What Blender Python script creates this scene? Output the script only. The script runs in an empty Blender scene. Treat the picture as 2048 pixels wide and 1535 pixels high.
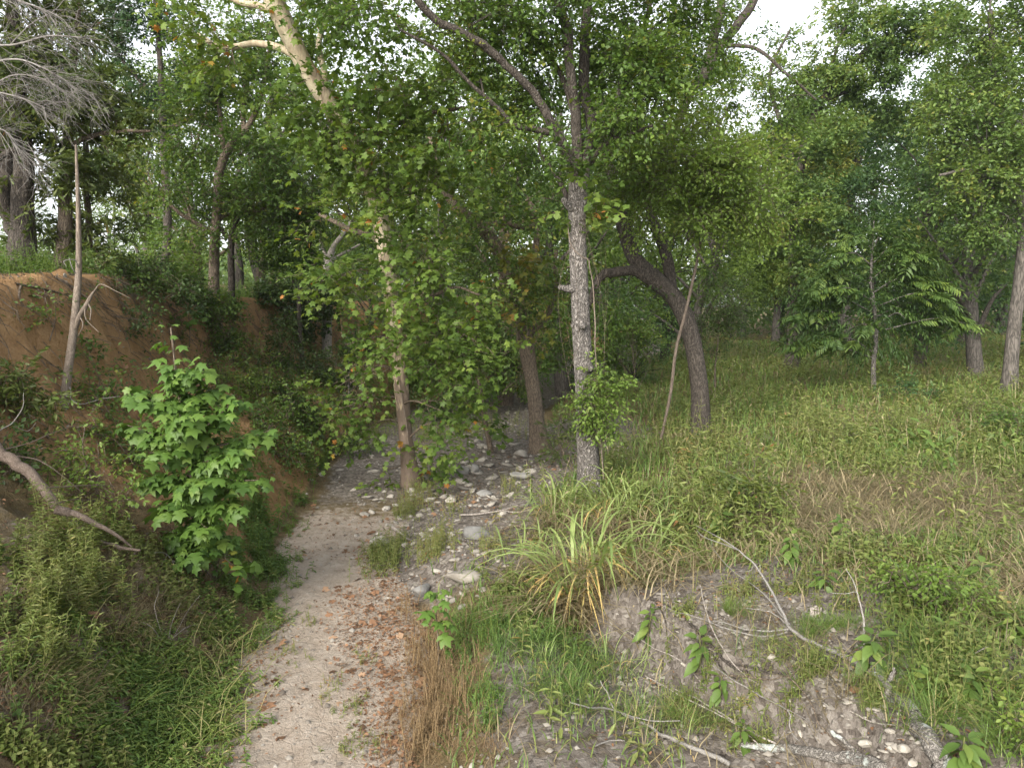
import bpy, math
import numpy as np
from mathutils import Vector, Matrix

R = math.radians
scene = bpy.context.scene
COL = scene.collection

# ------------------------------------------------------------------ camera, sky, sun, exposure
PITCH = R(-6.5)
FPX = 1462.0                      # focal length in pixels of the 2048 px wide photograph
CAMZ = 3.0
cam_d = bpy.data.cameras.new('camera')
cam_d.sensor_fit = 'HORIZONTAL'
cam_d.sensor_width = 36.0
cam_d.lens = 36.0 * FPX / 2048.0
cam_d.clip_start = 0.05
cam_d.clip_end = 1200.0
cam = bpy.data.objects.new('camera', cam_d)
COL.objects.link(cam)
cam.location = (0, 0, CAMZ)
cam.rotation_euler = (R(90) + PITCH, 0, 0)
scene.camera = cam

SUN_EL, SUN_AZ = R(30), R(208)     # azimuth clockwise from +Y (behind the camera, to the left)
world = bpy.data.worlds.new('World')
scene.world = world
world.use_nodes = True
nt = world.node_tree
nt.nodes.clear()
sky = nt.nodes.new('ShaderNodeTexSky')
sky.sky_type = 'NISHITA'
sky.sun_disc = False
sky.sun_elevation = SUN_EL
sky.sun_rotation = SUN_AZ
sky.air_density = 1.0
sky.dust_density = 2.5
sky.ozone_density = 1.0
hs = nt.nodes.new('ShaderNodeHueSaturation')     # thin high cloud washes the blue out
hs.inputs['Saturation'].default_value = 0.2
hs.inputs['Value'].default_value = 1.0
bg = nt.nodes.new('ShaderNodeBackground')
bg.inputs['Strength'].default_value = 0.15
wo = nt.nodes.new('ShaderNodeOutputWorld')
nt.links.new(sky.outputs[0], hs.inputs['Color'])
nt.links.new(hs.outputs[0], bg.inputs['Color'])
nt.links.new(bg.outputs[0], wo.inputs['Surface'])

sun_d = bpy.data.lights.new('sun', 'SUN')
sun_d.energy = 1.6
sun_d.angle = R(35)
sun_d.color = (1.0, 0.91, 0.76)
sun = bpy.data.objects.new('sun', sun_d)
COL.objects.link(sun)
_sd = Vector((math.sin(SUN_AZ) * math.cos(SUN_EL), math.cos(SUN_AZ) * math.cos(SUN_EL), math.sin(SUN_EL)))
sun.rotation_euler = _sd.to_track_quat('Z', 'Y').to_euler()
sun.location = (-8, -12, 20)

vs = scene.view_settings
vs.view_transform = 'Standard'
vs.look = 'None'
vs.exposure = 1.62
vs.gamma = 1.0
vs.use_curve_mapping = False

cy = scene.cycles
cy.max_bounces = 6
cy.diffuse_bounces = 4
cy.glossy_bounces = 2
cy.transmission_bounces = 4
cy.transparent_max_bounces = 4
cy.caustics_reflective = False
cy.caustics_refractive = False
cy.use_denoising = True
try:
    cy.denoiser = 'OPENIMAGEDENOISE'
    cy.denoising_input_passes = 'RGB_ALBEDO_NORMAL'
    cy.denoising_prefilter = 'ACCURATE'
except Exception:
    pass
cy.sample_clamp_indirect = 6.0

# ------------------------------------------------------------------ picture <-> place
CP, SP = math.cos(PITCH), math.sin(PITCH)


def ray(px, py):
    u = (px - 1024.0) / FPX
    v = (767.5 - py) / FPX
    return np.array((u, CP - v * SP, SP + v * CP))


def P(px, py, d):
    """the point seen at pixel (px, py) of the photograph that lies d metres ahead of the camera"""
    r = ray(px, py)
    return np.array((0, 0, CAMZ)) + r * (d / r[1])


# ------------------------------------------------------------------ noise (vectorised)
def _hash(ix, iy, iz):
    n = (ix.astype(np.int64) * 374761393 + iy.astype(np.int64) * 668265263 + iz.astype(np.int64) * 2147483647) & 0x7fffffff
    n = (n ^ (n >> 13)) * 1274126177 & 0x7fffffff
    n = (n ^ (n >> 16)) & 0xffff
    return n / 65535.0


def vnoise(x, y, z=None):
    x = np.asarray(x, float); y = np.asarray(y, float)
    z = np.zeros_like(x) if z is None else np.asarray(z, float)
    x0, y0, z0 = np.floor(x), np.floor(y), np.floor(z)
    fx, fy, fz = x - x0, y - y0, z - z0
    fx, fy, fz = [f * f * (3 - 2 * f) for f in (fx, fy, fz)]
    x0, y0, z0 = x0.astype(np.int64), y0.astype(np.int64), z0.astype(np.int64)
    r = 0
    for dz in (0, 1):
        wz = fz if dz else 1 - fz
        for dy in (0, 1):
            wy = fy if dy else 1 - fy
            for dx in (0, 1):
                wx = fx if dx else 1 - fx
                r = r + wx * wy * wz * _hash(x0 + dx, y0 + dy, z0 + dz)
    return r * 2 - 1


def fbm(x, y, z=None, o=4):
    a, s, t = 0.5, 1.0, 0.0
    for i in range(o):
        t = t + a * vnoise(np.asarray(x) * s + 17.3 * i, np.asarray(y) * s + 9.1 * i, None if z is None else np.asarray(z) * s)
        a *= 0.5; s *= 2.03
    return t


def ss(a, b, x):
    t = np.clip((np.asarray(x, float) - a) / (b - a), 0, 1)
    return t * t * (3 - 2 * t)


# ------------------------------------------------------------------ the lie of the land
XL_Y = [-30, 3, 5, 7, 9, 13, 17, 20, 23, 27, 32, 45, 80, 200]
XL_X = [-2.1, -2.2, -2.4, -2.6, -2.95, -3.3, -3.5, -2.8, -2.0, -0.6, 1.4, 6, 14, 30]
XR_Y = [-30, 3, 5, 6.5, 8.6, 10, 12, 14, 17, 20, 23, 27, 32, 45, 80, 200]
XR_X = [-0.3, -0.55, -0.6, -0.8, -1.5, -1.3, -0.2, 0.5, 0.7, 1.0, 1.8, 3.1, 5.2, 9.5, 18, 34]
BANK_W = 3.2


def xl(y): return np.interp(y, XL_Y, XL_X)
def xr(y): return np.interp(y, XR_Y, XR_X)


def ledge(x, y):
    """signed distance from the little washed-out ledge in the right foreground (positive on its upper side)"""
    return (x - 1.15) * 0.9 + (y - 5.35) * 0.437 + 0.16 * fbm(x * 2.3, y * 2.3, o=3)


def hgt(x, y):
    x = np.asarray(x, float); y = np.asarray(y, float)
    wob = 0.35 * fbm(x * 0.5 + 3, y * 0.5, o=3)
    l, r = xl(y) + wob, xr(y) + 0.6 * wob
    # eroded bank on the left
    s = l - x
    w = BANK_W + 0.5 * fbm(y * 0.35, y * 0 + 4.2, o=2)
    t = np.clip(s / w, 0, 1)
    H = np.interp(y, [-10, 3, 7, 12, 16, 22, 30, 60], [2.4, 2.6, 3.2, 3.4, 3.0, 2.8, 2.5, 2.4])
    gully = 0.34 * fbm(y * 1.7, s * 0.35, o=4) * ss(0.1, 0.4, t) * (1 - ss(0.93, 1.0, t))
    clod = np.abs(fbm(x * 2.6 + 4, y * 2.6, o=4)) * 0.26 + 0.10 * fbm(x * 6.1, y * 6.1, o=3)
    gully = gully + clod * ss(0.05, 0.25, t) * (1 - ss(0.95, 1.02, t))
    zb = H * (0.15 * ss(0, 0.3, t) + 0.52 * t + 0.33 * ss(0.68, 1.0, t)) + gully
    beyond = np.maximum(s - w, 0)
    zb = zb + np.minimum(0.03 * beyond, 1.0) + 0.02 * np.clip(y - 12, 0, 60) * ss(0.6, 1, t)
    # terrace and meadow on the right
    u = x - r
    zr = 0.26 * ss(0, 0.8, u) + 0.42 * ss(0.9, 4.2, u) + 0.5 * ss(3, 26, u)
    near = 1 - ss(5.8, 7.2, y)
    zr = zr + near * ss(0.9, 1.6, u) * (0.42 * ss(-0.08, 0.06, ledge(x, y)) - 0.16)
    z = np.where(s > 0, zb, np.where(u > 0, zr, 0.0))
    z = z + 0.05 * fbm(x * 1.1, y * 1.1, o=4) + 0.02 * fbm(x * 5, y * 5, o=3)
    z = z + 0.25 * fbm(x * 0.12 + 8, y * 0.12, o=2) * ss(14, 40, y) * ss(1, 6, u)
    return z


def G(px, py, lift=0.0, dmax=90.0):
    """where the line of sight through the pixel comes down to lift metres above the ground"""
    r = ray(px, py)
    d = np.geomspace(1.6, dmax, 900)
    X = r[0] * d / r[1]; Z = CAMZ + r[2] * d / r[1]
    g = Z - hgt(X, d) - lift
    k = np.argmax(g < 0) if (g < 0).any() else len(d) - 1
    k = max(k, 1)
    a, b = d[k - 1], d[k]
    for _ in range(14):
        m = 0.5 * (a + b)
        if CAMZ + r[2] * m / r[1] - float(hgt(r[0] * m / r[1], m)) - lift < 0: b = m
        else: a = m
    m = 0.5 * (a + b)
    return np.array((r[0] * m / r[1], m, CAMZ + r[2] * m / r[1]))


def on_ground(px, d):
    """ground point in the column px, d metres ahead"""
    x = (px - 1024.0) / FPX * d
    return np.array((x, d, float(hgt(x, d))))


# ------------------------------------------------------------------ mesh assembly
def make_mesh(name, blocks, mats, smooth=False):
    """blocks: (verts (n,3), faces (m,k), tint (m,) or scalar, material index)"""
    V, L, ST, TT, MI = [], [], [], [], []
    vo = lo = 0
    for b in blocks:
        v, f, t = b[0], b[1], b[2]
        mi = b[3] if len(b) > 3 else 0
        if len(f) == 0: continue
        m, k = f.shape
        V.append(v); L.append((f + vo).ravel()); ST.append(lo + np.arange(m) * k)
        TT.append(np.broadcast_to(np.asarray(t, float), (m,))); MI.append(np.full(m, mi))
        vo += len(v); lo += m * k
    me = bpy.data.meshes.new(name)
    if V:
        V = np.concatenate(V).astype(np.float32); L = np.concatenate(L).astype(np.int32)
        ST = np.concatenate(ST).astype(np.int32)
        me.vertices.add(len(V)); me.vertices.foreach_set('co', V.ravel())
        me.loops.add(len(L)); me.loops.foreach_set('vertex_index', L)
        me.polygons.add(len(ST)); me.polygons.foreach_set('loop_start', ST)
        mi = np.concatenate(MI).astype(np.int32)
        if mi.any(): me.polygons.foreach_set('material_index', mi)
        if smooth: me.polygons.foreach_set('use_smooth', np.ones(len(ST), bool))
        a = me.attributes.new('tint', 'FLOAT', 'FACE')
        a.data.foreach_set('value', np.concatenate(TT).astype(np.float32))
        me.update(calc_edges=True)
    for m in (mats if isinstance(mats, (list, tuple)) else [mats]): me.materials.append(m)
    return me


def link(name, me, parent=None, loc=None):
    o = bpy.data.objects.new(name, me)
    COL.objects.link(o)
    if parent is not None: o.parent = parent
    if loc is not None: o.location = loc
    return o


def tag(o, label=None, cat=None, group=None, kind=None):
    if label: o['label'] = label
    if cat: o['category'] = cat
    if group: o['group'] = group
    if kind: o['kind'] = kind
    return o


def empty(name, loc):
    o = bpy.data.objects.new(name, None)
    COL.objects.link(o)
    o.location = loc
    o.empty_display_size = 0.2
    return o


def nrm(a):
    return a / np.maximum(np.linalg.norm(a, axis=-1, keepdims=True), 1e-9)


# ------------------------------------------------------------------ tubes: trunks, limbs, twigs
def spline(pts, rad, sub):
    pts = np.asarray(pts, float); rad = np.asarray(rad, float)
    n = len(pts)
    if n < 3 or sub < 2:
        if sub < 2: return pts, rad
        t = np.linspace(0, n - 1, (n - 1) * sub + 1)
        return (np.stack([np.interp(t, range(n), pts[:, i]) for i in range(3)], 1), np.interp(t, range(n), rad))
    q = np.vstack([2 * pts[0] - pts[1], pts, 2 * pts[-1] - pts[-2]])
    out = []
    for i in range(n - 1):
        p0, p1, p2, p3 = q[i:i + 4]
        for k in range(sub):
            t = k / sub
            out.append(0.5 * (2 * p1 + (p2 - p0) * t + (2 * p0 - 5 * p1 + 4 * p2 - p3) * t * t + (3 * p1 - p0 - 3 * p2 + p3) * t ** 3))
    out.append(pts[-1])
    t = np.linspace(0, n - 1, (n - 1) * sub + 1)
    return np.array(out), np.interp(t, range(n), rad)


def tube(pts, rad, sides=8, tint=0.5, rough=0.0, seed=0.0, flare=0.0, lobes=5):
    """closed-ended tube along a polyline; rough = radial unevenness (share of radius)"""
    pts = np.asarray(pts, float); rad = np.asarray(rad, float)
    n = len(pts)
    T = nrm(np.gradient(pts, axis=0))
    ref = np.array((1.0, 0, 0)) if abs(T[:, 0]).mean() < 0.75 else np.array((0, 1.0, 0))
    N = np.empty_like(T)
    a = ref - T[0] * (ref @ T[0]); a /= np.linalg.norm(a) + 1e-9
    for i in range(n):
        a = a - T[i] * (a @ T[i]); a /= np.linalg.norm(a) + 1e-9
        N[i] = a
    B = np.cross(T, N)
    th = np.arange(sides) * 2 * math.pi / sides
    rr = np.repeat(rad[:, None], sides, 1)
    if rough:
        ln = np.concatenate([[0], np.cumsum(np.linalg.norm(np.diff(pts, axis=0), axis=1))])
        c, s = np.cos(th)[None, :], np.sin(th)[None, :]
        L = ln[:, None] + 0 * c
        rr = rr * (1 + rough * (fbm(c * 1.3 + seed + 0 * L, s * 1.3 + 0 * L, L * 1.6 + seed, o=2)
                                + 0.8 * fbm(c * 3.5 + seed + 0 * L, s * 3.5 + 0 * L, L * 0.9 + seed, o=2)))
        if flare:
            k = np.exp(-L / (2.2 * rad[0]))
            rr = rr * (1 + flare * k * (1 + 0.45 * np.sin(lobes * th[None, :] + seed * 3)))
    V = pts[:, None, :] + rr[..., None] * (np.cos(th)[None, :, None] * N[:, None, :] + np.sin(th)[None, :, None] * B[:, None, :])
    V = V.reshape(-1, 3)
    i = np.arange(n - 1)[:, None] * sides
    j = np.arange(sides)[None, :]
    j2 = (j + 1) % sides
    F = np.stack([i + j, i + j2, i + sides + j2, i + sides + j], -1).reshape(-1, 4)
    V = np.vstack([V, pts[-1] + T[-1] * rad[-1] * 0.6])
    tip = len(V) - 1
    o = (n - 1) * sides
    F3 = np.stack([o + np.arange(sides), o + (np.arange(sides) + 1) % sides, np.full(sides, tip)], -1)
    return [(V, F, tint), (V, F3, tint)]


def twigs(A, Bp, C, r0, r1, tint=0.5):
    """many thin three-sided twigs at once, each a bent line A -> Bp -> C"""
    n = len(A)
    if n == 0: return []
    Q = np.stack([A, Bp, C], 1)
    T = nrm(C - A)
    ref = np.where(np.abs(T[:, 2:3]) < 0.8, np.array([[0, 0, 1.0]]), np.array([[1.0, 0, 0]]))
    N = nrm(np.cross(T, ref)); Bn = np.cross(T, N)
    th = np.arange(3) * 2 * math.pi / 3
    ring = np.cos(th)[None, :, None] * N[:, None, :] + np.sin(th)[None, :, None] * Bn[:, None, :]
    r0 = np.broadcast_to(np.asarray(r0, float), (n,)); r1 = np.broadcast_to(np.asarray(r1, float), (n,))
    rad = np.stack([r0, (r0 + r1) / 2, r1], 1)
    V = (Q[:, :, None, :] + rad[:, :, None, None] * ring[:, None, :, :]).reshape(-1, 3)
    f = []
    for s in (0, 1):
        for j in range(3):
            k = (j + 1) % 3
            f.append((s * 3 + j, s * 3 + k, s * 3 + 3 + k, s * 3 + 3 + j))
    f = np.array(f)
    F = (np.arange(n)[:, None, None] * 9 + f[None]).reshape(-1, 4)
    return [(V, F, tint)]


def prongs(A, C, r, tint=0.5):
    """very fine twigs: slim three-sided spikes"""
    n = len(A)
    T = nrm(C - A)
    ref = np.where(np.abs(T[:, 2:3]) < 0.8, np.array([[0, 0, 1.0]]), np.array([[1.0, 0, 0]]))
    N = nrm(np.cross(T, ref)); B = np.cross(T, N)
    V = np.stack([A + r * N, A - .5 * r * N + .87 * r * B, A - .5 * r * N - .87 * r * B, C], 1).reshape(-1, 3)
    F = (np.arange(n)[:, None, None] * 4 + np.array([(0, 1, 3), (1, 2, 3), (2, 0, 3)])[None]).reshape(-1, 3)
    return [(V, F, tint)]


# ------------------------------------------------------------------ leaves
def _sym(half):
    """outline from the base to the tip given on one side, mirrored"""
    return half


T_OVAL2 = (np.array([(0, 0, 0), (.45, .30, .09), (1, 0, -.04), (.45, -.30, .09)]), [np.array([(0, 2, 1), (0, 3, 2)])])
T_TRI = (np.array([(0, -.22, 0), (.35, .34, .08), (1, -.06, -.06)]), [np.array([(0, 2, 1)])])
T_OVAL4 = (np.array([(0, 0, 0), (.28, .26, .07), (.68, .21, .04), (1, 0, -.10), (.68, -.21, .04), (.28, -.26, .07)]),
           [np.array([(0, 3, 2, 1), (0, 5, 4, 3)])])
T_LANCE = (np.array([(0, 0, 0), (.35, .13, .03), (.7, .09, -.05), (1, 0, -.2), (.7, -.09, -.05), (.35, -.13, .03)]),
           [np.array([(0, 3, 2, 1), (0, 5, 4, 3)])])
T_NEEDLE = (np.array([(0, .035, 0), (0, -.035, 0), (1, 0, 0)]), [np.array([(0, 1, 2)])])
T_SPRIG = (np.array([(0, 0, 0), (.5, .13, .05), (1, 0, 0), (.5, -.13, .05)]), [np.array([(0, 3, 2, 1)])])
_syc = [(0, 0, 0), (-.06, .22, -.03), (.10, .50, -.12), (.22, .27, .0), (.42, .40, -.02), (.62, .52, -.12), (.66, .20, .0), (1.0, 0, -.14)]
_m = [(x, -y, z) for x, y, z in _syc[1:-1]][::-1]
T_SYC = (np.array(_syc + _m + [(.36, 0, .06)]),
         [np.array([(i, (i + 1) % 14, 14) for i in range(14)])])
T_SYCLOW = (np.array([(0, 0, 0), (.02, .46, -.12), (.30, .17, .05), (.58, .52, -.14), (1.06, 0, -.16), (.58, -.52, -.14), (.30, -.17, .05), (.02, -.46, -.12)]),
            [np.array([(0, 2, 1), (2, 4, 3), (0, 4, 2), (0, 6, 4), (4, 6, 5), (0, 7, 6)])[:, ::1]])


def leaves(tmpl, pos, dirv, nor, size, tint, mi=0):
    tv, tfs = tmpl
    X = nrm(dirv)
    Z = nor - X * np.sum(nor * X, -1, keepdims=True)
    Z = nrm(Z)
    Y = np.cross(Z, X)
    n, k = len(pos), len(tv)
    size = np.broadcast_to(np.asarray(size, float), (n,))
    V = pos[:, None, :] + size[:, None, None] * (tv[None, :, 0:1] * X[:, None] + tv[None, :, 1:2] * Y[:, None] + tv[None, :, 2:3] * Z[:, None])
    V = V.reshape(-1, 3)
    out = []
    for tf in tfs:
        F = (np.arange(n)[:, None, None] * k + tf[None]).reshape(-1, tf.shape[1])
        out.append((V, F, np.repeat(np.broadcast_to(tint, (n,)), len(tf)), mi))
    return out


def rdir(rng, n):
    return nrm(rng.normal(size=(n, 3)))


def sprays(rng, pos, dirv, L, K, size, tmpl, flat=0.7, tint0=0.5, spread=0.28, droop=0.15, tvar=0.25, want_twigs=False, upright=False):
    """leafy twigs: K leaves set alternately along each twig of length L"""
    n = len(pos)
    L = np.broadcast_to(np.asarray(L, float), (n,))
    d = nrm(dirv)
    up = np.array((0, 0, 1.0))
    side = np.cross(d, up); side = nrm(side + 1e-4)
    side = nrm(side + rng.normal(size=(n, 3)) * 0.35)
    t = (np.arange(K)[None, :] + rng.uniform(0.1, 0.9, (n, K))) / K
    sg = np.where(np.arange(K) % 2, 1.0, -1.0)[None, :] * rng.uniform(0.2, 1.0, (n, K))
    env = (1 - 0.55 * t)
    base = pos[:, None, :] + d[:, None, :] * (L[:, None] * t)[..., None]
    base = base + side[:, None, :] * (sg * env * spread * L[:, None])[..., None]
    base[..., 2] -= droop * L[:, None] * t ** 2
    base = base + rng.normal(size=(n, K, 3)) * (0.05 * L[:, None, None])
    ld = d[:, None, :] * 0.55 + side[:, None, :] * (np.sign(sg) * 0.8)[..., None] + rng.normal(size=(n, K, 3)) * 0.4
    ld[..., 2] -= 0.25
    ln = rng.normal(size=(n, K, 3)) * (1.15 - flat)
    ln[..., 2] += flat + 0.25
    sz = size * rng.uniform(0.65, 1.25, (n, K))
    tint0 = np.broadcast_to(np.asarray(tint0, float), (n,))
    tt = np.clip(tint0[:, None] + rng.normal(size=(n, K)) * tvar * 0.5, 0, 1)
    blk = leaves(tmpl, base.reshape(-1, 3), ld.reshape(-1, 3), ln.reshape(-1, 3), sz.ravel(), tt.ravel())
    tw = []
    if want_twigs:
        C = pos + d * L[:, None]; C[:, 2] -= droop * L
        tw = prongs(pos, C, 0.0045)
    return blk, tw


# ------------------------------------------------------------------ materials
def _mat(name):
    m = bpy.data.materials.new(name)
    m.use_nodes = True
    t = m.node_tree
    t.nodes.clear()
    out = t.nodes.new('ShaderNodeOutputMaterial')
    return m, t, out


def ramp(t, stops):
    r = t.nodes.new('ShaderNodeValToRGB')
    e = r.color_ramp.elements
    while len(e) < len(stops): e.new(0.5)
    for el, (p, c) in zip(e, stops):
        el.position = p; el.color = (*c, 1)
    return r


def leafmat(name, stops, trans=0.32, rough=0.5, spec=0.35, vary=0.0):
    m, t, out = _mat(name)
    at = t.nodes.new('ShaderNodeAttribute'); at.attribute_name = 'tint'
    fac = at.outputs['Fac']
    if vary:
        oi = t.nodes.new('ShaderNodeObjectInfo')
        ma = t.nodes.new('ShaderNodeMath'); ma.operation = 'MULTIPLY_ADD'
        mb = t.nodes.new('ShaderNodeMath'); mb.operation = 'SUBTRACT'; mb.inputs[1].default_value = 0.5
        t.links.new(oi.outputs['Random'], mb.inputs[0])
        t.links.new(mb.outputs[0], ma.inputs[0]); ma.inputs[1].default_value = vary
        t.links.new(fac, ma.inputs[2]); fac = ma.outputs[0]
    r = ramp(t, stops)
    t.links.new(fac, r.inputs[0])
    p = t.nodes.new('ShaderNodeBsdfPrincipled')
    p.inputs['Roughness'].default_value = rough
    p.inputs['Specular IOR Level'].default_value = spec
    t.links.new(r.outputs[0], p.inputs['Base Color'])
    if trans > 0:
        tr = t.nodes.new('ShaderNodeBsdfTranslucent')
        mc = t.nodes.new('ShaderNodeMixRGB'); mc.blend_type = 'MULTIPLY'; mc.inputs[0].default_value = 1
        mc.inputs[2].default_value = (1.5, 1.45, 0.75, 1)
        t.links.new(r.outputs[0], mc.inputs[1]); t.links.new(mc.outputs[0], tr.inputs[0])
        mx = t.nodes.new('ShaderNodeMixShader'); mx.inputs[0].default_value = trans
        t.links.new(p.outputs[0], mx.inputs[1]); t.links.new(tr.outputs[0], mx.inputs[2])
        t.links.new(mx.outputs[0], out.inputs[0])
    else:
        t.links.new(p.outputs[0], out.inputs[0])
    return m


def barkmat(name, dark, light, scale=9.0, squash=0.22, bump=0.6, lichen=None, dist=0.02):
    m, t, out = _mat(name)
    tc = t.nodes.new('ShaderNodeTexCoord')
    mp = t.nodes.new('ShaderNodeMapping'); mp.inputs['Scale'].default_value = (1, 1, squash)
    t.links.new(tc.outputs['Object'], mp.inputs[0])
    n1 = t.nodes.new('ShaderNodeTexNoise'); n1.inputs['Scale'].default_value = scale * 3
    n1.inputs['Detail'].default_value = 8; n1.inputs['Roughness'].default_value = 0.65
    vo = t.nodes.new('ShaderNodeTexVoronoi'); vo.feature = 'DISTANCE_TO_EDGE'; vo.inputs['Scale'].default_value = scale * 1.7
    n0 = t.nodes.new('ShaderNodeTexNoise'); n0.inputs['Scale'].default_value = scale * 0.9
    n0.inputs['Detail'].default_value = 3
    ad = t.nodes.new('ShaderNodeMixRGB'); ad.blend_type = 'ADD'; ad.inputs[0].default_value = 0.35
    t.links.new(mp.outputs[0], ad.inputs[1]); t.links.new(n0.outputs['Color'], ad.inputs[2])
    t.links.new(mp.outputs[0], n1.inputs['Vector']); t.links.new(mp.outputs[0], n0.inputs['Vector'])
    t.links.new(ad.outputs[0], vo.inputs['Vector'])
    mul = t.nodes.new('ShaderNodeMath'); mul.operation = 'MULTIPLY'; mul.inputs[1].default_value = 2.2
    t.links.new(vo.outputs['Distance'], mul.inputs[0])
    mx = t.nodes.new('ShaderNodeMath'); mx.operation = 'MULTIPLY_ADD'; mx.use_clamp = True
    t.links.new(mul.outputs[0], mx.inputs[0]); mx.inputs[1].default_value = 0.9
    sb = t.nodes.new('ShaderNodeMath'); sb.operation = 'SUBTRACT'; sb.inputs[1].default_value = 0.25
    t.links.new(n1.outputs['Fac'], sb.inputs[0]); t.links.new(sb.outputs[0], mx.inputs[2])
    r = ramp(t, [(0.12, dark), (0.75, light)])
    t.links.new(mx.outputs[0], r.inputs[0])
    colr = r.outputs[0]
    if lichen:
        n2 = t.nodes.new('ShaderNodeTexNoise'); n2.inputs['Scale'].default_value = lichen[1]; n2.inputs['Detail'].default_value = 5
        t.links.new(tc.outputs['Object'], n2.inputs['Vector'])
        r2 = ramp(t, [(lichen[2], (0, 0, 0)), (lichen[2] + 0.06, (1, 1, 1))])
        t.links.new(n2.outputs['Fac'], r2.inputs[0])
        mm = t.nodes.new('ShaderNodeMixRGB'); t.links.new(r2.outputs[0], mm.inputs[0])
        t.links.new(colr, mm.inputs[1]); mm.inputs[2].default_value = (*lichen[0], 1)
        colr = mm.outputs[0]
    p = t.nodes.new('ShaderNodeBsdfPrincipled'); p.inputs['Roughness'].default_value = 0.9
    p.inputs['Specular IOR Level'].default_value = 0.15
    t.links.new(colr, p.inputs['Base Color'])
    bp = t.nodes.new('ShaderNodeBump'); bp.inputs['Strength'].default_value = bump; bp.inputs['Distance'].default_value = dist
    t.links.new(mx.outputs[0], bp.inputs['Height']); t.links.new(bp.outputs[0], p.inputs['Normal'])
    t.links.new(p.outputs[0], out.inputs[0])
    return m


# leaf colours: tint 0 = darkest blue-green, 1 = yellow / brown
M_ELM = leafmat('elm_leaf', [(0.0, (0.042, 0.081, 0.017)), (0.45, (0.081, 0.141, 0.027)), (0.8, (0.129, 0.191, 0.036)), (1.0, (0.200, 0.190, 0.040))], trans=.38)
M_LIGHT = leafmat('light_leaf', [(0.0, (0.087, 0.145, 0.027)), (0.5, (0.139, 0.210, 0.042)), (0.85, (0.187, 0.251, 0.055)), (1.0, (0.230, 0.240, 0.070))], trans=.42)
M_SYC = leafmat('sycamore_leaf', [(0.0, (0.062, 0.109, 0.022)), (0.5, (0.107, 0.168, 0.033)), (0.95, (0.163, 0.214, 0.044)), (0.98, (0.300, 0.200, 0.040)), (1.0, (0.330, 0.150, 0.040))], trans=.42, spec=.25)
M_SAP = leafmat('sapling_leaf', [(0.0, (0.054, 0.110, 0.021)), (0.5, (0.089, 0.162, 0.029)), (0.93, (0.135, 0.205, 0.039)), (0.97, (0.380, 0.250, 0.040)), (1.0, (0.380, 0.200, 0.040))], trans=0.3)
M_CEDAR = leafmat('cedar_needles', [(0.0, (0.042, 0.069, 0.018)), (0.5, (0.079, 0.109, 0.022)), (0.92, (0.120, 0.145, 0.029)), (1.0, (0.200, 0.100, 0.040))], trans=0.28)
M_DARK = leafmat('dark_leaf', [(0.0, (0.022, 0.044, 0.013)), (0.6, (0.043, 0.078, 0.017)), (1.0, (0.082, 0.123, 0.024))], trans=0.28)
M_FAR = leafmat('far_leaf', [(0.0, (0.058, 0.105, 0.030)), (0.5, (0.106, 0.170, 0.042)), (0.85, (0.154, 0.210, 0.049)), (1.0, (0.220, 0.210, 0.050))], trans=0.35)
M_BLUE = leafmat('blue_green_leaf', [(0.0, (0.042, 0.089, 0.033)), (0.5, (0.073, 0.136, 0.044)), (1.0, (0.126, 0.186, 0.049))], trans=0.36)
M_WALNUT = leafmat('pinnate_leaf', [(0.0, (0.040, 0.080, 0.022)), (0.5, (0.077, 0.130, 0.029)), (1.0, (0.154, 0.205, 0.037))], vary=0.45)
M_WEED = leafmat('weed_leaf', [(0.0, (0.082, 0.117, 0.027)), (0.45, (0.150, 0.191, 0.048)), (0.75, (0.215, 0.225, 0.082)), (0.9, (0.260, 0.220, 0.080)), (1.0, (0.270, 0.150, 0.060))], trans=0.3)
M_BROAD = leafmat('broad_leaf', [(0.0, (0.058, 0.105, 0.022)), (0.6, (0.101, 0.162, 0.033)), (1.0, (0.183, 0.225, 0.051))], trans=0.3, vary=0.4)
M_GRASS = leafmat('green_grass', [(0.0, (0.056, 0.110, 0.025)), (0.5, (0.106, 0.178, 0.040)), (0.85, (0.159, 0.210, 0.046)), (1.0, (0.320, 0.280, 0.130))], trans=0.25)
M_DRY = leafmat('dry_grass', [(0.0, (0.115, 0.095, 0.050)), (0.5, (0.215, 0.175, 0.098)), (1.0, (0.340, 0.285, 0.175))], trans=0.2)
M_RUST = leafmat('rusty_dry_weed', [(0.0, (0.110, 0.072, 0.036)), (0.5, (0.200, 0.132, 0.066)), (1.0, (0.290, 0.215, 0.120))], trans=0.15)
M_REED = leafmat('reed_blade', [(0.0, (0.135, 0.199, 0.059)), (0.55, (0.241, 0.299, 0.102)), (0.75, (0.400, 0.340, 0.130)), (1.0, (0.500, 0.350, 0.140))], trans=0.3, vary=0.0)
M_LITTER = leafmat('fallen_leaf', [(0.0, (0.085, 0.050, 0.030)), (0.4, (0.185, 0.098, 0.052)), (0.75, (0.250, 0.140, 0.078)), (1.0, (0.310, 0.225, 0.148))], trans=0.08, rough=0.7)

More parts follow.
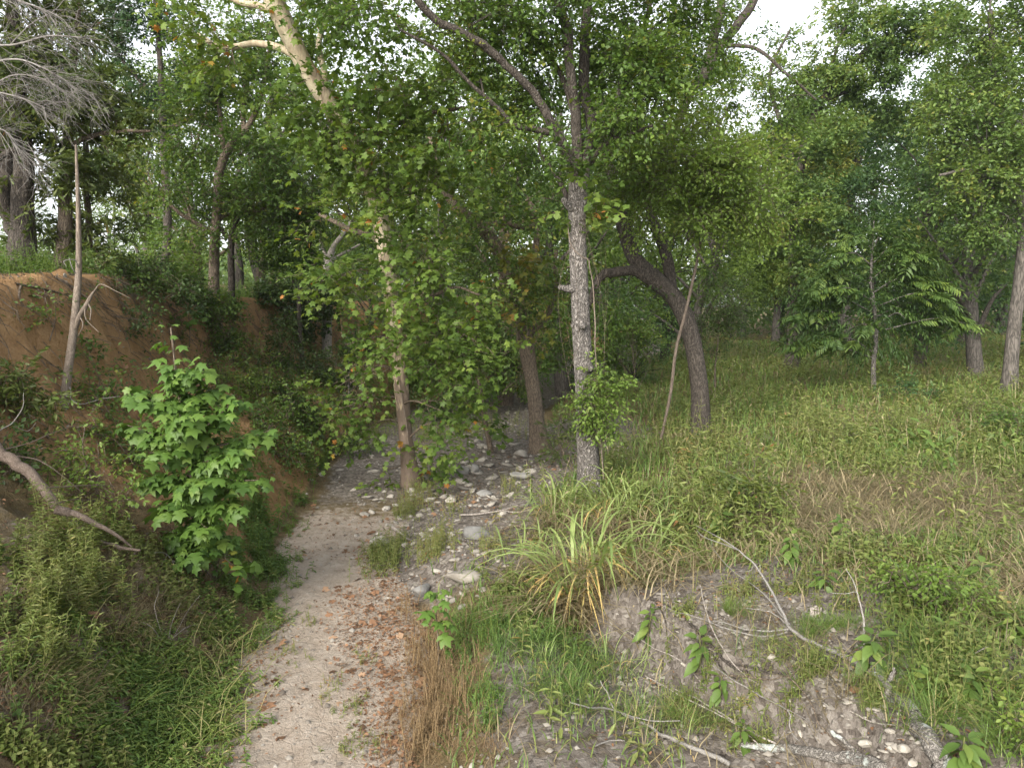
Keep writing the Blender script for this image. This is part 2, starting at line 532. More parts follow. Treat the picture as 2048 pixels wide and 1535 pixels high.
B_GREY = barkmat('grey_bark', (.036, .031, .027), (.31, .285, .26), scale=13, squash=0.40, bump=1.0, dist=.04)
B_DARK = barkmat('dark_bark', (.018, .015, .013), (.105, .090, .076), scale=13, squash=0.3, bump=0.8)
B_BROWN = barkmat('brown_bark', (.040, .030, .023), (.200, .160, .120), scale=14, squash=0.2, bump=0.7)
B_FAR = barkmat('far_bark', (.030, .027, .024), (.125, .112, .098), scale=8, squash=0.2, bump=0.5)
B_TAN = barkmat('tan_bark', (.075, .060, .048), (.225, .185, .148), scale=18, squash=0.12, bump=0.35)
B_SAPL = barkmat('pale_sapling_bark', (.050, .040, .032), (.165, .132, .105), scale=18, squash=0.12, bump=0.35)
B_DEAD = barkmat('weathered_wood', (.110, .090, .075), (.42, .38, .34), scale=20, squash=0.25, bump=0.4)
B_PALE = barkmat('bleached_wood', (.110, .100, .090), (.275, .260, .240), scale=24, squash=0.4, bump=0.25)
B_LOG = barkmat('lichen_log', (.050, .045, .040), (.27, .25, .225), scale=15, squash=1.0, bump=0.7, lichen=((.42, .45, .42), 9, 0.56))
B_FALLEN = barkmat('fallen_trunk_bark', (.080, .060, .048), (.235, .185, .150), scale=22, squash=0.6, bump=0.5)


def sycamore_bark():
    m, t, out = _mat('sycamore_bark')
    tc = t.nodes.new('ShaderNodeTexCoord')
    mp = t.nodes.new('ShaderNodeMapping'); mp.inputs['Scale'].default_value = (1, 1, 0.35)
    t.links.new(tc.outputs['Object'], mp.inputs[0])
    n = t.nodes.new('ShaderNodeTexNoise'); n.inputs['Scale'].default_value = 6.0; n.inputs['Detail'].default_value = 6
    n.inputs['Roughness'].default_value = 0.55; n.inputs['Distortion'].default_value = 0.8
    t.links.new(mp.outputs[0], n.inputs['Vector'])
    sx = t.nodes.new('ShaderNodeSeparateXYZ'); t.links.new(tc.outputs['Object'], sx.inputs[0])
    # old flaky bark below, smooth cream bark above
    mr = t.nodes.new('ShaderNodeMapRange'); mr.inputs['From Min'].default_value = 0.6; mr.inputs['From Max'].default_value = 3.4
    mr.inputs['To Min'].default_value = -0.20; mr.inputs['To Max'].default_value = 0.11
    t.links.new(sx.outputs['Z'], mr.inputs['Value'])
    a = t.nodes.new('ShaderNodeMath'); t.links.new(n.outputs['Fac'], a.inputs[0]); t.links.new(mr.outputs[0], a.inputs[1])
    r = ramp(t, [(0.44, (.135, .102, .078)), (0.49, (.235, .182, .135)), (0.515, (.31, .25, .17)), (0.70, (.43, .38, .27))])
    t.links.new(a.outputs[0], r.inputs[0])
    n2 = t.nodes.new('ShaderNodeTexNoise'); n2.inputs['Scale'].default_value = 45; n2.inputs['Detail'].default_value = 5
    t.links.new(mp.outputs[0], n2.inputs['Vector'])
    mx = t.nodes.new('ShaderNodeMixRGB'); mx.blend_type = 'OVERLAY'; mx.inputs[0].default_value = 0.5
    t.links.new(r.outputs[0], mx.inputs[1]); t.links.new(n2.outputs['Fac'], mx.inputs[2])
    p = t.nodes.new('ShaderNodeBsdfPrincipled'); p.inputs['Roughness'].default_value = 0.75
    p.inputs['Specular IOR Level'].default_value = 0.25
    t.links.new(mx.outputs[0], p.inputs['Base Color'])
    bp = t.nodes.new('ShaderNodeBump'); bp.inputs['Strength'].default_value = 0.5; bp.inputs['Distance'].default_value = 0.02
    bp.invert = True
    t.links.new(a.outputs[0], bp.inputs['Height']); t.links.new(bp.outputs[0], p.inputs['Normal'])
    t.links.new(p.outputs[0], out.inputs[0])
    return m


B_SYC = sycamore_bark()


def rockmat(name, dark, light):
    m, t, out = _mat(name)
    tc = t.nodes.new('ShaderNodeTexCoord'); oi = t.nodes.new('ShaderNodeObjectInfo')
    n = t.nodes.new('ShaderNodeTexNoise'); n.inputs['Scale'].default_value = 7; n.inputs['Detail'].default_value = 9; n.inputs['Roughness'].default_value = 0.65
    n.noise_dimensions = '4D'
    t.links.new(oi.outputs['Random'], n.inputs['W'])
    t.links.new(tc.outputs['Object'], n.inputs['Vector'])
    r = ramp(t, [(0.3, dark), (0.68, light)])
    t.links.new(n.outputs['Fac'], r.inputs[0])
    mv = t.nodes.new('ShaderNodeHueSaturation')
    mr = t.nodes.new('ShaderNodeMapRange'); mr.inputs['To Min'].default_value = 0.7; mr.inputs['To Max'].default_value = 1.15
    t.links.new(oi.outputs['Random'], mr.inputs['Value']); t.links.new(mr.outputs[0], mv.inputs['Value'])
    t.links.new(r.outputs[0], mv.inputs['Color'])
    p = t.nodes.new('ShaderNodeBsdfPrincipled'); p.inputs['Roughness'].default_value = 0.88; p.inputs['Specular IOR Level'].default_value = 0.2
    t.links.new(mv.outputs[0], p.inputs['Base Color'])
    bp = t.nodes.new('ShaderNodeBump'); bp.inputs['Strength'].default_value = 0.5; bp.inputs['Distance'].default_value = 0.03
    t.links.new(n.outputs['Fac'], bp.inputs['Height']); t.links.new(bp.outputs[0], p.inputs['Normal'])
    t.links.new(p.outputs[0], out.inputs[0])
    return m


M_ROCK = rockmat('limestone', (.20, .178, .150), (.43, .40, .35))
M_SLAB = rockmat('grey_slab', (.12, .115, .108), (.26, .255, .24))

# ================================================================== GROUND
def zones(x, y):
    wob = 0.35 * fbm(x * 0.5 + 3, y * 0.5, o=3)
    s = xl(y) + wob - x
    u = x - (xr(y) + 0.6 * wob)
    t = s / BANK_W
    return s, u, t


def ground_material():
    m, t, out = _mat('ground_earth')
    L = t.links.new
    tc = t.nodes.new('ShaderNodeTexCoord')
    at = t.nodes.new('ShaderNodeAttribute'); at.attribute_name = 'zone'
    sp = t.nodes.new('ShaderNodeSeparateColor'); L(at.outputs['Color'], sp.inputs[0])

    def noise(sc, det=6, rough=0.6, dist=0.0):
        n = t.nodes.new('ShaderNodeTexNoise'); n.inputs['Scale'].default_value = sc; n.inputs['Detail'].default_value = det
        n.inputs['Roughness'].default_value = rough; n.inputs['Distortion'].default_value = dist
        L(tc.outputs['Object'], n.inputs['Vector']); return n

    big, mid, fine = noise(1.1, 5), noise(6, 7, 0.65), noise(38, 6, 0.7)
    mixf = t.nodes.new('ShaderNodeMixRGB'); mixf.inputs[0].default_value = 0.45
    L(mid.outputs['Fac'], mixf.inputs[1]); L(fine.outputs['Fac'], mixf.inputs[2])
    meadow = ramp(t, [(0.30, (.075, .055, .032)), (0.52, (.150, .115, .062)), (0.72, (.250, .195, .110))])
    L(mixf.outputs[0], meadow.inputs[0])
    path = ramp(t, [(0.30, (.200, .155, .117)), (0.46, (.315, .262, .210)), (0.66, (.400, .350, .295))])
    L(mixf.outputs[0], path.inputs[0])
    soil = ramp(t, [(0.28, (.140, .085, .042)), (0.46, (.265, .160, .078)), (0.62, (.345, .225, .118)), (0.78, (.41, .31, .19))])
    L(mixf.outputs[0], soil.inputs[0])
    vo = t.nodes.new('ShaderNodeTexVoronoi'); vo.inputs['Scale'].default_value = 26
    L(tc.outputs['Object'], vo.inputs['Vector'])
    gravel = ramp(t, [(0.30, (.068, .057, .048)), (0.50, (.150, .130, .112)), (0.70, (.265, .240, .212))])
    gm = t.nodes.new('ShaderNodeMixRGB'); gm.inputs[0].default_value = 0.35
    L(mixf.outputs[0], gm.inputs[1]); L(vo.outputs['Color'], gm.inputs[2]); L(gm.outputs[0], gravel.inputs[0])

    def mask(chan):
        a = t.nodes.new('ShaderNodeMath'); a.operation = 'ADD'
        b = t.nodes.new('ShaderNodeMath'); b.operation = 'MULTIPLY_ADD'; b.inputs[1].default_value = 0.9; b.inputs[2].default_value = -0.45
        L(mid.outputs['Fac'], b.inputs[0])
        L(chan, a.inputs[0]); L(b.outputs[0], a.inputs[1])
        r = t.nodes.new('ShaderNodeMapRange'); r.inputs['From Min'].default_value = 0.35; r.inputs['From Max'].default_value = 0.65
        r.interpolation_type = 'SMOOTHSTEP'
        L(a.outputs[0], r.inputs['Value']); return r.outputs[0]

    c = meadow.outputs[0]
    for chan, lay in ((sp.outputs[1], soil), (sp.outputs[2], gravel), (sp.outputs[0], path)):
        x = t.nodes.new('ShaderNodeMixRGB'); L(mask(chan), x.inputs[0]); L(c, x.inputs[1]); L(lay.outputs[0], x.inputs[2]); c = x.outputs[0]
    p = t.nodes.new('ShaderNodeBsdfPrincipled'); p.inputs['Roughness'].default_value = 0.95; p.inputs['Specular IOR Level'].default_value = 0.1
    L(c, p.inputs['Base Color'])
    # crusted, cracked surface
    v2 = t.nodes.new('ShaderNodeTexVoronoi'); v2.feature = 'DISTANCE_TO_EDGE'; v2.inputs['Scale'].default_value = 9
    wv = t.nodes.new('ShaderNodeMixRGB'); wv.blend_type = 'ADD'; wv.inputs[0].default_value = 0.12
    L(tc.outputs['Object'], wv.inputs[1]); L(mid.outputs['Color'], wv.inputs[2]); L(wv.outputs[0], v2.inputs['Vector'])
    cr = t.nodes.new('ShaderNodeMath'); cr.operation = 'MINIMUM'; cr.inputs[1].default_value = 0.06; L(v2.outputs['Distance'], cr.inputs[0])
    h = t.nodes.new('ShaderNodeMath'); h.operation = 'MULTIPLY_ADD'; h.inputs[1].default_value = 2.0
    L(cr.outputs[0], h.inputs[0]); L(mixf.outputs[0], h.inputs[2])
    bp = t.nodes.new('ShaderNodeBump'); bp.inputs['Strength'].default_value = 0.75; bp.inputs['Distance'].default_value = 0.07
    L(h.outputs[0], bp.inputs['Height']); L(bp.outputs[0], p.inputs['Normal'])
    L(p.outputs[0], out.inputs[0])
    return m


M_GROUND = ground_material()


def build_ground():
    ys = np.concatenate([np.linspace(-25, 2.5, 24)[:-1], np.geomspace(2.5, 200, 310)])
    xs = np.concatenate([-9 - np.geomspace(.12, 160, 52)[::-1], np.linspace(-9, 4.5, 170), 4.5 + np.geomspace(.12, 160, 62)])
    X, Y = np.meshgrid(xs, ys)
    Z = hgt(X, Y)
    s, u, t = zones(X, Y)
    n1 = fbm(X * 1.3, Y * 1.3, o=3)
    path = ss(-0.25, 0.15, -s - 0.12) * ss(-0.15, 0.2, -u) * (1 - 0.7 * ss(8.5, 11, Y)) 
    soil = ss(0.0, 0.25, s) * (1 - ss(0.98, 1.08, t)) * ss(6.0, 8.5, Y + 2 * ss(1.6, 3.2, s))
    terr = ss(-0.6, -0.1, u) * (1 - ss(1.6, 2.6, u + 0.5 * n1)) * ss(6.2, 7.6, Y) * (1 - ss(15, 20, Y))
    bedst = ss(8.5, 12, Y) * ss(-0.2, 0.3, -s) * ss(-0.3, 0.3, -u)
    lg = ledge(X, Y)
    mound = ss(-1.0, -0.4, lg) * (1 - ss(1.1, 1.7, lg)) * ss(0.4, 0.8, X) * (1 - ss(5.9, 6.5, Y))
    front = (1 - ss(5.4, 6.6, Y)) * ss(0.2, 0.6, u) * (1 - ss(2.0, 3.0, u)) * 0.62
    grav = np.maximum.reduce([terr, bedst * 0.75, mound, front])
    grav = np.maximum(grav, 0.45 * ss(0.0, 0.3, s) * (1 - ss(5.5, 7.5, Y)) * (1 - ss(0.9, 1.0, t)))
    zone = np.stack([path, soil, grav, np.ones_like(path)], -1).reshape(-1, 4)
    V = np.stack([X, Y, Z], -1).reshape(-1, 3)
    ny, nx = X.shape
    i = np.arange(ny - 1)[:, None] * nx + np.arange(nx - 1)[None, :]
    F = np.stack([i, i + 1, i + nx + 1, i + nx], -1).reshape(-1, 4)
    cs = s.reshape(-1)[F].mean(1); cu = u.reshape(-1)[F].mean(1); ct = t.reshape(-1)[F].mean(1); cyy = Y.reshape(-1)[F].mean(1)
    bed = (cs < 0) & (cu < 0)
    bank = (cs >= 0) & (ct < 1.05)
    res = {}
    for nm, msk in (('creek_bed', bed), ('eroded_bank', bank), ('ground', ~(bed | bank))):
        f = F[msk]
        used, inv = np.unique(f, return_inverse=True)
        me = make_mesh(nm, [(V[used], inv.reshape(-1, 4), 0.5)], M_GROUND, smooth=True)
        a = me.attributes.new('zone', 'FLOAT_COLOR', 'POINT')
        a.data.foreach_set('color', zone[used].astype(np.float32).ravel())
        o = link(nm, me); tag(o, kind='structure')
        res[nm] = o
    return res


LAND = build_ground()
tag(LAND['creek_bed'], 'pale dry creek bed winding away between the trees')
tag(LAND['eroded_bank'], 'steep bank of orange brown earth on the far side of the dry creek')
tag(LAND['ground'], 'overgrown meadow ground and the wooded plateau above the bank')


# ------------------------------------------------------------------ stones
def ico(sub):
    import bmesh
    bm = bmesh.new(); bmesh.ops.create_icosphere(bm, subdivisions=sub, radius=1.0)
    V = np.array([v.co[:] for v in bm.verts]); F = np.array([[v.index for v in f.verts] for f in bm.faces]); bm.free()
    return V, F


def rock_shape(rng, sub, flat=0.55, cuts=9, rough=0.10):
    V, F = ico(sub)
    for _ in range(cuts):
        n = nrm(rng.normal(size=3)); d = rng.uniform(0.45, 0.8)
        p = V @ n - d
        V = V - np.maximum(p, 0)[:, None] * n[None]
    if rough:
        V = V * (1 + rough * fbm(V[:, 0] * 2 + rng.uniform(0, 50), V[:, 1] * 2, V[:, 2] * 2, o=3))[:, None]
    V = V * np.array((1.0, rng.uniform(0.6, 0.9), flat))
    return V, F


_rr = np.random.default_rng(11)
STONES = []
for k in range(9):
    V, F = rock_shape(_rr, 2 if k < 3 else 1, flat=_rr.uniform(0.35, 0.75))
    STONES.append(make_mesh('stone', [(V, F, 0.5)], M_ROCK))


def put_stone(px, py, wpx, parent, rng, mesh=None, sink=0.25):
    p = G(px, py)
    r = wpx / FPX * p[1] * 0.5
    o = link('stone', mesh or STONES[rng.integers(len(STONES))], parent)
    o.location = (p[0], p[1], p[2] + r * (0.35 - sink))
    o.rotation_euler = (rng.normal() * 0.25, rng.normal() * 0.25, rng.uniform(0, 6.28))
    q = rng.uniform(0.8, 1.25)
    o.scale = (r * q, r / q, r * rng.uniform(0.5, 0.9))
    return o


def scatter_stones():
    rng = np.random.default_rng(5)
    bed, land = LAND['creek_bed'], LAND['ground']
    n = 0
    regions = [  # px0, px1, py0, py1, count, size range px
        (800, 1060, 930, 1010, 62, 16, 44), (760, 1010, 1010, 1110, 46, 14, 36), (860, 1110, 1080, 1200, 40, 14, 42),
        (880, 1080, 850, 930, 50, 12, 30), (590, 800, 880, 985, 40, 12, 30), (700, 860, 960, 1100, 22, 14, 36),
        (770, 930, 1110, 1230, 14, 14, 34), (960, 1080, 820, 870, 18, 10, 20)]
    for x0, x1, y0, y1, c, a, b in regions:
        for _ in range(c):
            px, py = rng.uniform(x0, x1), rng.uniform(y0, y1)
            s = a + (b - a) * rng.uniform() ** 2.2
            p = G(px, py)
            ss_, u, t = zones(p[0], p[1])
            put_stone(px, py, s, bed if u < 0 else land, rng)
    for x0, x1, y0, y1, c, a, b in [(1340, 1640, 1200, 1330, 34, 9, 22), (1560, 1860, 1380, 1535, 30, 10, 30), (1000, 1300, 1380, 1535, 10, 8, 18)]:
        for _ in range(c):
            px, py = rng.uniform(x0, x1), rng.uniform(y0, y1)
            put_stone(px, py, a + (b - a) * rng.uniform() ** 2, land, rng)


scatter_stones()


def boulder(px, py, wpx, hpx, label, cat='rock', mat=None, tilt=0.0, rot=0.0, flat=0.5, seed=1, name='boulder', group=None):
    rng = np.random.default_rng(seed)
    V, F = rock_shape(rng, 3, flat=flat, cuts=12, rough=0.12)
    V = V + 0.035 * np.stack([fbm(V[:, 0] * 5 + i * 9, V[:, 1] * 5, V[:, 2] * 5, o=3) for i in range(3)], 1)
    p = G(px, py + hpx * 0.4)
    r = wpx / FPX * p[1] * 0.5
    V = V * r
    V[:, 2] += r * flat * 0.45
    o = link(name, make_mesh(name, [(V, F, 0.5)], mat or M_ROCK))
    o.location = p
    o.rotation_euler = (tilt, tilt * 0.4, rot)
    tag(o, label, cat, group)
    return o


boulder(955, 1052, 70, 45, 'grey flat slab tilted on the stony ground left of the tall reed clump', 'slab', M_SLAB, 0.35, 0.3, 0.42, 3, 'rock_slab')
boulder(756, 1080, 62, 38, 'pale tan sandstone block at the right edge of the sandy path', 'rock', None, 0.1, 0.2, 0.6, 4)
boulder(946, 930, 26, 44, 'narrow grey slab standing on edge between sycamore and vine-wrapped tree', 'slab', M_SLAB, 0.2, 0.9, 1.15, 5, 'rock_slab')
boulder(925, 935, 46, 24, 'brownish grey boulder just left of the slab standing on edge', 'rock', M_SLAB, 0.1, 0.3, 0.5, 15)
boulder(902, 994, 36, 22, 'white angular rock in the middle of the rubble right of the sycamore foot', 'rock', None, 0.1, 1.3, 0.55, 6)
boulder(966, 984, 40, 18, 'long flat pale rock lying in fallen leaves right of the white angular rock', 'rock', M_SLAB, 0.12, 0.4, 0.4, 7)
boulder(1040, 948, 54, 26, 'wide grey rock with a dark hollow below the vine-wrapped tree', 'rock', M_SLAB, 0.05, 0.1, 0.5, 8)
boulder(1042, 906, 36, 20, 'rounded tan boulder against the left foot of the vine-wrapped tree', 'rock', None, 0.05, 0.7, 0.6, 9)
boulder(930, 1152, 84, 26, 'low whitish ledge of rock behind the small yellow sycamore seedling', 'rock', None, 0.05, 0.15, 0.4, 10)
boulder(842, 1170, 56, 44, 'crumbling grey rock ledge where the sandy path meets the dry weeds', 'rock', M_SLAB, 0.2, 1.0, 0.6, 12)
boulder(1735, 1478, 46, 28, 'flat pale rock under the dead log in the bottom right corner', 'rock', None, 0.1, 0.3, 0.5, 13)
boulder(1778, 1488, 22, 26, 'small upright white rock between two bigger ones beside the lichen log', 'rock', None, 0.4, 0.8, 0.9, 14)
boulder(1806, 1484, 36, 32, 'smooth white rock touching the lichen log on its left side', 'rock', None, 0.2, 0.2, 0.7, 16)
boulder(1546, 1312, 32, 16, 'lone flat whitish stone on the bare gravel below the fork of the fallen branch', 'rock', None, 0.05, 0.2, 0.5, 17)
boulder(1825, 1518, 34, 20, 'half-buried pale rock left of the lower end of the lichen log', 'rock', None, 0.1, 0.6, 0.5, 18)
boulder(783, 1125, 20, 14, 'small white stone by the weed tuft on the path edge', 'rock', None, 0.1, 0.3, 0.6, 19)


# ------------------------------------------------------------------ loose stuff on the ground
def scatter(rng, n, px=(-600, 2900), d=(3.6, 45)):
    n = int(n * 1.37)                 # the ground cover goes on beside the view
    q = rng.uniform(*px, n)
    y = d[0] * (d[1] / d[0]) ** rng.uniform(0, 1, n)
    x = (q - 1024) / FPX * y
    return x, y


def gravel_stuff():
    rng = np.random.default_rng(21)
    x, y = scatter(rng, 60000, d=(3.4, 22))
    s, u, t = zones(x, y)
    lg = ledge(x, y)
    pr = 0.10 * ((s < -0.1) & (u < 0)) * (1 + 6 * ss(8, 12, y))
    pr = pr + 0.8 * ss(-0.4, 0, u) * (1 - ss(1.2, 2.2, u)) * ss(7, 8, y) * (1 - ss(15, 17, y))
    pr = pr + 0.85 * ss(-0.7, -0.2, lg) * (1 - ss(0.8, 1.3, lg)) * (x > 0.5) * (y < 6.1)
    pr = pr + 0.30 * (y < 5) * (u > 0.1) * (u < 1.8) + 0.06 * (s > 0) * (t < 1)
    k = rng.uniform(size=len(x)) < pr * (0.55 + 0.8 * vnoise(x * 1.7, y * 1.7))
    x, y = x[k], y[k]; n = len(x)
    z = hgt(x, y)
    oc = np.array([(1, 0, 0), (0, 1, 0), (-1, 0, 0), (0, -1, 0), (0, 0, .7), (0, 0, -.7)], float)
    of = np.array([(0, 1, 4), (1, 2, 4), (2, 3, 4), (3, 0, 4)])
    sz = 0.006 + 0.024 * rng.uniform(size=n) ** 4 + 0.0008 * y
    V = oc[None] * rng.uniform(0.6, 1.3, (n, 6, 3)) * sz[:, None, None]
    a = rng.uniform(0, 6.28, n); c, s_ = np.cos(a)[:, None], np.sin(a)[:, None]
    V = np.stack([V[..., 0] * c - V[..., 1] * s_, V[..., 0] * s_ + V[..., 1] * c, V[..., 2]], -1)
    V = V + np.stack([x, y, z + sz * 0.15], -1)[:, None, :]
    F = (np.arange(n)[:, None, None] * 6 + of[None]).reshape(-1, 3)
    o = link('gravel', make_mesh('gravel', [(V.reshape(-1, 3), F, 0.5)], M_GRAVEL))
    tag(o, 'pale limestone gravel strewn over the creek bed and the bare mound', kind='stuff')


M_GRAVEL, _t, _o = _mat('pebbles')
_g = _t.nodes.new('ShaderNodeNewGeometry')
_r = ramp(_t, [(0.0, (.115, .095, .076)), (0.5, (.20, .178, .15)), (1.0, (.33, .305, .265))])
_t.links.new(_g.outputs['Random Per Island'], _r.inputs[0])
_p = _t.nodes.new('ShaderNodeBsdfPrincipled'); _p.inputs['Roughness'].default_value = 0.9
_t.links.new(_r.outputs[0], _p.inputs['Base Color']); _t.links.new(_p.outputs[0], _o.inputs[0])
gravel_stuff()


def litter_stuff():
    rng = np.random.default_rng(22)
    x, y = scatter(rng, 230000, d=(3.4, 26))
    s, u, t = zones(x, y)
    px = 1024 + x / y * FPX
    streak = 0.5 + 0.9 * vnoise(x * 2.2 + y * 0.8, y * 0.9)
    pr = 0.34 * ((s < 0) & (u < 0)) * (0.35 + 1.2 * ss(-1.2, 0.1, u)) * (y < 12) * (1.0 + 1.7 * np.exp(-((y - 6.7) / 1.9) ** 2))
    pr = pr + 0.30 * ss(-1.4, -0.5, u) * (1 - ss(2.0, 3.0, u)) * ss(6.5, 9.5, y) * (1 - ss(16, 20, y))
    pr = pr + 0.45 * (s > 0.2) * (t < 0.8) * (y < 8)
    pr = pr + 0.22 * (s > 0) * (t < 0.95) * (y >= 8) + 0.06 * (u > 0) * (y < 6)
    k = rng.uniform(size=len(x)) < pr * np.clip(streak, 0, 1.6)
    x, y = x[k], y[k]; n = len(x)
    z = hgt(x, y) + rng.uniform(0.002, 0.018, n)
    pos = np.stack([x, y, z], -1)
    a = rng.uniform(0, 6.28, n)
    dv = np.stack([np.cos(a), np.sin(a), rng.normal(size=n) * 0.25], -1)
    nv = rng.normal(size=(n, 3)) * 0.35; nv[:, 2] += 1
    sz = 0.016 + 0.022 * rng.uniform(size=n) + 0.045 * rng.uniform(size=n) ** 14
    tint = np.clip(rng.uniform(size=n) * 0.9 + 0.1 * vnoise(x, y), 0, 1)
    big = sz > 0.05
    blk = leaves(T_OVAL4, pos[~big], dv[~big], nv[~big], sz[~big], tint[~big]) + leaves(T_SYCLOW, pos[big], dv[big], nv[big], sz[big] * 1.2, tint[big])
    o = link('leaf_litter', make_mesh('leaf_litter', blk, M_LITTER))
    tag(o, 'fallen rust brown leaves scattered over path, rubble and bank foot', kind='stuff')


litter_stuff()


def blades(rng, x, y, L, w, bend, tint, far=False, lean=None, tilt=.12):
    """curved grass blades standing on the ground"""
    n = len(x)
    a = rng.uniform(0, 6.28, n)
    dx = np.stack([np.cos(a), np.sin(a)], -1)
    if lean is not None: dx = nrm(dx + lean)
    side = np.stack([-dx[:, 1], dx[:, 0]], -1)
    z0 = hgt(x, y) - 0.01
    tl = tilt * rng.uniform(0, 1.6, n)
    ts = np.array([0, 0.55]) if far else np.array([0, 0.4, 0.75])
    lev = []
    for t in ts:
        out = L * (bend * t ** 1.8 + tl * t)
        up = L * (t - 0.45 * bend * t ** 2.2)
        c = np.stack([x + dx[:, 0] * out, y + dx[:, 1] * out, z0 + up], -1)
        ww = (w * (1 - 0.5 * t))[:, None]
        s3 = np.concatenate([side * ww, np.zeros((n, 1))], -1)
        lev += [c - s3, c + s3]
    out = L * (bend + tl)
    tip = np.stack([x + dx[:, 0] * out, y + dx[:, 1] * out, z0 + L * (1 - 0.45 * bend)], -1)
    V = np.stack(lev + [tip], 1)
    k = V.shape[1]
    q = [(2 * i, 2 * i + 1, 2 * i + 3, 2 * i + 2) for i in range(len(ts) - 1)]
    base = np.arange(n)[:, None, None] * k
    F4 = (base + np.array(q)[None]).reshape(-1, 4)
    F3 = (base + np.array([(k - 3, k - 2, k - 1)])[None]).reshape(-1, 3)
    V = V.reshape(-1, 3)
    return [(V, F4, np.repeat(tint, len(q))), (V, F3, tint)]


def weeds(rng, x, y, H, K, size, tint, tmpl, stems=True, droop=0.5):
    """leafy upright weeds: a stem with K leaves"""
    n = len(x)
    z = hgt(x, y)
    lean = rng.normal(size=(n, 2)) * 0.18
    t = (np.arange(K)[None] + rng.uniform(0, 1, (n, K))) / K
    t = 0.12 + 0.88 * t
    az = np.arange(K)[None] * 2.4 + rng.uniform(0, 6.28, (n, 1)) + rng.normal(size=(n, K)) * 0.4
    pos = np.stack([x[:, None] + lean[:, :1] * H[:, None] * t, y[:, None] + lean[:, 1:] * H[:, None] * t, z[:, None] + H[:, None] * t], -1)
    dv = np.stack([np.cos(az), np.sin(az), rng.normal(size=(n, K)) * 0.3 + 0.5 - droop * (1.6 - t)], -1)
    nv = rng.normal(size=(n, K, 3)) * 0.3; nv[..., 2] += 1
    sz = size[:, None] * rng.uniform(0.6, 1.2, (n, K)) * (1.1 - 0.5 * t)
    tt = np.clip(tint[:, None] + rng.normal(size=(n, K)) * 0.10 + (0.35 * (0.3 - t)).clip(0), 0, 1)
    out = leaves(tmpl, pos.reshape(-1, 3), dv.reshape(-1, 3), nv.reshape(-1, 3), sz.ravel(), tt.ravel())
    if stems:
        A = np.stack([x, y, z - 0.02], -1)
        C = np.stack([x + lean[:, 0] * H, y + lean[:, 1] * H, z + H], -1)
        out += twigs(A, (A + C) / 2, C, 0.004, 0.0015, 0.75)
    return out


def dryness(x, y):
    """1 where the meadow is straw-coloured, 0 where it is green"""
    px = 1024 + x / y * FPX
    base = 0.27 + 0.75 * fbm(x * 0.55 + 20, y * 0.4, o=3)
    sw = np.exp(-((px - 1900) / 240) ** 2 - ((y - 8.3) / 1.1) ** 2)
    sw2 = np.exp(-((px - 1620) / 190) ** 2 - ((y - 8.7) / 1.1) ** 2)
    gr = np.exp(-((px - 1900) / 230) ** 2 - ((y - 10.6) / 1.0) ** 2) + np.exp(-((px - 1880) / 150) ** 2 - ((y - 5.4) / 0.9) ** 2)
    return np.clip(base + 0.75 * sw + 0.5 * sw2 - 0.6 * gr - 0.16 * ss(13, 22, y), 0, 1)


def bare(x, y):
    """share of bare ground in the right foreground"""
    s, u, t = zones(x, y)
    lg = ledge(x, y)
    b = ss(-1.1, -0.5, lg) * (1 - ss(0.85, 1.4, lg)) * ss(0.4, 0.8, x) * (1 - ss(5.8, 6.4, y))
    b = np.maximum(b, 0.75 * (1 - ss(4.3, 5.2, y)) * ss(0.0, 0.3, u) * (1 - ss(1.3, 2.0, u)))
    b = np.maximum(b, (1 - ss(1.1, 2.5, u + 0.4 * vnoise(x, y))) * ss(6.4, 7.6, y) * (1 - ss(16, 19, y)))
    px = 1024 + x / y * FPX
    b = np.maximum(b, .80 * ss(.2, .6, u) * (px < 1420) * (y < 6.6) * (1 - ss(5.9, 6.6, y)))
    b = np.maximum(b, .45 * np.exp(-((px - 1170) / 130) ** 2 - ((y - 7.0) / 1.2) ** 2))
    return np.clip(b, 0, 1)


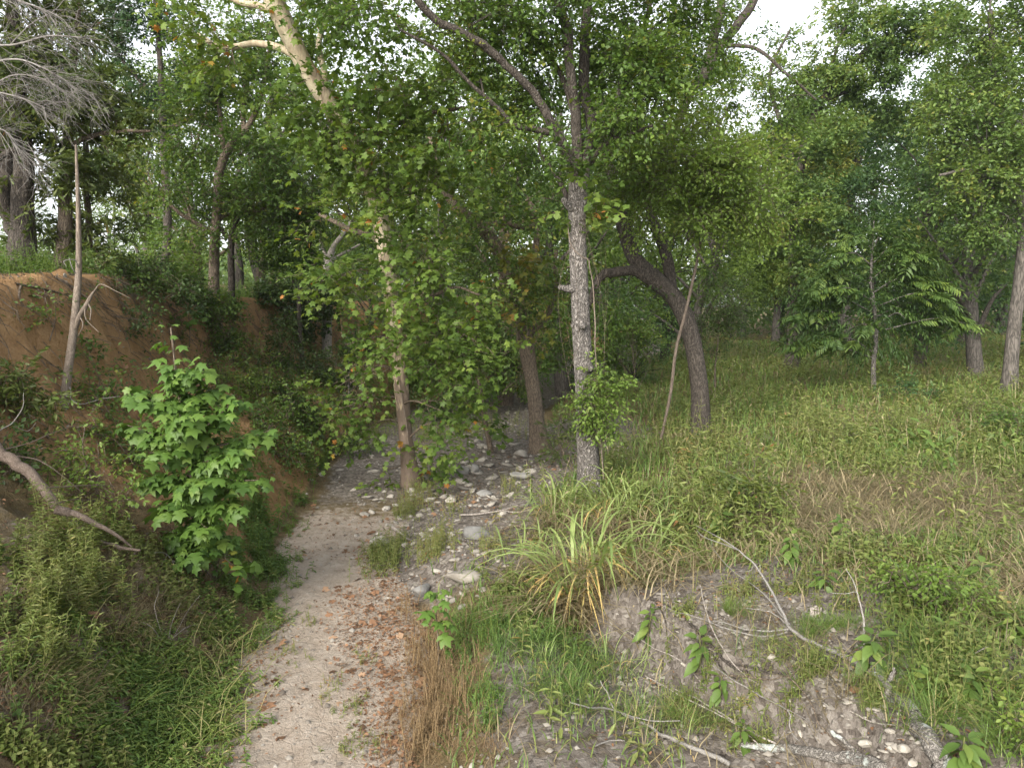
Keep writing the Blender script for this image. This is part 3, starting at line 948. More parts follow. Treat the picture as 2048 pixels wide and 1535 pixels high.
def meadow():
    rng = np.random.default_rng(31)
    # straw and thin grass
    x, y = scatter(rng, 110000, d=(3.4, 34))
    s, u, t = zones(x, y)
    dr = dryness(x, y)
    k = (u > 0.25) & (rng.uniform(size=len(x)) > bare(x, y) * 0.93) & (rng.uniform(size=len(x)) < (0.12 + 0.95 * dr) * (1 - .5 * ss(11, 16, y)))
    x, y, dr = x[k], y[k], dr[k]
    n = len(x)
    L = (0.10 + 0.26 * rng.uniform(size=n)) * (0.7 + 0.5 * dr) * (1 + 0.012 * y)
    w = 0.0022 + 0.00042 * y
    bend = rng.uniform(0.5, 1.45, n)
    tint = np.clip(rng.normal(0.45, 0.25, n), 0, 1)
    nr = y < 9
    lean = np.array([0.5, -0.2])
    blk = blades(rng, x[nr], y[nr], L[nr], w[nr], bend[nr], tint[nr]) + blades(rng, x[~nr], y[~nr], L[~nr], w[~nr], bend[~nr], tint[~nr], far=True, lean=lean)
    tag(link('dry_grass', make_mesh('dry_grass', blk, M_DRY)), 'straw-coloured dry grass matted over the meadow', kind='stuff')
    # green grass blades
    x, y = scatter(rng, 90000, d=(3.4, 40))
    s, u, t = zones(x, y)
    dr = dryness(x, y)
    k = (u > 0.2) & (rng.uniform(size=len(x)) > bare(x, y)) & (rng.uniform(size=len(x)) < 0.95 - 0.8 * dr)
    x, y = x[k], y[k]; n = len(x)
    L = (0.14 + 0.22 * rng.uniform(size=n) + 0.003 * y) * (.45 + .55 * ss(6, 9, y))
    blk = blades(rng, x, y, L, 0.003 + 0.0005 * y, rng.uniform(0.3, 0.9, n), np.clip(rng.normal(0.5, 0.22, n), 0, 1), far=True)
    tag(link('meadow_grass', make_mesh('meadow_grass', blk, M_GRASS)), 'green grass growing through the meadow', kind='stuff')
    # leafy weeds
    x, y = scatter(rng, 46000, d=(4.2, 46))
    s, u, t = zones(x, y)
    dr = dryness(x, y)
    clump = 0.5 + 0.8 * vnoise(x * 1.1, y * 0.8)
    k = (u > 0.7) & (rng.uniform(size=len(x)) > bare(x, y) * 0.985) & (rng.uniform(size=len(x)) < (1.0 - 0.85 * dr) * (0.30 + 0.9 * clump) * (.12 + .88 * ss(-.5, -.15, vnoise(x * 1.5 + 50, y * 1.5))) * (.35 + .65 * ss(6.2, 8.5, y)))
    x, y = x[k], y[k]; n = len(x)
    H = (0.14 + 0.34 * rng.uniform(size=n) ** 1.5) * (.62 + .95 * ss(-.1, .6, vnoise(x * 1.3 + 7, y * 1.1))) * (0.8 + 0.5 * (0.5 + 0.5 * vnoise(x * 0.7, y * 0.5))) * (0.42 + 0.58 * ss(5.5, 12, y))
    size = 0.070 + 0.045 * rng.uniform(size=n) + 0.0026 * y
    tint = np.clip(0.42 + 0.62 * fbm(x * 0.8, y * 0.6, o=3) + rng.normal(size=n) * 0.10 + 0.10 * ss(14, 30, y), 0, 1)
    nr = y < 13
    blk = weeds(rng, x[nr], y[nr], H[nr], 9, size[nr], tint[nr], T_LANCE) + weeds(rng, x[~nr], y[~nr], H[~nr] * 1.1, 9, size[~nr] * 1.25, tint[~nr], T_SPRIG, stems=False)
    # thin pale stalks with seed heads
    x2, y2 = scatter(rng, 5200, d=(6, 30))
    s2, u2, t2 = zones(x2, y2)
    k2 = (u2 > 1.0) & (rng.uniform(size=len(x2)) < .35 + .5 * dryness(x2, y2)) & (rng.uniform(size=len(x2)) > bare(x2, y2))
    x2, y2 = x2[k2], y2[k2]; n2 = len(x2)
    L2 = rng.uniform(.32, .68, n2) * (.55 + .45 * ss(6, 11, y2))
    sb = blades(rng, x2, y2, L2, .0014 + .00022 * y2, rng.uniform(.05, .5, n2), np.clip(rng.normal(.6, .2, n2), 0, 1), tilt=.3)
    Vs, _, _ = sb[1]
    tip = Vs.reshape(n2, 7, 3)[:, 6]; pre = Vs.reshape(n2, 7, 3)[:, 4]
    sb += leaves(T_SPRIG, pre, tip - pre, rng.normal(size=(n2, 3)), (.05 + .0016 * y2) * rng.uniform(.5, 1.2, n2), np.clip(rng.normal(.7, .2, n2), 0, 1))
    tag(link('seed_stalks', make_mesh('seed_stalks', sb, M_DRY)), 'thin pale stalks with seed heads standing above the meadow weeds', kind='stuff')
    # taller broad-leaved clumps standing out of the rest
    x, y = scatter(rng, 30000, d=(6.5, 30))
    s, u, t = zones(x, y)
    k = (u > 1.2) & (vnoise(x * .9 + 31, y * .7) + .4 * vnoise(x * 2.3, y * 2.3 + 5) > .30) & (rng.uniform(size=len(x)) < .30 * (1 - dryness(x, y))) & (rng.uniform(size=len(x)) > bare(x, y))
    x, y = x[k], y[k]; n = len(x)
    blk += weeds(rng, x, y, rng.uniform(.3, .62, n), 12, rng.uniform(.09, .14, n) + .0015 * y, np.clip(rng.normal(.40, .16, n), 0, .85), T_LANCE, droop=.75)
    tag(link('meadow_weeds', make_mesh('meadow_weeds', blk, M_WEED)), 'waist-high leafy green weeds covering the meadow', kind='stuff')


meadow()


def patch(rng, pts, n, name, label, mat, kind_, L=(0.10, 0.25), w=0.004, bend=(0.3, 0.9), tint=(0.4, 0.2), K=7, size=0.05, tmpl=T_LANCE, droop=0.5, tilt=.15):
    """one low patch of grass or weeds; pts: (px, py, rx, ry) spots on the ground as seen from the camera"""
    xs, ys_ = [], []
    tot = sum(p[2] * p[3] for p in pts)
    for (px, py, rx, ry) in pts:
        c = G(px, py)
        e = G(px, py - ry)
        ex = rx / FPX * c[1]
        ey = max(abs(e[1] - c[1]), 0.05)
        m = int(n * rx * ry / tot) + 1
        a = rng.normal(size=(m, 2)) * 0.55
        xs.append(c[0] + a[:, 0] * ex + 0 * ey); ys_.append(c[1] + a[:, 1] * ey)
    x = np.concatenate(xs); y = np.concatenate(ys_)
    x = x + 0.12 * vnoise(x * 4, y * 4)
    m = len(x)
    tt = np.clip(rng.normal(tint[0], tint[1], m) + 0.2 * vnoise(x * 2, y * 2), 0, 1)
    if kind_ == 'blade':
        blk = blades(rng, x, y, rng.uniform(*L, m), np.full(m, w), rng.uniform(*bend, m), tt, tilt=tilt)
    else:
        blk = weeds(rng, x, y, rng.uniform(*L, m), K, np.full(m, size), tt, tmpl, droop=droop)
    o = link(name, make_mesh(name, blk, mat))
    tag(o, label, kind='stuff')
    return o

# ================================================================== TREES AND SHRUBS
def tree(name, label, cat, base, limbs, blobs, lmat, bmat, size=0.06, tmpl=T_OVAL2, seed=0, group=None, K=14, clump=0.42,
         flat=0.7, tint=0.45, tvar=0.3, want_twigs=True, sides=14, rough=0.10, flare=0.5, droop=0.15, spread=0.28, L=(0.28, 0.55),
         limb_name='limb', big_leaves=None, branch_r=1.0, updir=0.0, leaf_part='foliage', boost=1.0, extra_trunk=None, trunk_name='trunk', Zf=1.0, bmat2=None):
    """base: (px, py) of the foot on the ground, or ('d', px, d).  limbs: lists of (px, py, dd, radius m), dd = metres beyond the foot.
    blobs: (px, py, dd, rx px, ry px, cover[, depth radius m]) masses of foliage."""
    rng = np.random.default_rng(seed + 1000)
    if base[0] == 'd': b = on_ground(base[1], base[2])
    else: b = G(*base)
    d0 = b[1]
    root = empty(name, b)
    tag(root, label, cat, group)
    skeleton = []            # sampled points of the wood that smaller branches may spring from
    for i, lm in enumerate(limbs):
        pts = [P(px, py, d0 + dd) for px, py, dd, r in lm]
        rad = [r for *_, r in lm]
        if i == 0:
            pts[0] = b.copy(); pts[0][2] -= 0.12
        sp, sr = spline(pts, rad, 7 if i == 0 else 5)
        wob = np.stack([fbm(np.arange(len(sp)) * 0.31 + seed + k * 7, np.zeros(len(sp)) + i, o=2) for k in range(3)], 1)
        if i: sp = sp + wob * sr[:, None] * 0.9
        blk = tube(sp - b, sr, sides if i == 0 else max(6, sides - 4), 0.5, rough, seed + i, flare if i == 0 else 0.0)
        nm = trunk_name if i == 0 else limb_name
        if i == 0 and extra_trunk: blk = blk + extra_trunk(b, d0)
        o = link(nm, make_mesh(nm, blk, bmat if (i == 0 or bmat2 is None) else bmat2, smooth=True), root)
        for p_, r_ in zip(sp, sr): skeleton.append((p_, r_))
    if not limbs:
        skeleton = [(b + np.array((0, 0, 0.05)), 0.03 * branch_r)]
    SP_ = np.array([s[0] for s in skeleton]); SR = np.array([s[1] for s in skeleton])
    wood, fol, biglist = [], [], []
    for bl in blobs:
        px, py, dd, rx, ry, cover = bl[:6]
        d = d0 + dd
        c = P(px, py, d)
        RX, RZ = rx / FPX * d, ry / FPX * d
        RY = bl[6] if len(bl) > 6 else 0.5 * (RX + RZ) * Zf
        sz = size * 1.12
        N = boost * (2.2 if tmpl is T_SPRIG else 1.0) * 1.75 * cover * math.pi * RX * RZ / (0.33 * sz * sz * (2.0 if (tmpl is T_SYC or tmpl is T_SYCLOW) else .62 if tmpl is T_TRI else 1.0))
        nsp = max(2, int(N / K))
        M = max(1, min(int(RX * RZ * math.pi / (clump * clump * (2.3 if tmpl is T_TRI else 1.5))) + 1, nsp))
        # clump centres inside the ellipsoid, thinned by noise so that gaps stay open
        cc = rdir(rng, M) * (rng.uniform(size=(M, 1)) ** 0.45)
        cc = c + cc * np.array((RX, RY, RZ)) * 0.88
        gz = hgt(cc[:, 0], cc[:, 1])
        cc[:, 2] = np.maximum(cc[:, 2], gz + 0.12)
        # wood: one branch to the mass, finer ones to each clump
        dist = np.linalg.norm(SP_ - c, axis=1) + 0.6 * np.maximum(SP_[:, 2] - c[2], 0)
        k = int(np.argmin(dist)); a, ar = SP_[k], SR[k]
        ln = np.linalg.norm(c - a)
        br = min(0.55 * ar, (0.008 + 0.009 * ln)) * branch_r
        mid = (a + c) / 2 + rng.normal(size=3) * 0.10 * ln + np.array((0, 0, 0.10 * ln))
        path, pr = spline([a, mid, c], [br, br * 0.75, br * 0.42], 5)
        wood += tube(path - b, pr, 6, 0.5)
        for q in cc:
            tt = rng.uniform(0.25, 1.0)
            i0 = int(tt * (len(path) - 1)); s0 = path[i0]
            l2 = np.linalg.norm(q - s0)
            m2 = (s0 + q) / 2 + rng.normal(size=3) * 0.12 * l2 + np.array((0, 0, 0.06 * l2))
            r2 = min(pr[i0] * 0.7, 0.004 + 0.007 * l2)
            pth, rr = spline([s0, m2, q], [r2, r2 * 0.7, r2 * 0.35], 3)
            wood += tube(pth - b, rr, 4, 0.5)
        S = np.maximum(1, np.round(nsp / M)).astype(int) if M else 1
        idx = np.repeat(np.arange(M), S)
        n = len(idx)
        rad = clump * rng.uniform(0.75, 1.35, M)
        off = rdir(rng, n) * (rng.uniform(size=(n, 1)) ** 0.5) * rad[idx][:, None] * np.array((1, 1, 0.7))
        pos = cc[idx] + off * 0.75
        outd = nrm(cc - c + 1e-3)[idx]
        dv = 0.55 * outd + 0.8 * off / rad[idx][:, None] + rng.normal(size=(n, 3)) * 0.35
        dv[:, 2] += updir - 0.10
        t0 = np.clip(tint + 0.20 * rng.normal(size=M), 0.02, 0.70)[idx] + rng.normal(size=n) * 0.05
        pos[:, 2] = np.maximum(pos[:, 2], hgt(pos[:, 0], pos[:, 1]) + 0.04)
        blk, tw = sprays(rng, pos - b, dv, rng.uniform(*L, n), K, sz, tmpl, flat=flat, tint0=t0, droop=droop, spread=spread, tvar=tvar, want_twigs=want_twigs)
        fol += blk; wood += tw
    if wood:
        o = link('twigs', make_mesh('twigs', wood, bmat2 or bmat, smooth=True), root); tag(o, kind='stuff')
    if fol:
        if big_leaves:
            fol = split_leaves(fol, big_leaves, root, b, lmat, tmpl)
        o = link(leaf_part, make_mesh(leaf_part, fol, lmat), root); tag(o, kind='stuff')
    return root


def split_leaves(fol, count, root, b, lmat, tmpl):
    """the leaves that show largest become parts of their own, the rest stay joined"""
    kv, tf = len(tmpl[0]), tmpl[1][0]
    out, allpos, meta = [], [], []
    for bi, (V, F, T, mi) in enumerate(fol):
        Q = V.reshape(-1, kv, 3)
        c = Q.mean(1) + b
        dist = np.linalg.norm(c - np.array((0, 0, CAMZ)), axis=1)
        px = 1024 + c[:, 0] / c[:, 1] * FPX
        py = 601 - (c[:, 2] - CAMZ) / c[:, 1] * FPX
        vis = (px > 0) & (px < 2048) & (py > 0) & (py < 1535)
        a = np.linalg.norm(Q[:, 4 if kv < 10 else 7] - Q[:, 0], axis=1) / dist * np.where(vis, 1, 0)
        allpos.append(a); meta += [(bi, i) for i in range(len(a))]
    A = np.concatenate(allpos)
    pick = set(np.argsort(-A)[:count].tolist())
    byb = {}
    for p in pick: byb.setdefault(meta[p][0], set()).add(meta[p][1])
    shared = {}
    for bi, (V, F, T, mi) in enumerate(fol):
        Q = V.reshape(-1, kv, 3); nf = len(tf)
        sel = byb.get(bi, set())
        keep = np.ones(len(Q), bool)
        for i in sel:
            keep[i] = False
            q = Q[i]
            tip = q[4 if kv < 10 else 7]
            X = tip - q[0]; s = np.linalg.norm(X) / np.linalg.norm(tmpl[0][4 if kv < 10 else 7])
            tq = int(np.clip(T[i * nf] * 8, 0, 7))
            if tq not in shared:
                shared[tq] = make_mesh('leaf', [(tmpl[0].copy(), tf.copy(), (tq + 0.5) / 8)], lmat)
            # recover the leaf's frame from its points
            A_, B_ = tmpl[0], q - q[0]
            M, *_ = np.linalg.lstsq(A_, B_, rcond=None)
            o = link('leaf', shared[tq], root)
            m3 = Matrix(M.T.tolist())
            m = m3.to_4x4(); m.translation = Vector(q[0].tolist())
            o.matrix_local = m
        kk = np.nonzero(keep)[0]
        F2 = (np.arange(len(kk))[:, None, None] * kv + tf[None]).reshape(-1, tf.shape[1])
        out.append((Q[kk].reshape(-1, 3), F2, np.asarray(T).reshape(-1, nf)[kk].ravel(), mi))
    return out


# ---- the pale-barked sycamore left of centre
tree('sycamore_tree', 'sycamore with cream and brown peeling trunk leaning left, big lobed leaves down to the rubble', 'tree', (826, 972),
     [[(826, 972, 0, .135), (812, 880, .0, .105), (803, 780, .0, .118), (795, 690, .0, .112), (782, 590, -.1, .112), (768, 480, -.2, .125), (745, 385, -.4, .125),
       (712, 300, -.6, .115), (660, 215, -.8, .12), (612, 135, -1.0, .125), (575, 60, -1.2, .13), (540, -20, -1.4, .14), (500, -140, -1.6, .12), (470, -330, -1.8, .07)],
      [(655, 205, -.8, .06), (650, 150, -.9, .045), (636, 95, -1.0, .04), (650, 40, -1.1, .035), (680, -60, -1.2, .03)],
      [(606, 125, -1.0, .06), (560, 98, -.9, .05), (505, 90, -.8, .045), (440, 92, -.7, .04), (398, 72, -.6, .03)],
      [(560, 20, -1.3, .05), (520, 12, -1.2, .045), (470, 0, -1.1, .04), (380, -40, -1.0, .03)],
      [(770, 490, -.2, .05), (735, 470, .1, .045), (690, 455, .4, .04), (640, 430, .7, .03)],
      [(712, 300, -.6, .05), (760, 260, -.9, .04), (840, 230, -1.2, .03), (930, 215, -1.4, .022)],
      [(788, 640, .0, .04), (850, 600, -.5, .03), (910, 575, -.8, .02), (960, 590, -1.0, .015)],
      [(796, 700, .0, .035), (850, 670, -.5, .026), (905, 660, -.8, .02), (965, 690, -1.0, .014)]],
     [(650, 228, -1.15, 50, 48, 1.7), (690, 278, -.95, 46, 36, 1.5), (780, 560, -.45, 44, 55, 1.5), (786, 622, -.42, 38, 36, 1.3), (700, 60, -1.2, 120, 75, 1.5), (560, -10, -1.4, 120, 70, 1.3), (470, 130, -1.1, 90, 70, 1.3), (790, 150, -1.3, 120, 80, 1.6),
      (905, 190, -1.4, 110, 70, 1.4), (700, 200, -1.0, 110, 65, 2.0), (620, 290, -.6, 90, 60, 1.6), (800, 290, -1.1, 120, 70, 2.2),
      (720, 340, .2, 70, 60, 1.6), (900, 300, -1.2, 90, 60, 1.5), (850, 400, -.9, 110, 70, 2.2), (660, 430, -.3, 70, 50, 1.5), (770, 530, -.5, 50, 40, .9),
      (850, 500, -.9, 100, 50, 1.7), (690, 590, -.4, 60, 60, 1.7), (860, 590, -1.0, 110, 55, 2.2), (930, 660, -1.2, 90, 55, 2.0), (690, 690, -.4, 60, 60, 1.4),
      (860, 690, -1.0, 90, 50, 1.8), (905, 745, -1.1, 80, 50, 1.8), (990, 715, -1.2, 70, 45, 1.4), (700, 765, -.5, 50, 50, 1.1), (710, 860, -.4, 60, 50, 1.2), (690, 800, -.3, 60, 50, .9),
      (880, 820, -.7, 80, 40, 1.2), (905, 880, -.6, 60, 35, 1.0), (872, 885, -.3, 34, 55, 1.7), (640, 220, -1.3, 60, 60, 1.6), (700, 240, -1.2, 60, 40, 1.6), (690, 550, -.5, 50, 50, 1.4), (870, 630, -.7, 50, 45, 1.6), (850, 470, -.6, 50, 40, 1.3), (870, 925, -.3, 35, 35, 1.5), (765, 935, -.2, 40, 34, .9),
      (600, -220, -1.5, 260, 110, .4), (850, -160, -1.5, 200, 110, .4), (340, -60, -1.2, 120, 80, .8)],
     M_SYC, B_SYC, size=0.086, tmpl=T_SYC, seed=1, K=9, boost=.92, clump=0.36, flat=0.7, tint=0.42, tvar=0.34, sides=18, rough=0.09, flare=0.7, L=(0.3, 0.55), spread=0.35, droop=0.3, big_leaves=290, bmat2=B_BROWN)
for _o in bpy.data.objects['sycamore_tree'].children:
    if _o.name in ('limb', 'limb.001', 'limb.002'): _o.data.materials[0] = B_SYC


# ---- grey elm in the centre with its dark forks
def elm_knots(b, d0):
    blk = []
    for px, py, w, up in ((1166, 652, .038, 0), (1180, 737, .042, 0), (1160, 858, .034, 0)):
        c = P(px, py, d0 - .15); c2 = P(px - (0), py, d0 - .26)
        blk += tube(np.array([c, (c + c2) / 2, c2]) - b, [w * 1.4, w * 1.15, w * .9], 10, 0.5, 0.1, px)
    s0, s1, s2 = P(1148, 578, d0 - .05), P(1132, 577, d0 - .1), P(1118, 574, d0 - .12)
    blk += tube(np.array([s0, s1, s2]) - b, [.06, .04, .03], 9, 0.5, 0.15, 4)
    s0, s1 = P(1160, 650, d0), P(1144, 651, d0 - .08)
    blk += tube(np.array([s0, s1]) - b, [.04, .028], 8, 0.5, 0.15, 5)
    s0, s1, s2 = P(1158, 425, d0), P(1136, 412, d0 - .12), P(1126, 398, d0 - .15)
    blk += tube(np.array([s0, s1, s2]) - b, [.06, .045, .035], 8, 0.5, 0.1, 6)
    return blk


elm = tree('elm_tree', 'tall grey-barked elm in the centre with knots on its trunk and dark spreading forks above', 'tree', (1182, 985),
     [[(1182, 985, 0, .1507), (1175, 900, 0, .1322), (1170, 800, 0, .1256), (1164, 690, 0, .1239), (1160, 600, 0, .1189), (1155, 500, 0, .1155), (1155, 420, 0, .1172), (1158, 350, 0, .1256)],
      [(1156, 360, .0, .0744), (1150, 290, 0, .0707), (1148, 210, -.1, .0632), (1138, 130, -.2, .0595), (1132, 60, -.3, .0632), (1118, -10, -.4, .0595), (1100, -150, -.5, .0446)],
      [(1162, 360, .05, .0818), (1178, 270, .2, .0781), (1172, 190, .3, .0744), (1170, 90, .4, .0670), (1178, 0, .5, .0595), (1190, -140, .6, .0446)],
      [(1154, 370, -.05, .0670), (1132, 300, -.2, .0632), (1108, 262, -.3, .0595), (1085, 215, -.4, .0521), (1050, 170, -.5, .0484), (1010, 130, -.6, .0461), (975, 95, -.7, .0484),
       (925, 68, -.8, .0461), (880, 45, -.9, .0446), (845, 12, -1.0, .0409), (800, -40, -1.1, .0335), (740, -120, -1.2, .0223)],
      [(1120, 272, -.25, .0484), (1085, 262, -.3, .0409), (1052, 258, -.35, .0335), (1030, 248, -.4, .0283), (985, 205, -.5, .0268), (940, 165, -.6, .0223), (880, 105, -.7, .0193), (800, 60, -.8, .0134)],
      [(1150, 230, -.1, .0372), (1112, 130, .1, .0335), (1062, 75, .2, .0298), (1025, 20, .3, .0260), (1005, -60, .4, .0223)],
      [(1182, 300, .2, .0372), (1225, 230, .5, .0335), (1262, 150, .7, .0372), (1285, 70, .9, .0335), (1305, -10, 1.1, .0298)],
      [(1145, 420, .1, .0372), (1112, 350, .3, .0298), (1080, 305, .4, .0223), (1085, 265, .45, .0164)],
      [(1180, 330, .2, .0298), (1210, 290, .0, .0253), (1262, 268, -.3, .0193), (1310, 250, -.5, .0134)]],
     [(1140, 335, -.4, 46, 32, .9), (1110, 235, -.5, 50, 34, .9), (1200, 250, -.35, 44, 36, 1.0), (760, 0, -.8, 120, 40, 1.4), (950, 5, -.2, 120, 40, 1.5), (1190, 40, .8, 90, 60, 1.4), (1340, 70, .8, 90, 60, 1.4), (1060, 50, -.2, 120, 60, 1.8), (950, 30, -.5, 120, 50, 1.6), (840, 60, -.6, 100, 50, 1.0), (1250, 60, .4, 90, 60, 1.6), (1250, 150, .2, 80, 60, 2.2),
      (1290, 120, .7, 100, 70, 1.6), (1070, 150, .4, 80, 45, 1.6), (1200, 170, .9, 80, 50, 1.6), (1050, 300, .5, 60, 40, 1.2), (980, 260, -.2, 80, 40, 1.4),
      (1275, 235, -.2, 75, 45, 2.2), (1330, 200, .3, 70, 50, 1.4), (1040, 60, .5, 70, 50, 1.2), (960, 180, .0, 90, 40, 1.0), (1100, 340, .3, 70, 45, 1.4),
      (1255, 290, .3, 50, 40, 1.4), (1390, 60, .9, 90, 60, 1.1), (1010, 100, .3, 90, 50, 1.4),
      (1100, -180, 0, 320, 130, .45), (1350, -130, .5, 180, 110, .4), (820, -140, -.6, 200, 110, .35)],
     M_ELM, B_DARK, size=0.064, seed=2, K=15, sides=20, boost=1.15, rough=0.07, flare=0.35, tint=0.45, extra_trunk=elm_knots)
for ch in elm.children:
    if ch.name.split('.')[0] == 'trunk': ch.data.materials[0] = B_GREY

tree('vine', 'bushy yellow-green vine growing out around the middle of the grey elm trunk', 'vine', (1205, 968), [],
     [(1195, 800, -.62, 50, 56, 2.2, .25), (1215, 830, -.6, 42, 38, 2.0, .25), (1190, 745, -.5, 26, 30, .9, .2), (1230, 780, -.45, 36, 36, 1.5, .25)],
     M_LIGHT, B_BROWN, size=0.048, tmpl=T_OVAL4, seed=3, K=10, clump=0.16, L=(.12, .28), tint=0.35, branch_r=.5)
tree('vine', 'lobed vine leaves wrapped round the elm where its bark turns dark', 'vine', ('d', 1190, 9.75), [],
     [(1145, 390, -.5, 36, 40, 1.3, .22), (1165, 430, -.5, 48, 26, 2.0, .22), (1190, 390, -.45, 26, 44, 1.0, .22)],
     M_SYC, B_BROWN, size=0.085, tmpl=T_SYCLOW, seed=4, K=6, clump=0.16, L=(.15, .3), tint=0.5, tvar=.35, branch_r=.4)

def creeper(root_name, lines, label=None):
    root = bpy.data.objects[root_name]; b = np.array(root.location)
    for ln in lines:
        p, r = spline([P(x, y, b[1] + q) for x, y, q, _ in ln], [w for *_, w in ln], 5)
        p = p + .015 * np.stack([fbm(np.arange(len(p)) * .4 + k * 5 + ln[0][0], 0 * p[:, 0], o=2) for k in range(3)], 1)
        link('creeper_stem', make_mesh('creeper_stem', tube(p - b, r, 5, .5, .1), B_TAN, smooth=True), root)


creeper('elm_tree', [[(1208, 960, -.16, .010), (1200, 860, -.15, .010), (1192, 740, -.14, .009), (1190, 640, -.13, .009), (1184, 560, -.12, .008), (1176, 520, -.17, .008), (1160, 512, -.2, .008), (1142, 490, -.16, .007), (1136, 450, -.13, .006)]])
creeper('sycamore_tree', [[(818, 900, -.14, .008), (806, 800, -.14, .007), (790, 720, -.16, .007), (800, 660, -.16, .006), (778, 560, -.22, .006), (760, 450, -.36, .006), (742, 400, -.52, .005), (712, 330, -.72, .004)],
                          [(795, 560, -.3, .006), (770, 470, -.36, .006), (748, 410, -.54, .005), (732, 355, -.66, .005), (700, 300, -.75, .003)],
                          [(842, 760, -.5, .003), (850, 640, -.6, .003), (842, 560, -.8, .003), (856, 480, -.9, .003)]])

# ---- the dark tree leaning over right of the elm
tree('leaning_tree', 'thick leaning tree right of the elm, its dark trunk bent left with one arching bough', 'tree', (1402, 872),
     [[(1402, 872, 0, .165), (1400, 790, 0, .150), (1388, 700, 0, .150), (1372, 640, .05, .152), (1345, 590, .1, .15), (1305, 555, .15, .16), (1272, 520, .2, .13), (1252, 470, .25, .125),
       (1236, 410, .35, .115), (1222, 350, .5, .105), (1215, 280, .6, .09), (1240, 190, .8, .07), (1255, 80, 1.0, .05)],
      [(1310, 562, .15, .10), (1278, 545, .1, .09), (1245, 538, .0, .085), (1212, 548, -.05, .075), (1192, 572, -.1, .06), (1180, 610, -.1, .04)],
      [(1350, 595, .1, .11), (1338, 540, .3, .105), (1322, 480, .5, .10), (1305, 420, .7, .09), (1310, 340, .9, .08), (1350, 260, 1.1, .08), (1395, 170, 1.3, .09), (1425, 80, 1.5, .085), (1440, 0, 1.6, .08), (1450, -150, 1.8, .05)],
      [(1398, 165, 1.3, .075), (1430, 105, 1.5, .08), (1475, 45, 1.7, .085), (1510, -10, 1.9, .08), (1570, -120, 2.2, .05)],
      [(1420, 100, 1.4, .04), (1470, 90, 1.2, .036), (1520, 100, 1.0, .032), (1565, 140, .9, .028), (1605, 175, .8, .022), (1632, 200, .8, .015)],
      [(1385, 480, .6, .075), (1382, 420, .7, .07), (1395, 350, .9, .06), (1440, 260, 1.1, .05)]],
     [(1260, 360, .6, 70, 60, 1.4), (1340, 330, 1.0, 80, 60, 1.4), (1430, 200, 1.4, 80, 50, 1.2), (1400, 60, 1.6, 70, 50, 1.1), (1460, 20, 1.9, 60, 36, .9), (1440, 110, 1.5, 70, 50, 1.2), (1540, 230, 1.2, 70, 45, 1.2),
      (1510, 170, 1.2, 70, 45, 1.0), (1350, 110, 1.4, 60, 60, 1.2), (1270, 450, .4, 40, 40, .8), (1400, 540, .3, 40, 40, .6), (1480, -160, 2, 220, 100, .7), (1215, 610, 0, 60, 45, 1.3)],
     M_ELM, B_DARK, size=0.064, seed=5, sides=18, rough=0.10, flare=0.4, tint=0.42)

# ---- thin pale sapling crossing in front of it
tree('sapling', 'thin pale crooked sapling in front of the leaning tree, carrying a light green crown', 'tree', (1312, 905),
     [[(1312, 905, 0, .0272), (1328, 850, 0, .0240), (1342, 780, 0, .0272), (1352, 700, 0, .0272), (1372, 620, 0, .0256), (1388, 550, 0, .0240), (1400, 490, 0, .0224), (1408, 430, -.1, .0176), (1415, 370, -.2, .0128)],
      [(1404, 470, 0, .0144), (1440, 425, -.1, .0120), (1480, 395, -.2, .0096), (1530, 370, -.2, .0064)],
      [(1408, 440, -.1, .0144), (1380, 390, -.2, .0112), (1330, 350, -.3, .0080), (1290, 320, -.4, .0056)]],
     [(1410, 330, -.7, 105, 65, 2.9), (1310, 320, -.8, 100, 70, 2.9), (1480, 400, -.6, 90, 55, 2.7), (1390, 430, -.5, 90, 45, 2.0), (1290, 400, -.7, 70, 50, 2.2),
      (1520, 330, -.1, 60, 60, 1.7), (1250, 330, -.3, 50, 60, 1.4), (1350, 260, -.3, 80, 40, 1.6), (1450, 260, -.2, 70, 45, 1.4), (1555, 430, 0, 50, 50, 1.0), (1440, 470, -.2, 70, 30, 1.0)],
     M_LIGHT, B_SAPL, size=0.060, seed=6, K=14, clump=0.3, tint=0.42, sides=8, flare=0.1, rough=.05)

# ---- vine-wrapped tree behind the sycamore
tree('wrapped_tree', 'brown tree smothered in vines, standing in the rubble between sycamore and elm', 'tree', (1082, 905),
     [[(1082, 905, 0, .185), (1072, 830, 0, .145), (1064, 760, 0, .135), (1052, 690, 0, .15), (1040, 630, .05, .145), (1020, 560, .1, .14), (990, 490, .1, .13), (950, 445, .1, .115), (915, 415, .1, .10), (880, 360, .2, .08), (860, 270, .4, .06)],
      [(1030, 590, .1, .08), (1060, 540, .3, .07), (1075, 470, .6, .06), (1060, 400, .9, .05)],
      [(960, 452, .1, .05), (1010, 448, .3, .05), (1055, 455, .5, .045), (1090, 440, .7, .035)],
      [(1048, 670, 0, .07), (1085, 640, .2, .06), (1110, 580, .5, .05), (1112, 500, .8, .04)]],
     [(960, 430, -.1, 80, 40, 1.5), (1040, 520, -.2, 60, 50, 1.7), (1010, 440, .1, 80, 40, 1.4), (1070, 600, -.2, 50, 50, 1.8), (1040, 630, -.3, 40, 50, 1.5), (900, 360, .2, 80, 60, 1.4),
      (1090, 520, .3, 50, 50, 1.2), (1080, 690, .0, 50, 30, .8), (970, 540, .1, 70, 40, 1.4), (1110, 400, .9, 60, 60, 1.4), (1000, 340, .8, 90, 50, 1.4)],
     M_ELM, B_BROWN, size=0.075, seed=7, tint=0.42, tvar=.5, sides=14, rough=0.16)
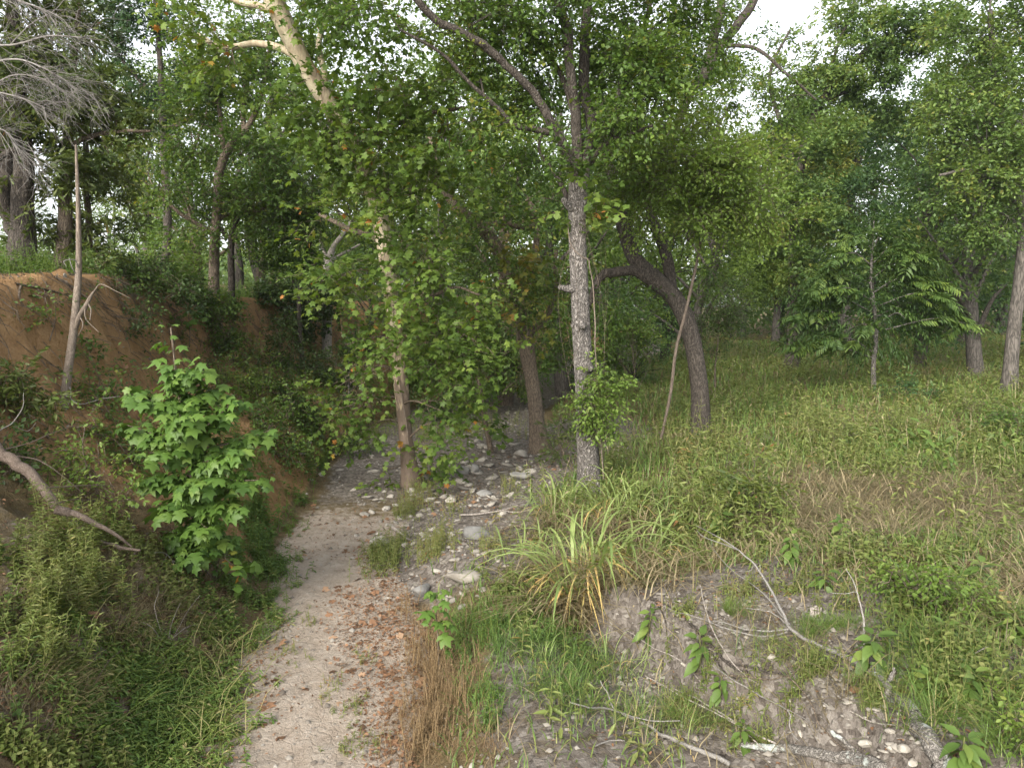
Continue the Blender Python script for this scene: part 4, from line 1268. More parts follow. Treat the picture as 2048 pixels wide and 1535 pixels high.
tree('vine', 'creeper with yellow and orange autumn leaves high on the brown vine-wrapped tree', 'vine', ('d', 1090, 13.2), [],
     [(1065, 545, -.4, 45, 35, 1.0, .3), (1020, 505, -.4, 45, 30, .8, .3), (1030, 600, -.4, 35, 35, .8, .3), (1075, 660, -.3, 30, 30, .8, .2)],
     leafmat('orange_leaf', [(0, (0.078, 0.108, 0.020)), (.55, (0.134, 0.140, 0.023)), (.8, (0.240, 0.170, 0.040)), (1, (0.300, 0.150, 0.040))]), B_BROWN, size=0.095, tmpl=T_SYCLOW, seed=8, K=6, clump=0.22, L=(.15, .3), tint=0.5, branch_r=.4)

tree('small_sycamore', 'slim young tree growing from the rubble just left of the vine-wrapped tree', 'tree', (984, 905),
     [[(984, 905, 0, .055), (972, 850, 0, .046), (962, 790, 0, .044), (955, 740, 0, .04), (950, 680, .1, .034), (955, 600, .2, .025)]],
     [(955, 640, 0, 50, 40, 1.2), (935, 760, 0, 40, 40, .9), (960, 840, -.1, 50, 30, .9), (990, 880, -.1, 40, 22, .8), (920, 800, .1, 50, 40, 1.0)],
     M_SYC, B_BROWN, size=0.12, tmpl=T_SYCLOW, seed=9, K=7, clump=0.3, tint=0.33, tvar=.3, sides=9)

# ---- left side: cedars and others on the bank
CED = dict(tmpl=T_SPRIG, K=26, size=0.12, boost=1.7, clump=0.36, flat=0.2, L=(.20, .42), spread=.30, droop=.12, tvar=.22)
tree('cedar_tree', 'big dark cedar with two thick trunks at the left edge of the bank top', 'tree', ('d', 48, 11.4),
     [[(48, 540, 0, .19), (46, 470, 0, .16), (44, 400, 0, .15), (48, 330, 0, .14), (40, 230, 0, .12), (30, 100, 0, .10), (20, -80, 0, .06)],
      [(40, 480, .1, .13), (20, 420, .1, .12), (14, 350, .1, .11), (10, 250, .1, .09), (0, 100, .1, .06)],
      [(52, 400, -.1, .06), (60, 340, -.3, .055), (45, 305, -.4, .05), (20, 300, -.5, .045), (-20, 330, -.6, .04)]],
     [(30, 200, -.4, 70, 60, 1.3), (80, 330, -.4, 50, 50, 1.2), (120, 150, -.2, 60, 60, 1.2), (20, 370, -.35, 40, 50, .8), (60, 150, .1, 90, 60, 1.3), (110, 240, .0, 70, 50, 1.4), (30, 260, -.1, 60, 40, 1.2), (90, 60, 0, 100, 50, 1.2), (0, 60, 0, 70, 60, 1.0), (70, 410, -.1, 40, 40, .8), (0, 420, 0, 30, 40, .6), (60, 490, 0, 45, 25, .8),
      (40, -120, 0, 160, 100, .9)],
     M_CEDAR, B_DARK, seed=11, tint=0.40, sides=14, rough=.12, **CED)
tree('cedar_tree', 'cedar with a broad olive green crown reaching right over the bank', 'tree', ('d', 128, 11.8),
     [[(128, 530, 0, .12), (130, 450, 0, .10), (130, 380, 0, .095), (135, 300, 0, .085), (140, 200, 0, .07), (150, 90, 0, .05), (160, 0, 0, .03)],
      [(134, 300, 0, .045), (180, 275, -.2, .04), (240, 262, -.3, .03), (300, 262, -.4, .02)]],
     [(235, 240, -.2, 70, 40, 2.0), (290, 280, -.3, 45, 30, 1.8), (170, 200, 0, 70, 50, 1.7), (150, 300, 0, 70, 40, 1.5), (200, 170, .1, 60, 40, 1.3), (110, 350, 0, 50, 35, 1.2), (150, 100, .1, 80, 50, 1.2), (220, 310, -.2, 60, 25, 1.1), (170, 20, 0, 90, 50, 1.1)],
     M_CEDAR, B_BROWN, seed=12, tint=0.50, sides=12, rough=.1, **CED)
tree('cedar_tree', 'slender cedar with a thin straight trunk and low drooping green on the bank rim', 'tree', ('d', 180, 12.2),
     [[(180, 540, 0, .07), (178, 450, 0, .055), (172, 380, 0, .05), (172, 300, 0, .045), (165, 200, 0, .03)]],
     [(180, 350, -.2, 60, 40, 1.2), (240, 330, -.1, 50, 30, 1.0), (150, 440, -.1, 60, 30, 1.3), (190, 480, -.2, 55, 30, 1.4), (215, 430, 0, 45, 30, 1.0), (150, 500, -.1, 55, 25, 1.2), (210, 510, -.2, 45, 22, 1.0), (100, 460, 0, 45, 30, .8), (230, 380, 0, 40, 26, .6)],
     M_CEDAR, B_BROWN, seed=13, tint=0.55, sides=9, **CED)
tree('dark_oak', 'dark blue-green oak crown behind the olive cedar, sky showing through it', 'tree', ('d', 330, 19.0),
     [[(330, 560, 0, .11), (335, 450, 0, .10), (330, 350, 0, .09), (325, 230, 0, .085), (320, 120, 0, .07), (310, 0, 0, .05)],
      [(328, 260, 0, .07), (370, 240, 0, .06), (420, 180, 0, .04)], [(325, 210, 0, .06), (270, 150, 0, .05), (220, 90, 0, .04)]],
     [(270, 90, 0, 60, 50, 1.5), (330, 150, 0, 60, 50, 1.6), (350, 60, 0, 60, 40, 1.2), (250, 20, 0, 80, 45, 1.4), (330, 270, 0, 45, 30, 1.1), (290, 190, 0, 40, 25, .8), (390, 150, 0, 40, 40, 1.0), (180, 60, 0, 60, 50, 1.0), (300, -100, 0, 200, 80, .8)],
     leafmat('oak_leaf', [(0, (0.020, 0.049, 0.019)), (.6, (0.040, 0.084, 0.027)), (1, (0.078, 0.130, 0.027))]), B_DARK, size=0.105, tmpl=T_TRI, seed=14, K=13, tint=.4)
B_DEADTWIG = barkmat('dead_twig_bark', (.12, .11, .10), (.27, .255, .24), scale=24, squash=0.4, bump=0.25)
tree('bare_tree', 'leafless grey tree whose bleached twigs hang into the top left corner', 'dead tree', ('d', -330, 9.6),
     [[(-330, 560, 0, .13), (-310, 400, 0, .11), (-280, 250, 0, .09), (-240, 120, 0, .075), (-200, 0, 0, .06), (-170, -120, 0, .04)],
      [(-270, 220, 0, .0275), (-160, 110, 0, .0220), (-60, 85, -.1, .0176), (20, 90, -.2, .0132), (100, 72, -.3, .0088), (170, 75, -.3, .0050)],
      [(-160, 110, 0, .0165), (-60, 130, -.1, .0143), (30, 118, -.2, .0110), (95, 140, -.3, .0077), (150, 178, -.3, .0044), (160, 220, -.3, .0028)],
      [(-250, 160, 0, .0220), (-140, 190, 0, .0187), (-50, 180, -.1, .0143), (30, 192, -.2, .0094), (90, 215, -.2, .0039)],
      [(-240, 120, 0, .0248), (-120, 20, 0, .0198), (-30, -10, -.1, .0165), (50, 5, -.2, .0110), (120, 35, -.2, .0055), (140, 60, -.2, .0028)],
      [(-150, 195, 0, .0143), (-60, 240, -.1, .0110), (10, 262, -.2, .0072), (40, 300, -.2, .0033)],
      [(-30, 180, -.1, .0099), (30, 150, -.1, .0077), (90, 160, -.2, .0055), (140, 190, -.2, .0033), (185, 200, -.2, .0022)],
      [(20, 90, -.2, .0077), (60, 50, -.2, .0060), (110, 20, -.2, .0039), (135, -10, -.2, .0028)]],
     [], M_ELM, B_DEADTWIG, seed=15, sides=9, limb_name='branch')


def bare_twigs(root_name, anchors, n, Lm, seed, parent, b, mat, down=-0.25, rgt=0.6, r0=0.005):
    """sprays of bare twiglets along given anchor lines (lists of world points), joined as one part"""
    rng = np.random.default_rng(seed)
    A, D = [], []
    for line in anchors:
        line = np.asarray(line)
        t = rng.uniform(0.1, 1, n) * (len(line) - 1)
        i = np.minimum(t.astype(int), len(line) - 2); f = (t - i)[:, None]
        A.append(line[i] * (1 - f) + line[i + 1] * f); D.append(nrm(line[i + 1] - line[i]))
    A = np.concatenate(A); D = np.concatenate(D)
    blk = []
    L0 = Lm
    for lev in range(3):
        m = len(A)
        dv = nrm(D + rng.normal(size=(m, 3)) * 0.55 + np.array((0.12 * rgt, 0, down * 0.5)))
        L = L0 * rng.uniform(0.5, 1.3, m)
        C = A + dv * L[:, None]; C[:, 2] += down * 0.35 * L
        B = (A + C) / 2 + rng.normal(size=(m, 3)) * 0.10 * L[:, None]; B[:, 2] += 0.06 * L
        blk += twigs(A - b, B - b, C - b, r0 / (1 + lev * 0.7), r0 * 0.45 / (1 + lev), 0.5)
        f = rng.uniform(0.35, 1, (m, 2))
        A2 = np.concatenate([B + (C - B) * f[:, :1], A + (B - A) * f[:, 1:]]); D = np.concatenate([dv, dv]); A = A2; L0 *= 0.6
        if len(A) > 2600: 
            k = rng.choice(len(A), 2600, replace=False); A, D = A[k], D[k]
    o = link('twigs', make_mesh('twigs', blk, mat), parent); tag(o, kind='stuff')


_bt = [o for o in bpy.data.objects if o.name == 'bare_tree'][0]
_bb = np.array(_bt.location)
_d = _bb[1]
bare_twigs('twigs', [[P(x, y, _d + q) for x, y, q in ln] for ln in (
    [(-60, 85, -.1), (20, 90, -.2), (100, 72, -.3), (170, 75, -.3)], [(-60, 130, -.1), (30, 118, -.2), (95, 140, -.3), (150, 178, -.3)],
    [(-50, 180, -.1), (30, 192, -.2), (90, 215, -.2)], [(-30, -10, -.1), (50, 5, -.2), (120, 35, -.2)], [(-60, 240, -.1), (10, 262, -.2), (40, 300, -.2)],
    [(-30, 180, -.1), (30, 150, -.1), (90, 160, -.2), (140, 190, -.2)])], 26, .50, 16, _bt, _bb, B_DEADTWIG)

# ---- trees on the bank top further along
tree('cedar_elm', 'slender dark-stemmed elm on the bank top, forking high among fine leaves', 'tree', ('d', 428, 15.5),
     [[(428, 600, 0, .13), (428, 540, 0, .105), (430, 480, 0, .10), (436, 400, 0, .095), (440, 340, 0, .09), (462, 290, 0, .08), (490, 262, 0, .07), (515, 215, 0, .05), (530, 150, 0, .035), (540, 80, 0, .02)],
      [(488, 264, 0, .055), (486, 220, .1, .05), (492, 170, .1, .045), (500, 120, .2, .03)], [(440, 345, 0, .05), (445, 280, .2, .05), (440, 220, .3, .045), (425, 160, .3, .03), (400, 120, .3, .02)],
      [(432, 470, 0, .05), (400, 450, -.1, .045), (360, 425, -.2, .04), (320, 390, -.3, .025)], [(434, 440, 0, .05), (470, 420, .2, .045), (520, 420, .3, .035), (560, 390, .4, .02)]],
     [(450, 150, .2, 80, 60, 1.9), (540, 200, 0, 70, 60, 1.8), (400, 200, .2, 60, 60, 1.7), (380, 280, .1, 70, 50, 1.8), (500, 310, -.2, 70, 50, 1.8), (560, 300, 0, 60, 50, 1.6), (340, 370, -.3, 60, 40, 1.7), (410, 390, -.2, 80, 40, 1.8),
      (500, 410, -.1, 80, 45, 1.8), (580, 420, .3, 70, 45, 1.7), (480, 480, -.2, 50, 30, 1.1), (390, 470, -.2, 50, 30, 1.2), (600, 360, .4, 60, 50, 1.5), (430, 60, .2, 90, 60, 1.4), (560, 110, .3, 70, 60, 1.4), (470, -90, 0, 220, 90, .7), (310, 320, 0, 40, 40, .9)],
     M_ELM, B_BROWN, size=0.080, boost=1.2, seed=17, tint=.42, sides=12)
tree('bank_tree', 'dark straight trunk standing on the bank rim beside the gap of bright plateau', 'tree', ('d', 464, 16.5),
     [[(464, 620, 0, .085), (463, 560, 0, .075), (462, 500, 0, .075), (468, 450, 0, .07), (500, 400, 0, .05), (530, 350, 0, .035)], [(463, 480, 0, .05), (430, 445, 0, .04), (400, 430, 0, .03)]],
     [(520, 440, -.2, 70, 35, 1.7), (460, 430, .2, 60, 30, 1.3), (560, 480, 0, 60, 30, 1.5), (600, 450, 0, 60, 40, 1.5)],
     M_ELM, B_DARK, size=0.075, seed=18, tint=.35, sides=10)
tree('pale_trunk_tree', 'grey trunk beyond the gap on the plateau, left one of two', 'tree', ('d', 481, 25.0),
     [[(482, 575, 0, .16), (479, 540, 0, .14), (474, 500, 0, .135), (470, 440, 0, .12), (480, 330, 0, .09)]],
     [(480, 300, 0, 70, 60, 1.5), (430, 400, 0, 60, 40, 1.2), (530, 400, 0, 50, 40, 1.2)], M_LIGHT, B_FAR, size=0.12, tmpl=T_TRI, seed=19, sides=10, want_twigs=False)
tree('pale_trunk_tree', 'brownish trunk beyond the gap on the plateau, right one of two', 'tree', ('d', 520, 26.0),
     [[(517, 575, 0, .16), (521, 540, 0, .15), (526, 500, 0, .14), (530, 420, 0, .12), (540, 320, 0, .09)], [(545, 575, .5, .13), (548, 520, .5, .13), (552, 460, .5, .12), (560, 380, .5, .09)]],
     [(540, 420, 0, 60, 50, 1.5), (590, 330, 0, 80, 70, 1.5), (560, 500, .5, 40, 25, .8)], M_ELM, B_BROWN, size=0.12, tmpl=T_TRI, seed=20, sides=10, want_twigs=False)
tree('split_tree', 'broken grey tree with splintered forked stem behind the dark bank shrub', 'tree', ('d', 652, 19.5),
     [[(652, 590, 0, .13), (655, 560, 0, .12), (658, 525, 0, .13), (666, 495, 0, .07), (684, 470, 0, .055), (700, 445, .1, .04)], [(656, 540, 0, .07), (650, 500, .2, .05), (630, 470, .3, .04)], [(662, 520, 0, .05), (690, 505, .2, .04), (720, 490, .3, .03)]],
     [(640, 430, .3, 60, 40, 1.5), (720, 440, .4, 60, 40, 1.4)], M_LIGHT, B_DEAD, size=0.09, seed=21, sides=10)
tree('young_tree', 'young tree rising through the dark shrub at the head of the bank', 'tree', ('d', 605, 17.0),
     [[(602, 700, 0, .06), (600, 650, 0, .05), (598, 600, 0, .05), (604, 550, 0, .045), (615, 500, 0, .035), (640, 450, 0, .025)], [(600, 600, 0, .03), (585, 550, 0, .025), (590, 480, 0, .02)]],
     [(600, 480, -.2, 60, 40, 1.5), (570, 540, -.2, 50, 35, 1.4), (640, 530, -.1, 50, 40, 1.4), (610, 420, 0, 60, 40, 1.5)], M_ELM, B_DARK, size=0.085, seed=22, tint=.25, sides=8)

# ---- dead snag on the bank and its splintered branch
def snag():
    base = G(128, 812)
    root = empty('dead_snag', base)
    tag(root, 'thin bleached dead trunk leaning right against the brown bank, splintered branch at its side', 'dead tree')
    d = base[1]
    main = [(126, 820, 0, .0484), (136, 740, .1, .0468), (147, 660, .3, .0452), (153, 600, .4, .0406), (157, 540, .5, .0351), (157, 460, .5, .0281), (155, 370, .5, .0218), (152, 290, .5, .0109)]
    p, r = spline([P(x, y, d + q) for x, y, q, _ in main], [w for *_, w in main], 6)
    p[0, 2] -= .1
    link('trunk', make_mesh('trunk', tube(p - base, r, 12, .5, .12, 3), B_TAN, smooth=True), root)
    for nm, ln in (('broken_branch', [(150, 660, .3, .0265), (160, 632, .25, .0312), (172, 612, .2, .0281), (181, 594, .2, .02), (190, 580, .2, .0078), (202, 568, .2, .0047), (232, 582, .1, .0039), (262, 597, .1, .0023)]),
                   ('splinter', [(176, 606, .2, .0109), (182, 620, .15, .0078), (180, 640, .1, .0047)]), ('splinter', [(170, 615, .2, .0094), (172, 638, .15, .0055), (198, 664, .1, .0031)]),
                   ('splinter', [(160, 632, .25, .0094), (166, 650, .2, .0062), (156, 672, .2, .0031)]),
                   ('dead_twig', [(157, 540, .5, .0078), (150, 520, .4, .0062), (128, 522, .3, .0047), (133, 533, .3, .0031)]), ('dead_twig', [(155, 552, .5, .0070), (145, 536, .4, .0055), (138, 515, .4, .0031)]),
                   ('dead_twig', [(130, 790, .0, .0094), (160, 808, -.1, .0062), (200, 798, -.2, .0047), (240, 792, -.2, .0023)]), ('dead_twig', [(135, 760, .1, .0094), (142, 790, 0, .0062), (128, 830, -.1, .0031)])):
        p, r = spline([P(x, y, d + q) for x, y, q, _ in ln], [w for *_, w in ln], 4)
        link(nm, make_mesh(nm, tube(p - base, r, 7, .5, .15, 5), B_TAN if nm != 'dead_twig' else B_PALE, smooth=True), root)


snag()

# ---- right side
def frond_mesh(n=6, seed=0):
    rng = np.random.default_rng(seed)
    blk = []
    ax = np.array([(t, 0, -0.28 * t * t) for t in np.linspace(0, 1, 5)])
    blk += tube(ax, np.linspace(.008, .003, 5), 3, .4)
    for i in range(n):
        t = 0.22 + 0.74 * i / n
        p = np.array((t, 0, -0.28 * t * t))
        for s in (-1, 1):
            dv = np.array((0.55 + rng.normal() * .1, s, -0.35 + rng.normal() * .1))
            blk += [b_[:3] for b_ in leaves(T_LANCE, p[None], dv[None], np.array([[0.1, 0, 1.0]]), .50 * (1 - .35 * abs(t - .5)), np.array([rng.uniform(.2, .7)]))]
    blk += [b_[:3] for b_ in leaves(T_LANCE, ax[-1][None], np.array([[1, 0, -.6]]), np.array([[.3, 0, 1.0]]), .38, np.array([.5]))]
    return make_mesh('frond', blk, M_WALNUT)


def walnut():
    rng = np.random.default_rng(44)
    base = G(1748, 782)
    d = base[1]
    root = empty('pinnate_tree', base)
    tag(root, 'small tree with feathery pinnate leaves spreading wide above a thin stem in the meadow', 'tree')
    p, r = spline([base - (0, 0, .1), P(1747, 730, d), P(1752, 680, d), P(1750, 620, d), P(1742, 560, d), P(1745, 490, d), P(1748, 450, d)], [.065, .055, .05, .042, .034, .02, .01], 5)
    link('trunk', make_mesh('trunk', tube(p - base, r, 10, .5, .08, 2, .3), B_GREY, smooth=True), root)
    tiers = [(690, 1650, 1600, -.4), (680, 1700, 1655, -.7), (640, 1870, 1930, -.5), (625, 1650, 1590, -.3), (610, 1820, 1900, .4), (600, 1680, 1615, .5), (590, 1830, 1890, -.6), (580, 1700, 1640, -.6), (560, 1800, 1880, -.3), (545, 1690, 1640, 0),
             (530, 1790, 1850, .2), (510, 1710, 1670, -.3), (500, 1780, 1820, -.4), (480, 1725, 1690, .1), (470, 1765, 1800, .0), (650, 1740, 1700, -1.0), (630, 1790, 1810, -1.0), (600, 1740, 1750, -1.0), (560, 1745, 1740, -.9), (445, 1748, 1748, 0)]
    meshes = [frond_mesh(6, 50 + i) for i in range(4)]
    n = 0
    wood = []
    for (y, xm, xe, dq) in tiers:
        a = P(1747, min(y + 25, 720), d)
        m_, e = P(xm, y - 4, d + dq * .6), P(xe, y + 6, d + dq)
        pth, rr = spline([a, m_, e], [.018, .012, .005], 6)
        wood += tube(pth - base, rr, 5, .5)
        for i in range(4, len(pth)):
            for s in range(2):
                if n >= 280: break
                o = link('frond', meshes[n % 4], root); n += 1
                dv = nrm((pth[i] - pth[i - 1]) * 2.2 + rng.normal(size=3) * 0.16 + np.array((0, -0.03, -0.01)))
                X = Vector((dv[0], dv[1], dv[2] * .5)).normalized()
                Zv = Vector((rng.normal() * .25, rng.normal() * .25 - .15, 1))
                Y = Zv.cross(X).normalized(); Zv = X.cross(Y)
                s_ = rng.uniform(.32, .50)
                M = Matrix((X, Y, Zv)).transposed().to_4x4() @ Matrix.Diagonal((s_, s_, s_, 1))
                M.translation = Vector((pth[i] - base + rng.normal(size=3) * .05).tolist())
                o.matrix_local = M
    o = link('twigs', make_mesh('twigs', wood, B_GREY), root); tag(o, kind='stuff')
    # the finer inner leaves
    c = []
    for px, py, rx, ry, m in ((1745, 600, 150, 60, 190), (1640, 660, 75, 38, 70), (1850, 635, 90, 40, 90), (1750, 520, 95, 50, 120), (1750, 680, 110, 30, 80), (1745, 460, 45, 36, 36), (1640, 590, 70, 36, 70), (1820, 550, 70, 40, 60)):
        q = rdir(rng, m) * rng.uniform(size=(m, 1)) ** .5 * np.array((rx / FPX * d, .5, ry / FPX * d))
        c.append(P(px, py, d) + q)
    c = np.concatenate(c); dv = nrm(c - P(1747, 600, d)); dv[:, 2] = dv[:, 2] * .4 - .15
    blk, tw = sprays(rng, c - base, dv, rng.uniform(.3, .5, len(c)), 14, .13, T_LANCE, flat=.9, tint0=np.clip(.3 + .18 * rng.normal(size=len(c)), 0, 1), spread=.10, droop=.35, tvar=.15)
    o = link('foliage', make_mesh('foliage', blk, M_WALNUT), root); tag(o, kind='stuff')


walnut()

tree('edge_tree', 'straight trunk at the right edge of the meadow under a broad overhanging crown', 'tree', (2018, 785),
     [[(2018, 785, 0, .17), (2022, 720, 0, .15), (2030, 640, 0, .145), (2040, 560, 0, .14), (2046, 480, 0, .13), (2040, 380, 0, .12), (2010, 260, 0, .10), (1990, 150, 0, .08), (1980, 20, 0, .05)],
      [(2035, 400, 0, .07), (1980, 360, -.3, .06), (1930, 340, -.5, .045), (1880, 350, -.7, .03)], [(2020, 300, 0, .07), (2060, 200, 0, .06), (2080, 80, 0, .04)], [(2040, 450, 0, .05), (1990, 420, -.4, .04), (1950, 400, -.7, .025)]],
     [(1980, 360, -.5, 90, 60, 1.9), (1910, 380, -.6, 60, 50, 1.6), (2020, 440, -.7, 70, 45, 1.7), (1960, 270, -.4, 90, 60, 1.9), (2040, 280, -.5, 70, 70, 1.8), (1990, 170, -.2, 100, 60, 1.8), (1900, 210, .1, 70, 50, 1.5),
      (1930, 80, .2, 90, 60, 1.5), (2030, 60, 0, 80, 70, 1.6), (1960, 450, -.7, 60, 35, 1.4), (2000, -110, 0, 220, 100, .8)],
     M_FAR, B_FAR, size=0.086, seed=31, tint=.5, sides=14, boost=1.5)
tree('meadow_tree', 'slim grey tree at the back of the meadow left of the feathery one', 'tree', (1552, 686),
     [[(1552, 686, 0, .22), (1552, 650, 0, .19), (1557, 600, 0, .19), (1562, 550, 0, .16), (1552, 510, 0, .14), (1560, 450, 0, .12), (1580, 350, 0, .10), (1600, 250, 0, .07)], [(1560, 590, 0, .12), (1585, 570, 0, .1), (1600, 540, .2, .08), (1640, 470, .5, .06)]],
     [(1540, 540, -.6, 60, 40, 1.8), (1580, 480, 0, 70, 50, 1.8), (1500, 570, 0, 60, 40, 1.6), (1600, 400, 0, 80, 60, 1.8), (1560, 330, 0, 80, 60, 1.6), (1640, 300, 1, 80, 60, 1.8), (1500, 470, .5, 70, 60, 1.8), (1620, 540, 0, 50, 35, 1.3), (1660, 220, 0, 90, 50, 1.4)],
     M_LIGHT, B_FAR, size=0.14, tmpl=T_TRI, seed=32, tint=.42, sides=10, clump=.6, L=(.45, .9), want_twigs=False, boost=1.3)
tree('shaded_tree', 'dark ivy-clad trunk in the deep shade behind the feathery tree', 'tree', (1928, 690),
     [[(1928, 690, 0, .26), (1932, 640, 0, .23), (1938, 580, 0, .26), (1945, 520, 0, .25), (1955, 460, 0, .20), (1965, 380, 0, .16), (1950, 250, 0, .12)], [(1938, 570, .1, .12), (1925, 500, .3, .11), (1935, 440, .4, .09)], [(1960, 400, 0, .1), (1880, 385, .2, .09), (1790, 380, .3, .06)]],
     [(1850, 320, 0, 100, 60, 1.9), (1760, 370, 0, 80, 50, 1.9), (1950, 340, 0, 100, 60, 1.9), (1700, 420, .3, 70, 50, 1.6), (1830, 440, .5, 90, 40, 1.6), (1800, 240, .6, 100, 60, 1.8), (1900, 180, .5, 90, 60, 1.6), (2020, 300, 0, 80, 80, 1.6)],
     M_BLUE, B_DARK, size=0.14, tmpl=T_TRI, seed=33, tint=.40, sides=12, clump=.6, L=(.45, .9), want_twigs=False)
tree('sunlit_tree', 'tree crown with warm sunlight painted into its yellowish leaves above the middle of the meadow', 'tree', ('d', 1690, 36.0),
     [[(1690, 660, 0, .3), (1690, 560, 0, .26), (1695, 450, 0, .22), (1710, 350, 0, .18), (1730, 260, 0, .12)]],
     [(1720, 290, 0, 90, 50, 2.0), (1770, 250, 0, 70, 40, 1.8), (1650, 340, 0, 80, 50, 1.9), (1620, 420, 0, 70, 60, 1.8), (1700, 400, 0, 80, 60, 2.0), (1600, 300, 0, 60, 50, 1.3)],
     leafmat('sun_tinted_leaf', [(0, (0.134, 0.162, 0.031)), (.5, (0.213, 0.232, 0.043)), (1, (0.260, 0.265, 0.080))]), B_FAR, size=0.19, tmpl=T_TRI, seed=34, tint=.5, clump=.8, L=(.6, 1.1), want_twigs=False, sides=10)  # warm sunlight on this far crown is put into its yellow leaf colours
tree('sky_limb_tree', 'tall thin-crowned tree whose bare dark limbs cross the bright sky at upper right', 'tree', ('d', 1586, 23.5),
     [[(1586, 660, 0, .2), (1588, 560, 0, .18), (1590, 460, 0, .17), (1596, 360, 0, .16), (1615, 270, 0, .13), (1650, 190, 0, .11), (1700, 130, 0, .09), (1760, 80, 0, .07), (1830, 30, 0, .05), (1880, 5, 0, .03)],
      [(1640, 205, 0, .07), (1700, 180, .2, .06), (1780, 150, .4, .045), (1850, 100, .6, .03)], [(1655, 185, 0, .06), (1670, 110, .2, .05), (1700, 30, .4, .04), (1720, -40, .5, .03)], [(1602, 345, 0, .08), (1560, 240, .2, .07), (1540, 150, .3, .05), (1580, 60, .4, .04)]],
     [(1605, 320, -1.3, 80, 60, 1.7), (1600, 430, -1.3, 70, 60, 1.7), (1605, 530, -1.3, 60, 50, 1.5), (1650, 250, -1, 60, 50, 1.3), (1640, 130, .1, 80, 50, 1.2), (1740, 70, .3, 80, 50, 1.2), (1800, 130, .5, 80, 45, 1.4), (1690, 180, .2, 80, 40, 1.4), (1580, 200, .3, 70, 40, 1.4), (1850, 60, .6, 70, 50, 1.3), (1600, 280, .2, 70, 40, 1.3), (1720, 10, .3, 80, 40, .9), (1780, 200, .6, 80, 40, 1.4), (1700, 110, -.3, 70, 40, 1.3), (1790, 50, -.2, 70, 36, 1.3), (1860, 20, -.1, 60, 36, 1.3), (1560, 90, .4, 40, 40, .6), (1660, 40, .3, 60, 40, .7)],
     M_FAR, B_DARK, size=0.115, tmpl=T_TRI, boost=1.4, seed=35, tint=.45, sides=12, want_twigs=False)
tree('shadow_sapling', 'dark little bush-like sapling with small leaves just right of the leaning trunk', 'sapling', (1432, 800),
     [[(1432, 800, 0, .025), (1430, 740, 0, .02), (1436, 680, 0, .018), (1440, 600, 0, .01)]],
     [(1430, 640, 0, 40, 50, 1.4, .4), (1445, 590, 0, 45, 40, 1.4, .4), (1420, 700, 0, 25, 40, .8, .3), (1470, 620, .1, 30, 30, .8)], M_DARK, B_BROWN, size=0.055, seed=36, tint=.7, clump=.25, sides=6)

# ================================================================== WOODS BEHIND
def far_tree_meshes(seed, H, lm, bm, size, cover, trunk_r=.2, crown0=.25, wide=.34):
    """one background tree about its own foot: a trunk mesh with limbs and a foliage mesh"""
    rng = np.random.default_rng(seed)
    top = np.array((rng.normal() * .08 * H, rng.normal() * .08 * H, H * .92))
    mids = [np.array((rng.normal() * .03 * H, rng.normal() * .03 * H, H * f)) for f in (.2, .4, .65)]
    p, r = spline([np.array((0, 0, -.3)), *mids, top], [trunk_r * 1.15, trunk_r * .9, trunk_r * .75, trunk_r * .5, trunk_r * .12], 6)
    wood = tube(p, r, 9, .5, .1, seed, .3)
    fol = []
    M = 19
    for i in range(M):
        f = crown0 + (1 - crown0) * (i + .5) / M
        a = i * 2.4 + rng.normal() * .4
        env = wide * H * math.sin(math.pi * min(1, .12 + .85 * ((f - crown0) / (1 - crown0)))) ** .6
        c = np.array((math.cos(a) * env * rng.uniform(.35, 1), math.sin(a) * env * rng.uniform(.35, 1), H * f + rng.normal() * .03 * H))
        k = int(np.clip((f - .15) * len(p), 2, len(p) - 1))
        pth, rr = spline([p[k], (p[k] + c) / 2 + rng.normal(size=3) * .15 + (0, 0, .2), c], [r[k] * .5, r[k] * .3, .012], 4)
        wood += tube(pth, rr, 5, .5)
        rad = H * .112 * rng.uniform(.8, 1.3)
        n = int(cover * 2.1 * rad * rad / (.20 * size * size) / 14)
        off = rdir(rng, n) * rng.uniform(size=(n, 1)) ** .45 * rad * np.array((1.15, 1.15, .75))
        dv = off / rad + .5 * nrm(c * np.array((1, 1, .2)))[None] + rng.normal(size=(n, 3)) * .35
        # loose sub-clumps so that the outline stays ragged
        g = vnoise((c[0] + off[:, 0]) * 1.3, (c[1] + off[:, 1]) * 1.3, (c[2] + off[:, 2]) * 1.3) > -.28
        off, dv = off[g], dv[g]
        blk, _ = sprays(rng, c + off, dv, rng.uniform(.4, .8, len(off)), 14, size, T_TRI, flat=.6, tint0=np.clip(.42 + .2 * rng.normal() + .1 * rng.normal(size=len(off)), .03, .85), tvar=.25)
        fol += blk
    return make_mesh('trunk', wood, bm, smooth=True), make_mesh('foliage', fol, lm)


FARKINDS = [far_tree_meshes(70, 10.5, M_FAR, B_FAR, .15, 1.9), far_tree_meshes(71, 9.0, M_BLUE, B_DARK, .15, 1.9, crown0=.15),
            far_tree_meshes(72, 11.5, M_LIGHT, B_FAR, .15, 1.7, crown0=.22), far_tree_meshes(73, 8.0, M_ELM, B_BROWN, .14, 2.0, crown0=.10, wide=.38),
            far_tree_meshes(74, 4.2, M_BLUE, B_DARK, .12, 1.8, .09, crown0=.05, wide=.42)]


def far_tree(kind, px, d, s, label, cat='tree', name='woodland_tree', group=None, rot=None, z=1.0):
    b = on_ground(px, d)
    root = empty(name, b)
    tag(root, label, cat, group)
    k = FARKINDS[kind]
    link('trunk', k[0], root)
    f = link('foliage', k[1], root); tag(f, kind='stuff')
    root.rotation_euler = (0, 0, px * .37 if rot is None else rot)
    root.scale = (s, s, s * z)
    return root


